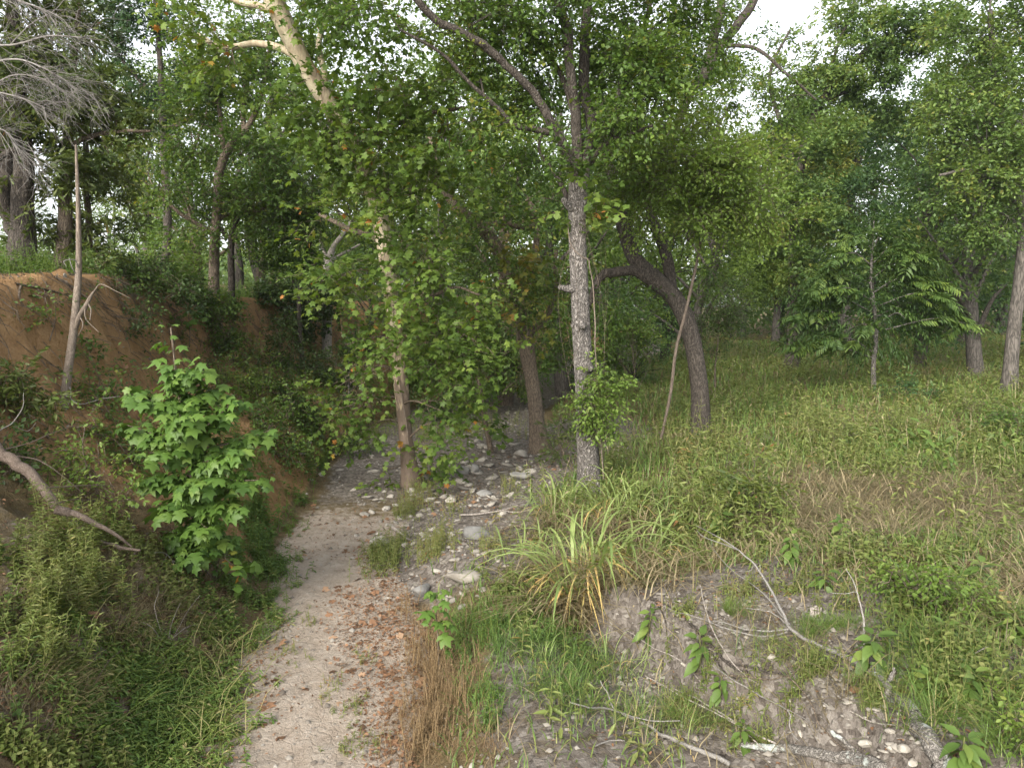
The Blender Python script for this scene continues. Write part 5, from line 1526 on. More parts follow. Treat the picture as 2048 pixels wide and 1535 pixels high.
GB = 'trees of the wood behind the clearing'
for a in [
    (0, 1130, 23, 1.0, 'green tree filling the gap straight behind the grey elm'),
    (2, 1250, 29, 1.0, 'light green tree behind the arching bough of the leaning tree'),
    (3, 1010, 21, .95, 'low-branched tree closing off the creek behind the vine-wrapped tree'),
    (0, 890, 27, 1.0, 'tree standing behind the lower leaves of the sycamore'),
    (3, 790, 30, 1.0, 'tree glimpsed between the sycamore and the head of the bank'),
    (2, 960, 36, 1.15, 'tall pale green tree deep in the wood above the creek'),
    (1, 1330, 31, 1.0, 'blue-green tree seen through the fork of the leaning tree'),
    (2, 1400, 26, .85, 'yellow-green tree with low boughs right behind the leaning tree'),
    (0, 1480, 47, 1.2, 'tree at the far end of the clearing left of the slim grey tree'),
    (1, 1620, 50, 1.25, 'dark tree in the shade right of the slim grey tree'),
    (1, 1740, 46, 1.2, 'blue-green tree directly behind the feathery tree'),
    (1, 1870, 44, 1.2, 'dark tree left of the ivy-clad trunk'),
    (0, 2010, 40, 1.15, 'tall tree behind the straight trunk at the right edge'),
    (1, 2110, 24, 1.1, 'tree just outside the right edge leaning its boughs in'),
    (2, 1560, 52, 1.3, 'hazy tree at the very back of the clearing'),
    (1, 1930, 50, 1.3, 'hazy tree far behind the ivy-clad trunk'),
    (0, 1200, 46, 1.3, 'hazy tree far behind the grey elm'),
    (2, 700, 46, .80, 'pale tree far off on the plateau behind the broken grey tree'),
    (3, 640, 25, .62, 'bushy tree on the plateau just behind the broken grey tree'),
    (2, 240, 33, .50, 'small pale tree on the plateau seen under the cedar crown'),
    (0, 340, 40, .62, 'tree on the plateau behind the bright gap by the dark oak'),
    (3, 560, 34, .70, 'round tree on the plateau beyond the two pale trunks'),
    (3, 70, 36, .50, 'low tree on the plateau between the two big cedar trunks'),
    (0, 290, 25, .72, 'mid-green tree on the plateau filling the space under the dark oak'),
    (3, 400, 24, .78, 'leafy tree on the plateau right behind the slender elm'),
    (2, 540, 27, .95, 'light green tree above the two pale trunks on the plateau'),
    (0, 660, 32, .95, 'tree behind the young tree at the head of the bank'),
    (1, 1840, 24, .95, 'full green tree rising between the feathery tree and the right edge'),
    (0, 1960, 21, .95, 'bright green tree just left of the straight trunk at the right edge'),
]:
    far_tree(*a, group=GB)
GU = 'understory bushes of the wood'
for a in [
    (4, 1160, 24, .8, 'bush in the hollow where the creek bends behind the elm'), (4, 1060, 27, .9, 'bush at the bend of the creek behind the vine-wrapped tree'),
    (4, 1270, 22, .7, 'bush under the arching bough of the leaning tree'), (4, 1460, 44, .85, 'bush at the meadow edge left of the slim grey tree'),
    (4, 1640, 48, .95, 'bush in the shade just right of the slim grey tree'), (4, 1800, 45, .85, 'bush behind the crown of the feathery tree'),
    (4, 1990, 41, .9, 'bush between the ivy-clad trunk and the right edge'), (4, 860, 24, .85, 'bush behind the sycamore on the far bank of the creek'),
    (4, 740, 21.5, .7, 'bush at the head of the bank left of the sycamore trunk'), (4, 1370, 46, 1.0, 'bush far back between the leaning tree and the clearing'),
    (4, 960, 31, 1.0, 'bush deep in the wood above the far creek'), (4, 2080, 36, .9, 'bush in front of the wood by the right edge'), (4, 1560, 50, 1.0, 'bush behind the slim grey tree'), (4, 1890, 44, 1.1, 'bush far back in the dark wood')]:
    far_tree(*a, cat='bush', name='understory_bush', group=GU)
# trees of the same wood behind and beside the camera keep the light green and low there too
for px, d, k, s in [(-1500, 9, 0, .8), (3600, 9, 0, .9), (3000, 16, 1, 1.0)]:
    pass


def far_woods():
    rng = np.random.default_rng(90)
    n = 8000
    px = rng.uniform(-500, 2600, n)
    d = rng.uniform(52, 95, n)
    x = (px - 1024) / FPX * d
    h0 = np.interp(px, [-500, 100, 300, 640, 760, 900, 1300, 1500, 1640, 1800, 2600], [6, 2.6, 2.4, 3.2, 7, 11, 12, 10, 9, 12, 14])
    z = hgt(x, d) + h0 * rng.uniform(0, 1, n) ** .8 * (.75 + .4 * vnoise(px * .012, d * .05))
    pos = np.stack([x, d, z], -1)
    dv = rng.normal(size=(n, 3))
    t0 = np.clip(.45 + .25 * vnoise(px * .02, z * .4) + rng.normal(size=n) * .08, .03, .85)
    blk, _ = sprays(rng, pos, dv, rng.uniform(1.2, 2.4, n), 12, .50, T_TRI, flat=.5, tint0=t0, tvar=.2, spread=.4)
    o = link('far_woods', make_mesh('far_woods', blk, M_FAR)); tag(o, 'mass of distant woodland closing off the view', kind='stuff')


far_woods()

# ================================================================== SHRUBS
def shrub(label, *a, name='shrub', cat='shrub', bm=None, **kw):
    base, (blobs, mat, size, seed) = a[:-4], a[-4:]
    kw = dict(dict(K=12, clump=.26, L=(.18, .4), branch_r=.7, tint=.45), **kw)
    return tree(name, label, cat, base, [], blobs, mat, bm or B_BROWN, size=size, seed=seed, **kw)


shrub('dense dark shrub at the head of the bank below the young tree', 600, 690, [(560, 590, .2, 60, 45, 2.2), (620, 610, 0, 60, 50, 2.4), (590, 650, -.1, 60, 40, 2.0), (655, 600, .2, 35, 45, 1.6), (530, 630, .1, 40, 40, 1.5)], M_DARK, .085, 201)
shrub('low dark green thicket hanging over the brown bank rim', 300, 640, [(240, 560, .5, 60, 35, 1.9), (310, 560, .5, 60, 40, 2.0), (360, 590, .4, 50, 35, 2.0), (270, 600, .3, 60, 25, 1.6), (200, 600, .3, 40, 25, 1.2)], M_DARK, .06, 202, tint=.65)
shrub('leafy mid-green bush under the slender elm at the rim of the bank', 420, 660, [(400, 620, .1, 50, 35, 2.0), (450, 640, 0, 55, 40, 2.0), (380, 660, -.1, 35, 25, 1.4), (440, 590, .3, 50, 30, 1.5)], M_ELM, .065, 203, tint=.35)
shrub('pale scrub on the plateau under the big cedar', 'd', 60, 12.2, [(30, 500, .4, 50, 22, 1.6), (90, 500, .5, 45, 22, 1.5), (-10, 505, .3, 40, 25, 1.5)], M_ELM, .055, 204, tint=.6)
shrub('pale scrub on the plateau in the bright gap left of the slender elm', 'd', 300, 14.5, [(270, 525, 1.5, 50, 22, 1.4), (330, 520, 1.5, 55, 25, 1.5), (380, 535, 1.2, 40, 22, 1.3)], M_LIGHT, .07, 205, tint=.35)
shrub('yellowing bush with orange-tipped twigs on the brown bank', 470, 740, [(470, 690, .1, 30, 24, .9), (500, 700, .1, 24, 18, .7), (455, 665, .1, 22, 14, .6)], M_LIGHT, .06, 206, tint=.85, clump=.18)
shrub('thin green brush covering the bank right of the big sapling', 490, 800, [(470, 760, 0, 50, 40, 1.0), (520, 800, 0, 40, 40, 1.0), (440, 740, 0, 35, 25, .7)], M_ELM, .05, 207, tint=.5)
shrub('feathery little cedar growing at the foot of the bank', 596, 800, [(594, 775, 0, 15, 30, 1.8, .2), (600, 800, 0, 16, 20, 1.6, .2)], M_CEDAR, .07, 208, tmpl=T_SPRIG, K=20, flat=.2, tint=.6, updir=.5, clump=.15)
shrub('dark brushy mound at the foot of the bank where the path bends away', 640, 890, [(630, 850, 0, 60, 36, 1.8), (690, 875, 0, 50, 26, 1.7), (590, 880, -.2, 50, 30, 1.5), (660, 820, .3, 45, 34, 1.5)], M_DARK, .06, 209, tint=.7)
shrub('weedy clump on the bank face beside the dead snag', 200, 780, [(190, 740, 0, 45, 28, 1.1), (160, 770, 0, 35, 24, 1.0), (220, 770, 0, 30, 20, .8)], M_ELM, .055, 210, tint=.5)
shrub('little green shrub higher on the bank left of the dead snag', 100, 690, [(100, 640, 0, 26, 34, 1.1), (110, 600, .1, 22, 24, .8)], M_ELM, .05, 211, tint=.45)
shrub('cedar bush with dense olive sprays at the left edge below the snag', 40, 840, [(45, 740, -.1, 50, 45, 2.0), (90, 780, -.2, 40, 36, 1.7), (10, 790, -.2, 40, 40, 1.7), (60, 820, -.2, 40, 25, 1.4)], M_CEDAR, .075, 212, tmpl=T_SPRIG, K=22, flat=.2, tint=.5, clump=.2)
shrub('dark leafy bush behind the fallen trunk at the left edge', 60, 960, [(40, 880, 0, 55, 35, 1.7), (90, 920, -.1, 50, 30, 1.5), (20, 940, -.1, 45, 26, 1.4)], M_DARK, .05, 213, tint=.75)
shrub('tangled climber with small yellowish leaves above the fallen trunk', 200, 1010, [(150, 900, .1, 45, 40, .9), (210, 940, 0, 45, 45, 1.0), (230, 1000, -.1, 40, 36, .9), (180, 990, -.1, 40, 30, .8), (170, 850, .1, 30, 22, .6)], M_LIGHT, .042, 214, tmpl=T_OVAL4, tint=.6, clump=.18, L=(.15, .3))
shrub('yellow-green maple-like bush under the big sapling, some leaves gold', 430, 1170, [(420, 1120, -.1, 40, 26, 1.1), (460, 1110, -.2, 36, 26, 1.1), (400, 1060, 0, 40, 26, 1.0), (450, 1140, -.25, 26, 18, .8), (340, 1060, .1, 40, 24, .9)], M_SAP, .085, 215, tmpl=T_SYCLOW, K=6, tint=.55, tvar=.6, clump=.18, L=(.15, .3))
shrub('dense olive cedar seedling in the meadow right of the reed clump', 1490, 1035, [(1500, 965, 0, 38, 40, 2.6, .3), (1470, 1000, -.1, 38, 30, 2.4, .25), (1540, 985, -.1, 32, 22, 1.8, .2), (1505, 915, 0, 18, 30, 1.6, .15)], M_CEDAR, .075, 216, tmpl=T_SPRIG, K=22, flat=.2, tint=.55, updir=.5, clump=.16)
shrub('dark cedar seedling between the grey elm and the vine-wrapped tree', 1130, 930, [(1130, 890, 0, 32, 34, 1.8, .25), (1120, 855, 0, 22, 26, 1.2, .2), (1145, 915, 0, 28, 18, 1.2, .2)], M_CEDAR, .08, 217, tmpl=T_SPRIG, K=22, flat=.2, tint=.35, updir=.4, clump=.18)
shrub('feathery green bush in the right foreground among broad-leaved weeds', 1870, 1240, [(1860, 1170, 0, 54, 50, 1.8, .25), (1915, 1190, 0, 38, 40, 1.6, .2), (1815, 1190, 0, 38, 36, 1.5, .2), (1790, 1140, .1, 26, 34, 1.2, .15)], M_LIGHT, .032, 218, tmpl=T_OVAL4, tint=.35, clump=.12, L=(.10, .2))
shrub('shrub with dusty dark green sprigs at the right edge of the meadow', 2030, 890, [(2030, 830, 0, 40, 40, 1.7, .3), (2000, 860, 0, 34, 30, 1.4, .3)], M_ELM, .05, 219, tint=.3)
for _a in [('rounded weed bush in the meadow right of the leaning trunk', 1560, 905, [(1560, 880, 0, 34, 22, 1.5, .2)], 241), ('leafy weed bush in the meadow left below the feathery tree', 1665, 900, [(1665, 872, 0, 40, 24, 1.5, .25), (1640, 885, 0, 24, 16, 1.2, .2)], 242),
           ('dull green weed bush in the meadow right below the feathery tree', 1790, 870, [(1785, 845, 0, 36, 22, 1.5, .25)], 243), ('weed bush in the meadow just left of the right-edge trunk', 1960, 835, [(1955, 808, 0, 40, 24, 1.5, .3), (1925, 820, 0, 26, 16, 1.2, .2)], 244),
           ('small weed bush between the leaning trunk and the cedar seedling', 1450, 965, [(1448, 935, 0, 34, 26, 1.6, .2)], 245)]:
    shrub(_a[0], _a[1], _a[2], _a[3], M_WEED, .065, _a[4], tmpl=T_LANCE, clump=.18, tint=.3, updir=.3)
shrub('dark low bush by the feathery tree in the meadow', 1830, 800, [(1810, 775, 0, 45, 22, 1.5), (1860, 790, 0, 40, 20, 1.3)], M_BLUE, .07, 220, tint=.3)
shrub('bush of small light leaves in the bottom right corner', 2040, 1470, [(2040, 1440, 0, 36, 40, 1.4, .2), (2020, 1500, -.05, 36, 30, 1.2, .2)], M_LIGHT, .028, 221, tmpl=T_OVAL4, tint=.6, clump=.1, L=(.08, .16))
shrub('low leafy growth trailing down the bank below the slender elm', 430, 720, [(400, 680, .1, 50, 26, 1.3), (350, 650, .1, 40, 22, 1.2), (460, 660, .2, 45, 26, 1.3)], M_ELM, .055, 231, tint=.35)
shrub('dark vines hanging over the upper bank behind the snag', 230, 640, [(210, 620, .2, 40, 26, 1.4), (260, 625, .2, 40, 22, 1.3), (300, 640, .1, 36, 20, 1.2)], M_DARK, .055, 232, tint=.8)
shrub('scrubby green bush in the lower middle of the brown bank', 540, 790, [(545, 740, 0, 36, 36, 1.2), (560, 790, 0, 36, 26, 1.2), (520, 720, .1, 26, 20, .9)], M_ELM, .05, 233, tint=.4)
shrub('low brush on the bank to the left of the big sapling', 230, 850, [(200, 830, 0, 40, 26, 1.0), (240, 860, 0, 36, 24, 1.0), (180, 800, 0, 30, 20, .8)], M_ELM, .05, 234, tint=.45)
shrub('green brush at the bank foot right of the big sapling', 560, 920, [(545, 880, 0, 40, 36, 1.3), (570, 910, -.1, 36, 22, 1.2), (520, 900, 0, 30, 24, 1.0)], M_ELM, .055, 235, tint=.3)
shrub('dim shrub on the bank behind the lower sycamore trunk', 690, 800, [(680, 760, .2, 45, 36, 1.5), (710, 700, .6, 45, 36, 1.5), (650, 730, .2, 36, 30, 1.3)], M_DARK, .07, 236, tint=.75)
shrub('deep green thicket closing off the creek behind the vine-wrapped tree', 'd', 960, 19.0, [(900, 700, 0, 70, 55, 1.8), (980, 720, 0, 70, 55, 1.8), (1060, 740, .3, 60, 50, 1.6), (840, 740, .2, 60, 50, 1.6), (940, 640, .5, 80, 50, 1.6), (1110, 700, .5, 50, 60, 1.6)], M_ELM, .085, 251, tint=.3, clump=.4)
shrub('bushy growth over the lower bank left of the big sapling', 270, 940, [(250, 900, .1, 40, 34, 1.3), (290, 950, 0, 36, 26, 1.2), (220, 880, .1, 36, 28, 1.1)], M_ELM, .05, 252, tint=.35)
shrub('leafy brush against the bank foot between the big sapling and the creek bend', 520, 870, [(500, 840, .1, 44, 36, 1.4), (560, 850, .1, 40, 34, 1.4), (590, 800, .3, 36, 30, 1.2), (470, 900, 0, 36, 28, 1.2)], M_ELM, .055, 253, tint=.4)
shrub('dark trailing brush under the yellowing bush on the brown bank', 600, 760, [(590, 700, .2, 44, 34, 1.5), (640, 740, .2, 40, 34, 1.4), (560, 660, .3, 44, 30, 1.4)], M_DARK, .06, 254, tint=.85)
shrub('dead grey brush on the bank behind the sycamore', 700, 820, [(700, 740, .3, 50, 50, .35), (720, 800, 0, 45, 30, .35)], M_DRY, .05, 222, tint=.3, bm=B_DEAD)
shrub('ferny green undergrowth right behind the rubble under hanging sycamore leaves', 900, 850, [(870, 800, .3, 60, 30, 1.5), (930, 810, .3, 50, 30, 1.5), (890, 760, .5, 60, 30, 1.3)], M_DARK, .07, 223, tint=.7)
shrub('green thicket right of the elm in the shade of the leaning tree', 1270, 790, [(1250, 650, .8, 55, 50, 1.8), (1230, 700, .4, 40, 40, 1.4), (1290, 700, .6, 40, 40, 1.2)], M_ELM, .07, 224, tint=.5)

# ================================================================== FOREGROUND PLANTS
def leaf_frame(o, p, X, Zhint, s):
    X = Vector(X).normalized(); Z = Vector(Zhint)
    Y = Z.cross(X)
    if Y.length < 1e-4: Y = Vector((0, 1, 0)).cross(X)
    Y.normalize(); Z = X.cross(Y)
    M = Matrix((X, Y, Z)).transposed().to_4x4() @ Matrix.Diagonal((s, s, s, 1))
    M.translation = Vector([float(v) for v in p])
    o.matrix_local = M


_sub = lambda T: T
SAPL = []
for i in range(10):
    rng_ = np.random.default_rng(300 + i)
    V = T_SYC[0].copy()
    V[:, 2] += -0.18 * np.abs(V[:, 1]) ** 1.5 * rng_.uniform(.3, 1.6) - .10 * V[:, 0] ** 2 * rng_.uniform(0, 1.6)
    V[:, :2] *= 1 + rng_.normal(size=(len(V), 2)) * .05
    SAPL.append(make_mesh('leaf', [(V, T_SYC[1][0], [.12, .25, .35, .45, .5, .6, .7, .8, .88, .97][i])], M_SAP))


def sycamore_sapling(label, base, top, branches, nleaf, size, seed, stem_r, extra=0):
    rng = np.random.default_rng(seed)
    b = G(*base); d = b[1]
    root = empty('sycamore_sapling', b)
    tag(root, label, 'sapling')
    n = len(top)
    p, r = spline([b - (0, 0, .05)] + [P(x, y, d + q) for x, y, q in top], np.linspace(stem_r, stem_r * .35, n + 1), 5)
    link('stem', make_mesh('stem', tube(p - b, r, 8, .5, .05, 1), B_BROWN, smooth=True), root)
    lines = [p[int(len(p) * .25):]]
    tw = []
    for (y0, x, y, q) in branches:
        k = int(np.argmin(np.abs(p[:, 2] - P(1024, y0, d)[2])))
        e = P(x, y, d + q); a = p[k]
        ln = np.linalg.norm(e - a)
        pth, rr = spline([a, (a + e) / 2 + np.array((0, 0, -.03 * ln)), e], [stem_r * .5, stem_r * .35, stem_r * .18], 6)
        tw += tube(pth - b, rr, 5, .5)
        lines.append(pth)
    if tw:
        o = link('twigs', make_mesh('twigs', tw, B_BROWN, smooth=True), root); tag(o, kind='stuff')
    lens = np.array([np.linalg.norm(np.diff(l, axis=0), axis=1).sum() for l in lines]); lens[0] *= .8
    cnt = np.maximum(2, np.round(nleaf * lens / lens.sum())).astype(int)
    for l, c in zip(lines, cnt):
        for j in range(c):
            t = min(1.0, (j + rng.uniform(.2, 1)) / c)
            t = .18 + .82 * t
            f = t * (len(l) - 1); i = min(int(f), len(l) - 2)
            q = l[i] + (l[i + 1] - l[i]) * (f - i)
            ax = nrm(l[i + 1] - l[i])
            a = j * 2.4 + rng.normal() * .4
            out = np.array((math.cos(a), math.sin(a), 0)) * .9 + ax * .6 + np.array((0, -.35, -.05 + rng.normal() * .3))
            out = nrm(out)
            pet = size * rng.uniform(.3, .7)
            s = size * rng.uniform(.5, 1.25) * (1 - .35 * max(0, t - .7) / .3)
            q2 = q + out * pet - b
            X = nrm(out + np.array((0, 0, -.45 - rng.uniform(0, .5))))
            o = link('leaf', SAPL[min(8, int(abs(rng.normal(.28 + .30 * t, .20)) * 10) if rng.uniform() > .012 else 9)], root)
            leaf_frame(o, q2, X, (out[0] * .5 + rng.normal() * .3, out[1] * .5 - .25 + rng.normal() * .3, 1), s)
    if extra:                                   # the many leaves further in, joined
        i = rng.integers(1, len(lines), extra)
        q = np.array([l[int(rng.uniform(.1, .95) * len(l))] for l in (lines[k] for k in i)])
        out = rdir(rng, extra); out[:, 2] *= .5
        q = q + out * size * rng.uniform(.3, 1.1, (extra, 1)) - b
        X = out.copy(); X[:, 2] -= rng.uniform(.3, .9, extra)
        Z = out * .4 + rng.normal(size=(extra, 3)) * .3; Z[:, 2] += 1; Z[:, 1] -= .2
        blk = leaves(T_SYC, q, X, Z, size * rng.uniform(.4, 1.05, extra), np.clip(rng.normal(.38, .2, extra), 0, .9))
        o = link('foliage', make_mesh('foliage', blk, M_SAP), root); tag(o, kind='stuff')
    return root


sycamore_sapling('bushy young sycamore with bright lobed leaves standing before the brown bank', (388, 1135),
                 [(386, 1000, 0), (375, 880, 0), (355, 770, 0), (342, 655, 0)],
                 [(820, 262, 788, -.1), (820, 430, 770, .1), (880, 255, 850, .2), (870, 470, 800, 0), (900, 540, 860, .2), (900, 300, 905, -.4), (930, 480, 905, -.3), (950, 290, 960, 0), (960, 520, 960, -.2), (1000, 330, 1020, -.3),
                  (1000, 470, 1010, -.4), (1030, 420, 1060, -.5), (1050, 340, 1080, .1), (980, 400, 960, -.6), (860, 360, 830, -.5), (780, 380, 735, -.2), (1060, 450, 1080, -.1), (1080, 390, 1110, -.4)],
                 285, .150, 401, .026, extra=1250)
sycamore_sapling('knee-high yellow-green sycamore seedling at the edge of the dry weeds', (878, 1345), [(876, 1280, 0), (872, 1220, 0), (874, 1185, 0)],
                 [(1250, 850, 1225, 0), (1250, 895, 1235, 0), (1300, 888, 1300, 0)], 24, .115, 402, .007)
sycamore_sapling('small sycamore shoot with a few lobed leaves by the path below the sycamore', (858, 958), [(862, 930, 0), (868, 900, 0), (870, 880, 0)],
                 [(920, 840, 905, 0), (920, 895, 915, 0), (940, 890, 945, -.1)], 26, .15, 403, .010)
sycamore_sapling('thin seedling with broad leaves on the bank under the pale elm bush', (378, 690), [(380, 670, 0), (378, 640, 0), (376, 615, 0)],
                 [(650, 350, 630, 0), (650, 405, 632, 0), (640, 395, 612, 0)], 30, .16, 404, .012)

# ---- reed clumps: each blade its own piece
REED = []
for i in range(10):
    rng_ = np.random.default_rng(500 + i)
    n = 9
    t = np.linspace(0, 1, n)
    bend = rng_.uniform(.85, 1.3)
    x = bend * .46 * t ** 1.8; z = t - .62 * bend * t ** 2.4
    if i > 6: z = t - 1.05 * t ** 2.2
    w = .5 * .022 * np.minimum(1, .55 + 1.2 * t) * (1 - t ** 3.5)
    yv = .03 * np.sin(t * 3 + i) * t
    Lp = np.stack([x, yv - w, z + .004], -1); Rp = np.stack([x, yv + w, z + .004], -1); Mp = np.stack([x, yv, z], -1)
    V = np.concatenate([Lp, Mp, Rp])
    F = []
    for k in range(n - 1): F += [(k, n + k, n + k + 1, k + 1), (n + k, 2 * n + k, 2 * n + k + 1, n + k + 1)]
    REED.append(make_mesh('blade', [(V, np.array(F), [.1, .25, .35, .45, .3, .52, .6, .8, .9, 1.0][i])], M_REED, smooth=True))


def reed_clump(label, px, py, rpx, n, L, seed, dry=.3, name='reed_clump'):
    rng = np.random.default_rng(seed)
    b = G(px, py); rad = rpx / FPX * b[1]
    root = empty(name, b); tag(root, label, 'grass clump', 'tall reed-like grass clumps round the foot of the elm')
    for i in range(n):
        a = rng.uniform(0, 6.28); q = rad * rng.uniform() ** .6
        x, y = b[0] + math.cos(a) * q, b[1] + math.sin(a) * q * .8
        k = rng.integers(6, 10) if rng.uniform() < dry else rng.integers(0, 6)
        o = link('blade', REED[k], root)
        o.location = (x - b[0], y - b[1], float(hgt(x, y)) - b[2] - .02)
        o.rotation_euler = (rng.normal() * .16, rng.normal() * .16 + .12, a + rng.normal() * .9)
        s = L * rng.uniform(.55, 1.15) * (.75 if k >= 6 else 1.0)
        o.scale = (s, s * rng.uniform(.45, 1.15), s)


reed_clump('largest tall reed clump, green blades arching over straw-coloured ones before the elm', 1165, 1170, 60, 190, 1.4, 601, .6)
reed_clump('reed clump round the right foot of the grey elm', 1240, 1045, 60, 80, 1.05, 602, .4)
reed_clump('reed clump with short upright blades at the left foot of the grey elm', 1110, 1030, 45, 50, 0.98, 603, .25)
reed_clump('drooping straw-tipped reed clump right of the largest one', 1275, 1130, 60, 80, 1.0, 604, .6)
reed_clump('thin reed clump leaning left over the rubble', 1050, 1120, 50, 40, 0.85, 605, .45)
reed_clump('low green reed clump between the dry weeds and the fallen twigs', 1240, 1345, 60, 46, 0.5, 606, .4)
reed_clump('sparse reed clump at the bottom edge right of centre', 1360, 1500, 50, 28, 0.42, 607, .4)
reed_clump('green tuft of reed blades in the middle of the foreground grass', 1090, 1330, 50, 40, 0.42, 608, .25)


# ---- broad-leaved weeds
BROADM = []
for i in range(5):
    rng_ = np.random.default_rng(620 + i)
    V = np.array([(0, 0, 0), (.16, .17, .03), (.42, .24, .03), (.75, .12, -.04), (1, 0, -.16), (.75, -.12, -.04), (.42, -.24, .03), (.16, -.17, .03), (.42, 0, -.02), (.75, 0, -.08)])
    V[:, 2] -= .22 * V[:, 0] ** 2 * rng_.uniform(.4, 1.5)
    F = [np.array([(0, 8, 2, 1), (8, 9, 3, 2), (0, 7, 6, 8), (8, 6, 5, 9)])[:, ::-1], np.array([(9, 4, 3), (9, 5, 4)])[:, ::-1]]
    BROADM.append(make_mesh('leaf', [(V, f, .25 + .12 * i) for f in F], M_BROAD, smooth=True))


def broad_plant(label, px, py, Hpx, n, leafpx, seed, name='broad_leaf_plant', cat='plant', stems=1):
    rng = np.random.default_rng(seed)
    b = G(px, py); k = b[1] / FPX
    root = empty(name, b); tag(root, label, cat, 'broad-leaved weeds of the right foreground')
    H, s = Hpx * k, leafpx * k
    tw = []
    for st in range(stems):
        top = np.array((rng.normal() * .15 * H + (st - (stems - 1) / 2) * .35 * H, rng.normal() * .1 * H, H * rng.uniform(.8, 1.05)))
        p, r = spline([np.array((0, 0, -.03)), top * .5 + rng.normal(size=3) * .03 * H, top], [.006, .005, .003], 4)
        tw += tube(p, r, 5, .5)
        m = n // stems
        for j in range(m):
            t = .25 + .75 * (j + .5) / m
            f = t * (len(p) - 1); i = min(int(f), len(p) - 2)
            q = p[i] + (p[i + 1] - p[i]) * (f - i)
            a = j * 2.4 + rng.normal() * .3
            X = np.array((math.cos(a), math.sin(a), .35 - 1.0 * (1 - t) - rng.uniform(0, .6) + (.5 if t > .9 else 0)))
            o = link('leaf', BROADM[rng.integers(5)], root)
            leaf_frame(o, q + nrm(X) * .02, X, (rng.normal() * .3, -.2 + rng.normal() * .3, 1), s * rng.uniform(.6, 1.15) * (1.15 - .45 * t))
    link('stem', make_mesh('stem', tw, M_GRASSSTEM, smooth=True), root)


M_GRASSSTEM = leafmat('green_stem', [(0, (.10, .12, .04)), (1, (.16, .16, .06))], trans=0)
for a in [
    ('broad-leaved weed growing over the fork of the fallen branch', 1735, 1350, 95, 30, 52, 701), ('big-leaved pale weed with upright tip in the right corner', 1945, 1415, 90, 30, 59, 702),
    ('wide weed spreading large leaves below the pale upright one', 1920, 1530, 70, 24, 64, 703), ('leafy weed with ragged leaves at the left end of the washed-out ledge', 1395, 1345, 90, 27, 44, 704),
    ('single tall weed with hanging leaves left of the ledge', 1290, 1290, 90, 21, 36, 705), ('weed with toothed leaves in front of the ledge', 1440, 1400, 60, 18, 40, 706),
    ('bluish weed standing above the fallen branch left of the feathery bush', 1790, 1210, 95, 30, 46, 707), ('tall leafy weed behind the feathery bush on the right', 1960, 1200, 90, 27, 44, 708),
    ('low weed with drooping leaves right of the feathery bush', 1890, 1310, 80, 24, 48, 709), ('weed with limp pale leaves among straw right of the fallen branch tip', 1585, 1130, 70, 21, 35, 710),
    ('weed beside the bare ground below the cedar seedling', 1440, 1080, 66, 21, 33, 711), ('grey-green weed at the upper end of the bare mound', 1560, 1045, 56, 18, 32, 712),
    ('weed in the straw right of the grey-green one', 1690, 1090, 60, 21, 33, 713), ('weed cluster at the right edge above the corner bush', 2025, 1290, 80, 27, 46, 714), ('low weed near the stump remnant', 1650, 1180, 44, 15, 32, 715),
    ('weed with yellowing leaves below the lichen log', 1850, 1400, 56, 18, 40, 716), ('upright weed between reed clumps near the elm foot', 1330, 1090, 66, 21, 30, 717),
    ('light weed of many narrow leaves at the bottom edge by the dead log', 1480, 1500, 60, 21, 36, 718)]:
    broad_plant(*a)
# far right: leafy stand of taller weeds in the meadow
for i, (px, py) in enumerate([(1820, 905), (1865, 925), (1910, 900), (1955, 930), (2000, 905), (2035, 935), (1780, 925), (1890, 960)]):
    broad_plant(('leafy meadow weed standing left of the tall group behind the flattened straw', 'leafy weed in front of the tall group behind the flattened straw', 'tall pale weed in the middle of the group behind the flattened straw',
                 'bushy weed right of the middle of the group behind the flattened straw', 'tall weed near the right edge behind the flattened straw', 'weed at the right edge touching the flattened straw',
                 'outermost left weed of the group behind the flattened straw', 'low weed right at the rim of the flattened straw')[i], px, py, 66, 30, 25, 740 + i, stems=3)

# ---- small patches of grass and weeds (nobody could count the blades)
_pr = np.random.default_rng(800)
patch(_pr, [(300, 1400, 170, 90), (200, 1460, 150, 60), (380, 1340, 90, 50), (380, 1410, 60, 50), (270, 1500, 140, 40), (440, 1290, 50, 26)], 2000, 'grass_patch', 'dark green low grass spreading at the left foot of the path', M_GRASS, 'weed',
      L=(.05, .13), K=10, size=.075, tmpl=T_LANCE, tint=(.66, .16), droop=.7)
patch(_pr, [(330, 1400, 190, 90), (430, 1330, 110, 60), (300, 1480, 170, 50)], 260, 'grass_stalks', 'pale bent stalks lying through the dark green grass', M_GRASS, 'blade', L=(.2, .42), w=.0035, bend=(.7, 1.2), tint=(.93, .08))
patch(_pr, [(530, 1130, 50, 20), (550, 1150, 40, 16), (520, 1040, 40, 40), (510, 1080, 40, 30), (600, 1000, 26, 12)], 420, 'grass_patch', 'dark weeds along the left side of the sandy path', M_GRASS, 'weed', L=(.05, .2), K=9, size=.07, tint=(.3, .15))
patch(_pr, [(120, 1120, 50, 70), (100, 1250, 40, 60), (160, 1180, 60, 60), (90, 1330, 25, 50), (110, 1080, 26, 24)], 210, 'goldenrod_patch', 'stand of upright feathery narrow-leaved weeds below the fallen trunk', M_WEED, 'weed', L=(.2, .46), K=34, size=.07, tint=(.42, .12), droop=.15)
patch(_pr, [(1160, 1230, 90, 40), (1260, 1160, 70, 40), (1240, 1070, 80, 30), (1110, 1060, 60, 30), (1100, 1180, 60, 40)], 1500, 'reed_thatch', 'bleached dead blades bent down at the foot of the reeds', M_DRY, 'blade', L=(.2, .55), w=.006, bend=(.9, 1.7), tint=(.5, .25))
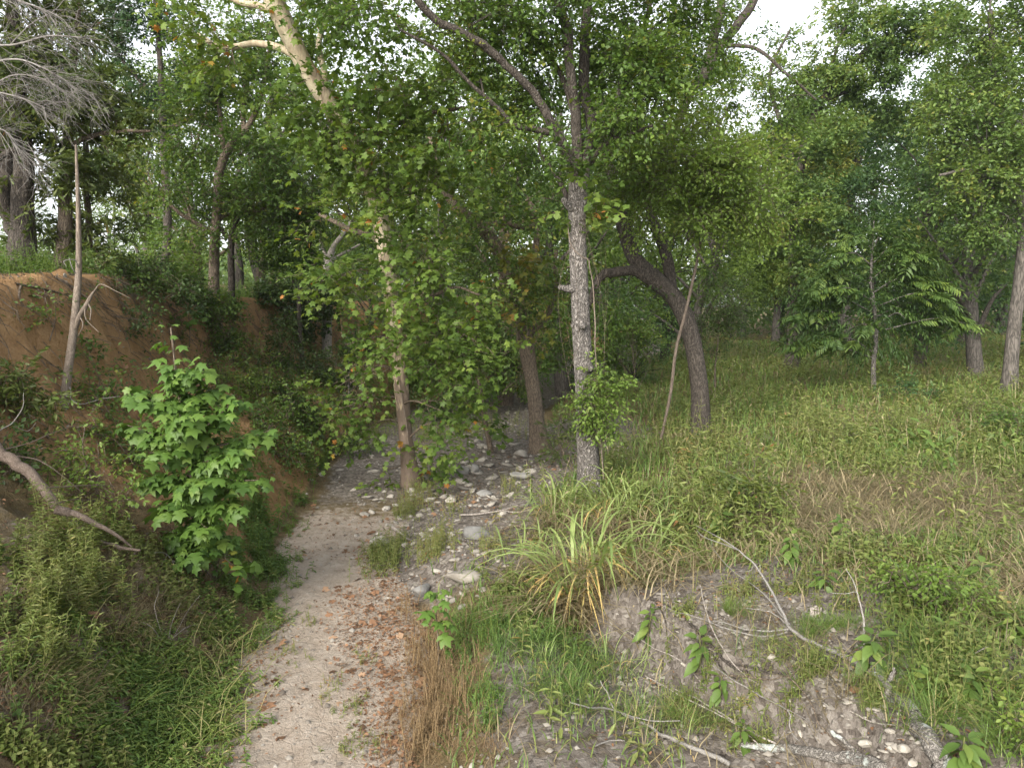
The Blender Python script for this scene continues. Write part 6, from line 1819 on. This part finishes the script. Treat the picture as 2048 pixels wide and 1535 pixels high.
patch(_pr, [(60, 1380, 60, 60), (150, 1400, 60, 40), (280, 1230, 80, 40), (250, 1160, 60, 30), (340, 1230, 50, 30), (60, 1200, 50, 50), (250, 1280, 60, 40), (200, 1260, 60, 40)], 1900, 'dry_tangle', 'dead brown grass tangled over the left slope', M_DRY, 'blade', L=(.1, .3), w=.0025, bend=(.5, 1.3), tint=(.15, .15))
patch(_pr, [(20, 1500, 70, 40), (100, 1520, 60, 30), (200, 1530, 60, 20), (20, 1240, 30, 40), (300, 1130, 70, 40), (230, 1080, 60, 30), (330, 1180, 60, 30)], 420, 'ground_cover', 'small leafy weeds in the bottom left corner and under the sapling', M_WEED, 'weed', L=(.06, .2), K=10, size=.055, tmpl=T_OVAL4, tint=(.35, .15))
patch(_pr, [(770, 1115, 46, 22), (750, 1130, 34, 16), (790, 1095, 34, 16)], 190, 'weed_tuft', 'green weed tuft with pale stems at the right edge of the path', M_WEED, 'weed', L=(.10, .26), K=9, size=.06, tint=(.45, .18))
patch(_pr, [(830, 1010, 40, 26), (845, 985, 30, 20), (815, 1030, 30, 16), (905, 1025, 24, 16), (860, 1110, 40, 24), (870, 1090, 30, 20), (1030, 975, 30, 20), (990, 1100, 40, 16)], 420, 'weed_tuft', 'thin weeds sprouting among the rubble below the sycamore', M_WEED, 'weed', L=(.08, .28), K=9, size=.05, tint=(.55, .2))
patch(_pr, [(858, 1400, 44, 110), (870, 1330, 60, 60), (845, 1290, 30, 60), (825, 1230, 26, 40), (885, 1490, 50, 40), (900, 1400, 60, 60), (860, 1450, 60, 60), (960, 1500, 60, 40)], 1900, 'rusty_weeds', 'rust and straw coloured dry weeds in a band along the right side of the path', M_RUST, 'blade', L=(.05, .24), w=.0016, bend=(.3, 1.5), tint=(.5, .28), tilt=.55)
patch(_pr, [(858, 1400, 44, 110), (870, 1330, 60, 60), (845, 1290, 30, 60), (825, 1230, 26, 40), (885, 1490, 50, 40), (900, 1400, 60, 60)], 230, 'rusty_seed_weeds', 'brown dried seed stalks standing among the rusty dry weeds', M_RUST, 'weed', L=(.10, .30), K=18, size=.018, tmpl=T_OVAL2, tint=(.45, .25), droop=.2)
patch(_pr, [(1000, 1260, 60, 40), (1050, 1290, 80, 40), (960, 1220, 50, 30), (1110, 1300, 60, 50), (1180, 1330, 70, 40), (1160, 1400, 70, 40), (1080, 1370, 60, 30), (920, 1260, 30, 30)], 2300, 'grass_patch', 'mixed green grass in front of the reed clumps', M_GRASS, 'blade', L=(.06, .22), w=.0026, bend=(.5, 1.4), tint=(.48, .22))
patch(_pr, [(1000, 1250, 60, 30), (1060, 1220, 50, 26), (940, 1290, 40, 30), (1100, 1270, 50, 30), (960, 1400, 30, 20), (1000, 1440, 30, 20)], 260, 'ground_cover', 'dark little weeds in the grass before the reed clumps', M_GRASS, 'weed', L=(.05, .22), K=10, size=.05, tint=(.35, .15))
patch(_pr, [(1480, 1225, 22, 18), (1500, 1215, 20, 14), (1600, 1275, 30, 16), (1620, 1250, 30, 14), (1700, 1370, 22, 12), (1740, 1410, 24, 12), (1520, 1290, 16, 10), (1790, 1380, 40, 14), (1690, 1250, 40, 16)], 2400, 'grass_tuft', 'fine olive grass tufts on the bare gravel mound', M_GRASS, 'blade', L=(.05, .14), w=.0014, bend=(.3, 1.0), tint=(.72, .14))
patch(_pr, [(1440, 1450, 90, 40), (1380, 1430, 60, 40), (1560, 1470, 60, 26), (1300, 1440, 60, 40)], 800, 'grass_patch', 'straggling green and dry grass among the dead twigs at the bottom', M_GRASS, 'blade', L=(.08, .28), w=.0025, bend=(.4, 1.1), tint=(.6, .25))
patch(_pr, [(1900, 1330, 110, 50), (1980, 1240, 70, 60), (1960, 1400, 80, 50), (1820, 1300, 60, 30), (2000, 1500, 60, 40), (1850, 1450, 60, 30)], 2600, 'grass_patch', 'long grass between the broad-leaved weeds on the right', M_GRASS, 'blade', L=(.1, .34), w=.0025, bend=(.4, 1.2), tint=(.55, .28))
patch(_pr, [(1900, 1330, 110, 50), (1980, 1250, 70, 60), (1960, 1400, 80, 50), (1800, 1240, 60, 40), (2000, 1100, 60, 40), (1900, 1100, 80, 30), (1700, 1130, 80, 30), (1760, 1060, 80, 26)], 420, 'ground_cover', 'small leafy weeds filling the right foreground', M_WEED, 'weed', L=(.08, .3), K=10, size=.06, tmpl=T_OVAL4, tint=(.42, .15))
patch(_pr, [(700, 1420, 30, 20), (720, 1320, 24, 14), (620, 1240, 24, 16), (700, 1500, 30, 20), (740, 1480, 16, 14), (600, 1310, 30, 16), (560, 1250, 20, 14), (640, 1380, 30, 16)], 110, 'grass_sprigs', 'single green sprigs coming up through the pale sand', M_WEED, 'weed', L=(.03, .1), K=7, size=.035, tint=(.5, .2))
patch(_pr, [(900, 870, 200, 20), (800, 850, 80, 20), (1000, 850, 60, 16), (700, 900, 60, 14)], 500, 'weed_tuft', 'low weeds and sedge along the shaded far creek bed', M_WEED, 'weed', L=(.1, .35), K=8, size=.07, tint=(.3, .15))


patch(_pr, [(1900, 990, 190, 46), (1990, 965, 110, 40), (1780, 1005, 150, 44), (1640, 975, 90, 36), (1990, 1050, 100, 40), (1560, 1050, 60, 30), (1720, 1060, 110, 40)], 7500, 'flattened_straw', 'pale straw lying flattened in swirls at the right of the meadow', M_DRY, 'blade', L=(.18, .45), w=.0028, bend=(1.0, 1.7), tint=(.5, .25), tilt=.5)
patch(_pr, [(470, 1180, 40, 24), (510, 1210, 36, 20), (440, 1230, 50, 26), (480, 1130, 40, 30), (530, 1150, 30, 20), (500, 1060, 30, 30)], 360, 'ground_cover', 'small weeds and seedlings along the dark foot of the slope left of the path', M_GRASS, 'weed', L=(.04, .18), K=9, size=.055, tmpl=T_OVAL4, tint=(.45, .2))
patch(_pr, [(470, 1190, 50, 24), (430, 1220, 60, 26), (390, 1250, 60, 26), (520, 1160, 30, 20), (560, 980, 40, 26), (590, 940, 40, 20)], 900, 'dry_tangle', 'thin dead grass along the dark foot of the slope left of the path', M_DRY, 'blade', L=(.06, .2), w=.002, bend=(.6, 1.5), tint=(.3, .2), tilt=.4)


def bank_stones():
    rng = np.random.default_rng(77)
    for _ in range(70):
        y = rng.uniform(7.5, 17); t = rng.uniform(.02, .9) ** 1.3
        x = float(xl(y)) + .35 * float(fbm(xl(y) * .5 + 3, y * .5, o=3)) - t * BANK_W
        o = link('stone', STONES[rng.integers(len(STONES))], LAND['eroded_bank'])
        r = rng.uniform(.02, .055) * (1.4 if t < .2 else 1)
        o.location = (x, y, float(hgt(x, y))); o.scale = (r, r * .8, r * .8); o.rotation_euler = tuple(rng.uniform(0, 6, 3))


bank_stones()
patch(_pr, [(545, 1240, 30, 26), (560, 1190, 26, 20), (570, 1130, 26, 16), (590, 1060, 20, 14), (520, 1290, 30, 20)], 150, 'weed_tuft', 'scattered green weeds creeping onto the left margin of the path', M_GRASS, 'weed', L=(.04, .16), K=9, size=.06, tint=(.5, .2))
patch(_pr, [(1350, 1240, 40, 20), (1480, 1190, 60, 20), (1600, 1180, 60, 16), (1680, 1220, 40, 20), (1640, 1340, 50, 24), (1750, 1400, 40, 20), (1500, 1400, 50, 24), (1400, 1390, 50, 24), (1560, 1470, 60, 20)], 330, 'ground_cover', 'little weeds creeping over the gravel mound and round the dead branches', M_WEED, 'weed', L=(.05, .22), K=9, size=.05, tint=(.4, .18))
patch(_pr, [(1450, 1330, 90, 40), (1560, 1360, 90, 40), (1500, 1240, 90, 30), (1660, 1420, 80, 40), (1600, 1300, 60, 24)], 700, 'dry_tangle', 'thin dead stalks and grass strewn on the gravel mound', M_DRY, 'blade', L=(.06, .26), w=.0016, bend=(.4, 1.6), tint=(.25, .25), tilt=.7)


def bank_cover():
    rng = np.random.default_rng(830)
    n = 8000
    y = 4 + 22 * rng.uniform(size=n) ** 1.2
    t = rng.uniform(-.02, 1.5, n)
    wob = .35 * fbm(xl(y) * .5 + 3, y * .5, o=3)
    x = xl(y) + wob - t * BANK_W
    m = vnoise(x * 1.0, y * .8) + .5 * vnoise(x * 3, y * 3)
    pr = .10 + .5 * ss(.1, .5, m) * ss(.0, .1, t)
    pr = np.where(y < 9, pr * .4, pr)
    pr = np.where(t > .98, .9, pr)
    pr = np.where((t > .35) & (t < .93) & (y > 9) & (y < 12.5), pr * .4, pr)
    pr = np.where((y >= 12.5) & (t > .1), pr * 1.5 + .08, pr)
    k = rng.uniform(size=n) < pr
    x, y, t = x[k], y[k], t[k]; n = len(x)
    H = rng.uniform(.08, .28, n) * (1 + .7 * (t > .98))
    blk = weeds(rng, x, y, H, 9, rng.uniform(.05, .09, n), np.clip(rng.normal(.3, .16, n), 0, 1), T_OVAL2)
    tag(link('bank_weeds', make_mesh('bank_weeds', blk, M_ELM)), 'small weeds and vines dotted over the brown bank and its rim', kind='stuff')
    n = 1800
    y = rng.uniform(7.5, 21, n); t = rng.uniform(0, .62, n) ** 1.1
    x = xl(y) + .35 * fbm(xl(y) * .5 + 3, y * .5, o=3) - t * BANK_W
    k = rng.uniform(size=n) < .25 + .75 * ss(-.15, .35, vnoise(x * 1.6 + 9, y * 1.2))
    x, y = x[k], y[k]; n = len(x)
    blk = weeds(rng, x, y, rng.uniform(.15, .48, n), 12, rng.uniform(.055, .09, n), np.clip(rng.normal(.35, .18, n), 0, 1), T_OVAL2)
    tag(link('bank_brush', make_mesh('bank_brush', blk, M_ELM)), 'low leafy brush growing over the foot of the bank', kind='stuff')
    # rootlets and dry stalks hanging from the rim
    n = 1500
    y = rng.uniform(7, 24, n); wob = .35 * fbm(xl(y) * .5 + 3, y * .5, o=3)
    x = xl(y) + wob - BANK_W * (.25 + .73 * rng.uniform(size=n) ** .35)
    z = hgt(x, y)
    A = np.stack([x, y, z + .02], -1)
    D = np.stack([rng.uniform(.05, .35, n), rng.normal(size=n) * .2, -rng.uniform(.1, .5, n)], -1)
    blk = twigs(A, A + D * .5 + np.stack([rng.uniform(0, .1, n), 0 * x, 0 * x], -1), A + D, .006, .002, .4)
    tag(link('rootlets', make_mesh('rootlets', blk, B_BROWN)), 'bare rootlets hanging from the undercut bank rim', kind='stuff')


bank_cover()

# ================================================================== DEAD WOOD
def stick(label, lines, mat, name='fallen_branch', cat='branch', part='branch', sides=8, group=None, main='stem', rough=.1, straight=False):
    """lines: list of [(px, py, lift m, radius m)...]; the first is the main piece"""
    first = lines[0]
    base = G(first[0][0], first[0][1], first[0][2])
    root = empty(name, base); tag(root, label, cat, group)
    for i, ln in enumerate(lines):
        pts = np.array([G(x, y, l) for x, y, l, r in ln])
        if straight and len(ln) > 2:          # a stiff trunk does not follow every bump of the ground
            f = np.linspace(0, 1, len(ln)); ds = pts[0, 1] + (pts[-1, 1] - pts[0, 1]) * f
            pts = np.array([P(q[0], q[1], dq) for q, dq in zip(ln, ds)])
        p, r = spline(pts, [q[3] * (1.0 if q[3] > .024 else .78) for q in ln], 5)
        wob = np.stack([fbm(np.arange(len(p)) * .5 + i * 5 + k * 9, np.zeros(len(p)) + ln[0][0], o=2) for k in range(3)], 1)
        p = p + wob * (r[:, None] * .8 + .004)
        nm = main if i == 0 else part
        link(nm, make_mesh(nm, tube(p - base, r, sides if i == 0 else max(5, sides - 2), .5, rough, i), mat, smooth=True), root)
    return root


stick('long pale dead branch forking over the bare gravel mound on the right', [
    [(1760, 1352, .03, .022), (1700, 1318, .04, .020), (1640, 1290, .05, .017), (1585, 1258, .07, .015), (1560, 1215, .12, .012), (1535, 1165, .18, .010), (1505, 1125, .24, .0085), (1470, 1095, .3, .007), (1430, 1070, .34, .005), (1392, 1050, .38, .003)],
    [(1475, 1100, .29, .006), (1440, 1085, .3, .005), (1405, 1072, .32, .004), (1394, 1060, .35, .003)],
    [(1580, 1250, .08, .009), (1545, 1205, .08, .007), (1510, 1172, .09, .006), (1465, 1140, .11, .005), (1428, 1100, .16, .003), (1424, 1082, .2, .002)],
    [(1582, 1257, .06, .009), (1540, 1262, .05, .008), (1490, 1258, .05, .007), (1450, 1245, .06, .005), (1410, 1240, .05, .003)],
    [(1575, 1262, .05, .009), (1530, 1272, .04, .008), (1470, 1262, .04, .007), (1405, 1236, .05, .006), (1350, 1222, .06, .004), (1315, 1205, .05, .003)],
    [(1572, 1245, .08, .006), (1545, 1225, .1, .005), (1520, 1218, .12, .004), (1488, 1215, .13, .002)],
    [(1508, 1130, .22, .004), (1500, 1140, .2, .003), (1478, 1142, .18, .002)], [(1522, 1150, .2, .004), (1520, 1128, .24, .003)]], B_PALE)
stick('single upright bleached stick curving up beside the broad-leaved weed', [
    [(1728, 1300, .0, .011), (1728, 1260, .12, .010), (1725, 1230, .2, .008), (1716, 1190, .3, .006), (1705, 1160, .38, .004), (1692, 1137, .44, .003)], [(1712, 1182, .31, .004), (1690, 1186, .3, .003), (1660, 1185, .31, .002)]], B_PALE)
stick('thick lichen-grey log running out of the frame at the bottom right', [
    [(1785, 1385, .02, .026), (1815, 1415, .02, .034), (1840, 1450, .03, .042), (1865, 1490, .03, .045), (1885, 1520, .03, .046), (1905, 1560, .03, .046)]], B_LOG, 'log', 'log', sides=12, rough=.12)
stick('stubby forked grey root end standing just above the lichen log', [
    [(1776, 1412, .0, .026), (1776, 1385, .06, .024), (1772, 1365, .1, .022), (1750, 1345, .08, .018), (1742, 1330, .08, .012)], [(1773, 1366, .1, .018), (1784, 1350, .15, .014), (1788, 1336, .18, .009)], [(1770, 1372, .09, .012), (1764, 1352, .12, .009)]], B_LOG, 'root_fork', 'root', sides=10)
stick('dark weathered log lying across the bottom edge under dead twigs', [
    [(1480, 1490, .02, .022), (1560, 1498, .02, .026), (1640, 1505, .03, .03), (1710, 1520, .03, .036), (1770, 1545, .03, .038)]], B_LOG, 'log', 'log', sides=10)
stick('straight grey dead limb slanting down to the dark log at the bottom edge', [
    [(1660, 1458, .02, .014), (1690, 1482, .03, .016), (1720, 1506, .05, .018), (1755, 1530, .06, .02)]], B_LOG, 'dead_limb', 'branch')
stick('dead twig with a white forked tip on the ground below the reed clumps', [
    [(1140, 1402, .06, .006), (1180, 1414, .05, .008), (1228, 1418, .04, .010), (1290, 1448, .04, .012), (1340, 1475, .04, .016), (1400, 1500, .04, .018), (1460, 1525, .03, .02)], [(1226, 1416, .05, .008), (1215, 1385, .1, .007), (1200, 1360, .14, .004)],
    [(1240, 1422, .05, .006), (1300, 1440, .1, .005), (1360, 1440, .12, .004)]], B_PALE)
stick('slender straight dead stem across the lower middle right', [[(1345, 1375, .1, .004), (1400, 1400, .09, .006), (1450, 1430, .08, .007), (1500, 1462, .06, .008), (1560, 1490, .04, .008)]], B_DEAD)
stick('dark thin twig bending over the bare mound in front of the ledge', [[(1390, 1345, .05, .007), (1460, 1350, .06, .007), (1540, 1358, .08, .006), (1575, 1352, .1, .006), (1620, 1400, .12, .006), (1640, 1450, .1, .005), (1690, 1500, .06, .004)], [(1570, 1392, .1, .005), (1572, 1440, .08, .004), (1550, 1460, .06, .003)],
      [(1500, 1355, .06, .005), (1480, 1320, .12, .003)], [(1575, 1360, .1, .004), (1600, 1330, .14, .003)]], B_BROWN)
stick('white-barked twig forked across the lower middle of the right foreground', [[(1425, 1330, .12, .003), (1470, 1360, .1, .005), (1520, 1390, .08, .006), (1575, 1420, .06, .006), (1582, 1460, .04, .005), (1610, 1490, .03, .004)], [(1574, 1418, .06, .004), (1620, 1440, .05, .003)]], B_PALE)
stick('dark exposed root under the lip of the washed-out ledge', [[(1300, 1195, .02, .018), (1345, 1215, .0, .016), (1385, 1250, .0, .014), (1420, 1290, .0, .014), (1460, 1330, .0, .012), (1500, 1345, .0, .009)]], B_DARK, 'exposed_root', 'root')
stick('long thin stem slanting through the grass at the right', [[(1820, 1365, .05, .006), (1880, 1340, .06, .006), (1920, 1320, .08, .005), (1980, 1290, .14, .004)]], B_DEAD)
stick('pale stem lying at the lower left of the seedling among dry grass', [[(1190, 1490, .02, .006), (1225, 1478, .03, .006), (1250, 1480, .03, .004)]], B_PALE)
stick('dark crooked driftwood on the rubble beneath the elm', [[(920, 1030, .02, .014), (965, 1026, .03, .016), (1005, 1020, .04, .014), (1035, 1010, .05, .010)], [(1000, 1020, .04, .010), (1035, 1024, .04, .007), (1060, 1018, .05, .004)]], B_DEAD)
stick('dark curved root arching over the rubble left of the reed clump', [[(990, 1078, .0, .018), (1005, 1060, .04, .022), (1030, 1052, .08, .024), (1050, 1060, .05, .022), (1075, 1080, .0, .02)]], B_BROWN, 'exposed_root', 'root')
stick('long dark stick lying under the reeds below the grey slab', [[(930, 1078, .03, .008), (975, 1082, .03, .010), (1030, 1094, .04, .010), (1080, 1105, .05, .008)]], B_DARK)
stick('short dark log end poking out beside the pale sandstone block', [[(780, 1048, .02, .022), (792, 1058, .03, .026), (808, 1072, .02, .02), (822, 1080, .0, .012)]], B_DEAD, 'log', 'log')
stick('grey fallen trunk slanting down from the left edge with a forked thin end', [
    [(-60, 835, .55, .052), (0, 898, .60, .047), (40, 930, .58, .044), (80, 975, .54, .040), (115, 1015, .50, .036), (135, 1035, .46, .030), (165, 1060, .38, .026), (200, 1082, .32, .024), (240, 1094, .26, .020), (280, 1100, .20, .013)],
    [(118, 1018, .49, .036), (150, 1028, .43, .028), (195, 1050, .34, .024), (240, 1075, .26, .016), (262, 1092, .2, .010)],
    [(272, 1100, .06, .010), (264, 1125, .10, .008), (262, 1155, .10, .007), (282, 1182, .06, .006), (300, 1195, .04, .003)],
    [(10, 897, .5, .008), (60, 885, .55, .006), (105, 865, .62, .005), (150, 852, .7, .004), (195, 853, .7, .003)],
    [(35, 912, .48, .008), (70, 918, .46, .007), (105, 935, .44, .006), (135, 960, .4, .005), (165, 985, .32, .004), (185, 1003, .25, .003)],
    [(95, 975, .38, .007), (140, 972, .4, .006), (190, 970, .4, .005), (230, 972, .38, .004)],
    [(118, 1005, .34, .006), (150, 998, .34, .005), (190, 1000, .3, .003)]], B_FALLEN, 'fallen_tree', 'fallen tree', sides=14, main='trunk', straight=True)
stick('forked white dead sprig under the big sapling', [[(360, 1150, .02, .006), (340, 1115, .1, .006), (325, 1104, .14, .004), (310, 1105, .16, .003)], [(342, 1118, .1, .004), (365, 1130, .08, .003), (385, 1120, .1, .002)], [(335, 1108, .12, .003), (322, 1130, .08, .002)]], B_PALE)
stick('curved whitish stem looping up at the left edge', [[(0, 860, .5, .006), (25, 845, .6, .006), (45, 815, .75, .005), (48, 785, .9, .003)], [(30, 850, .56, .004), (55, 862, .5, .004), (72, 845, .6, .003)]], B_PALE)
stick('bundle of bare thin stems arching over the left slope', [[(330, 1290, .0, .004), (300, 1250, .12, .004), (262, 1240, .1, .003)], [(330, 1290, .0, .004), (370, 1255, .12, .003), (395, 1248, .1, .002)], [(335, 1290, .0, .003), (345, 1240, .2, .003), (360, 1205, .26, .002)],
      [(332, 1288, 0, .003), (310, 1220, .2, .003), (318, 1180, .26, .002)], [(338, 1288, 0, .003), (380, 1215, .2, .002), (400, 1190, .22, .002)]], B_DEAD, 'dead_brush', 'brush')
stick('thin dark stem leaning across the left slope into the green grass', [[(140, 1425, .03, .005), (180, 1380, .07, .005), (215, 1325, .1, .004), (240, 1300, .12, .003)]], B_BROWN)
stick('fallen grey pole leaning on the bank rim behind the snag', [[(112, 552, .05, .022), (130, 564, .06, .022), (150, 578, .07, .020), (172, 596, .05, .016)]], B_BROWN, 'fallen_limb', 'branch')
stick('bare root running along the undercut rim left of the snag', [[(30, 566, .01, .018), (70, 574, .02, .017), (110, 584, .01, .014), (150, 596, .01, .010)], [(40, 572, .02, .02), (38, 586, .03, .018), (40, 600, .02, .010), (48, 612, .0, .005)]], B_BROWN, 'exposed_root', 'root')


for _i, _a in enumerate([
    ('thin root dangling from the lip of the ledge above the tall weed', [(1310, 1200, .02, .008), (1330, 1240, .0, .006), (1335, 1275, .0, .004)]),
    ('dark root creeping down the middle of the washed-out ledge', [(1400, 1255, .02, .012), (1420, 1300, .01, .010), (1450, 1345, .0, .007), (1490, 1360, .0, .004)]),
    ('crooked dark root beside the half-hidden foot of the ledge', [(1450, 1320, .03, .010), (1500, 1335, .02, .009), (1560, 1345, .02, .006), (1600, 1340, .02, .004)])]):
    stick(_a[0], [_a[1]], B_DARK, 'exposed_root', 'root')
for _i, _a in enumerate([
    ('fine grey twig lying upright across the ledge', [(1400, 1170, .15, .004), (1412, 1220, .1, .005), (1430, 1270, .05, .006), (1470, 1330, .03, .005), (1520, 1370, .03, .003)]),
    ('thin grey twig slanting from the reeds to the ledge foot', [(1255, 1260, .2, .003), (1300, 1290, .14, .004), (1360, 1320, .08, .005), (1410, 1370, .05, .004)]),
    ('long pale twig crossing the bottom middle above the dark log', [(1290, 1350, .12, .003), (1380, 1400, .1, .005), (1460, 1440, .08, .006), (1530, 1500, .05, .005)]),
    ('short twig sticking out of the gravel near the flat whitish stone', [(1570, 1290, .02, .005), (1600, 1320, .04, .004), (1640, 1330, .05, .003)]),
    ('brown twig bundle end beside the lichen log', [(1700, 1420, .03, .005), (1740, 1440, .05, .005), (1790, 1450, .08, .003)])]):
    stick(_a[0], [_a[1]], B_DEAD)


def stump():
    b = G(1632, 1232)
    k = b[1] / FPX
    root = empty('stump_remnant', b); tag(root, 'small square-cut pale stump remnant split in three on the gravel mound', 'stump')
    rng = np.random.default_rng(3)
    for i, (dx, w, h) in enumerate(((-8, 4.5, 18), (-1, 4.0, 22), (6, 4.5, 19))):
        p, r = spline(np.array([(dx * k, 0, -.03), (dx * k + .002, .004, h * k * .5), (dx * k + .003 * i, .006, h * k)]), [w * k * 1.15, w * k * 1.05, w * k], 3)
        link('splinter', make_mesh('splinter', tube(p, r, 7, .5, .25, i), B_DEAD), root)


stump()

# ================================================================== THE AIR
def air():
    x0, x1, y0, y1, z0, z1 = -175.0, 170.0, -26.5, 203.0, -6.0, 26.0
    V = np.array([(x, y, z) for x in (x0, x1) for y in (y0, y1) for z in (z0, z1)])
    F = np.array([(0, 1, 3, 2), (4, 6, 7, 5), (0, 4, 5, 1), (2, 3, 7, 6), (0, 2, 6, 4), (1, 5, 7, 3)])
    m = bpy.data.materials.new('thin_haze'); m.use_nodes = True
    t = m.node_tree; t.nodes.clear()
    out = t.nodes.new('ShaderNodeOutputMaterial')
    pv = t.nodes.new('ShaderNodeVolumePrincipled')
    pv.inputs['Color'].default_value = (.86, .93, 1.0, 1)
    pv.inputs['Density'].default_value = 0.0004
    pv.inputs['Anisotropy'].default_value = 0.3
    t.links.new(pv.outputs[0], out.inputs['Volume'])
    tag(link('haze', make_mesh('haze', [(V, F, .5)], m)), 'thin bluish evening haze in the air of the wood', kind='stuff')


air()
cy.volume_bounces = 0
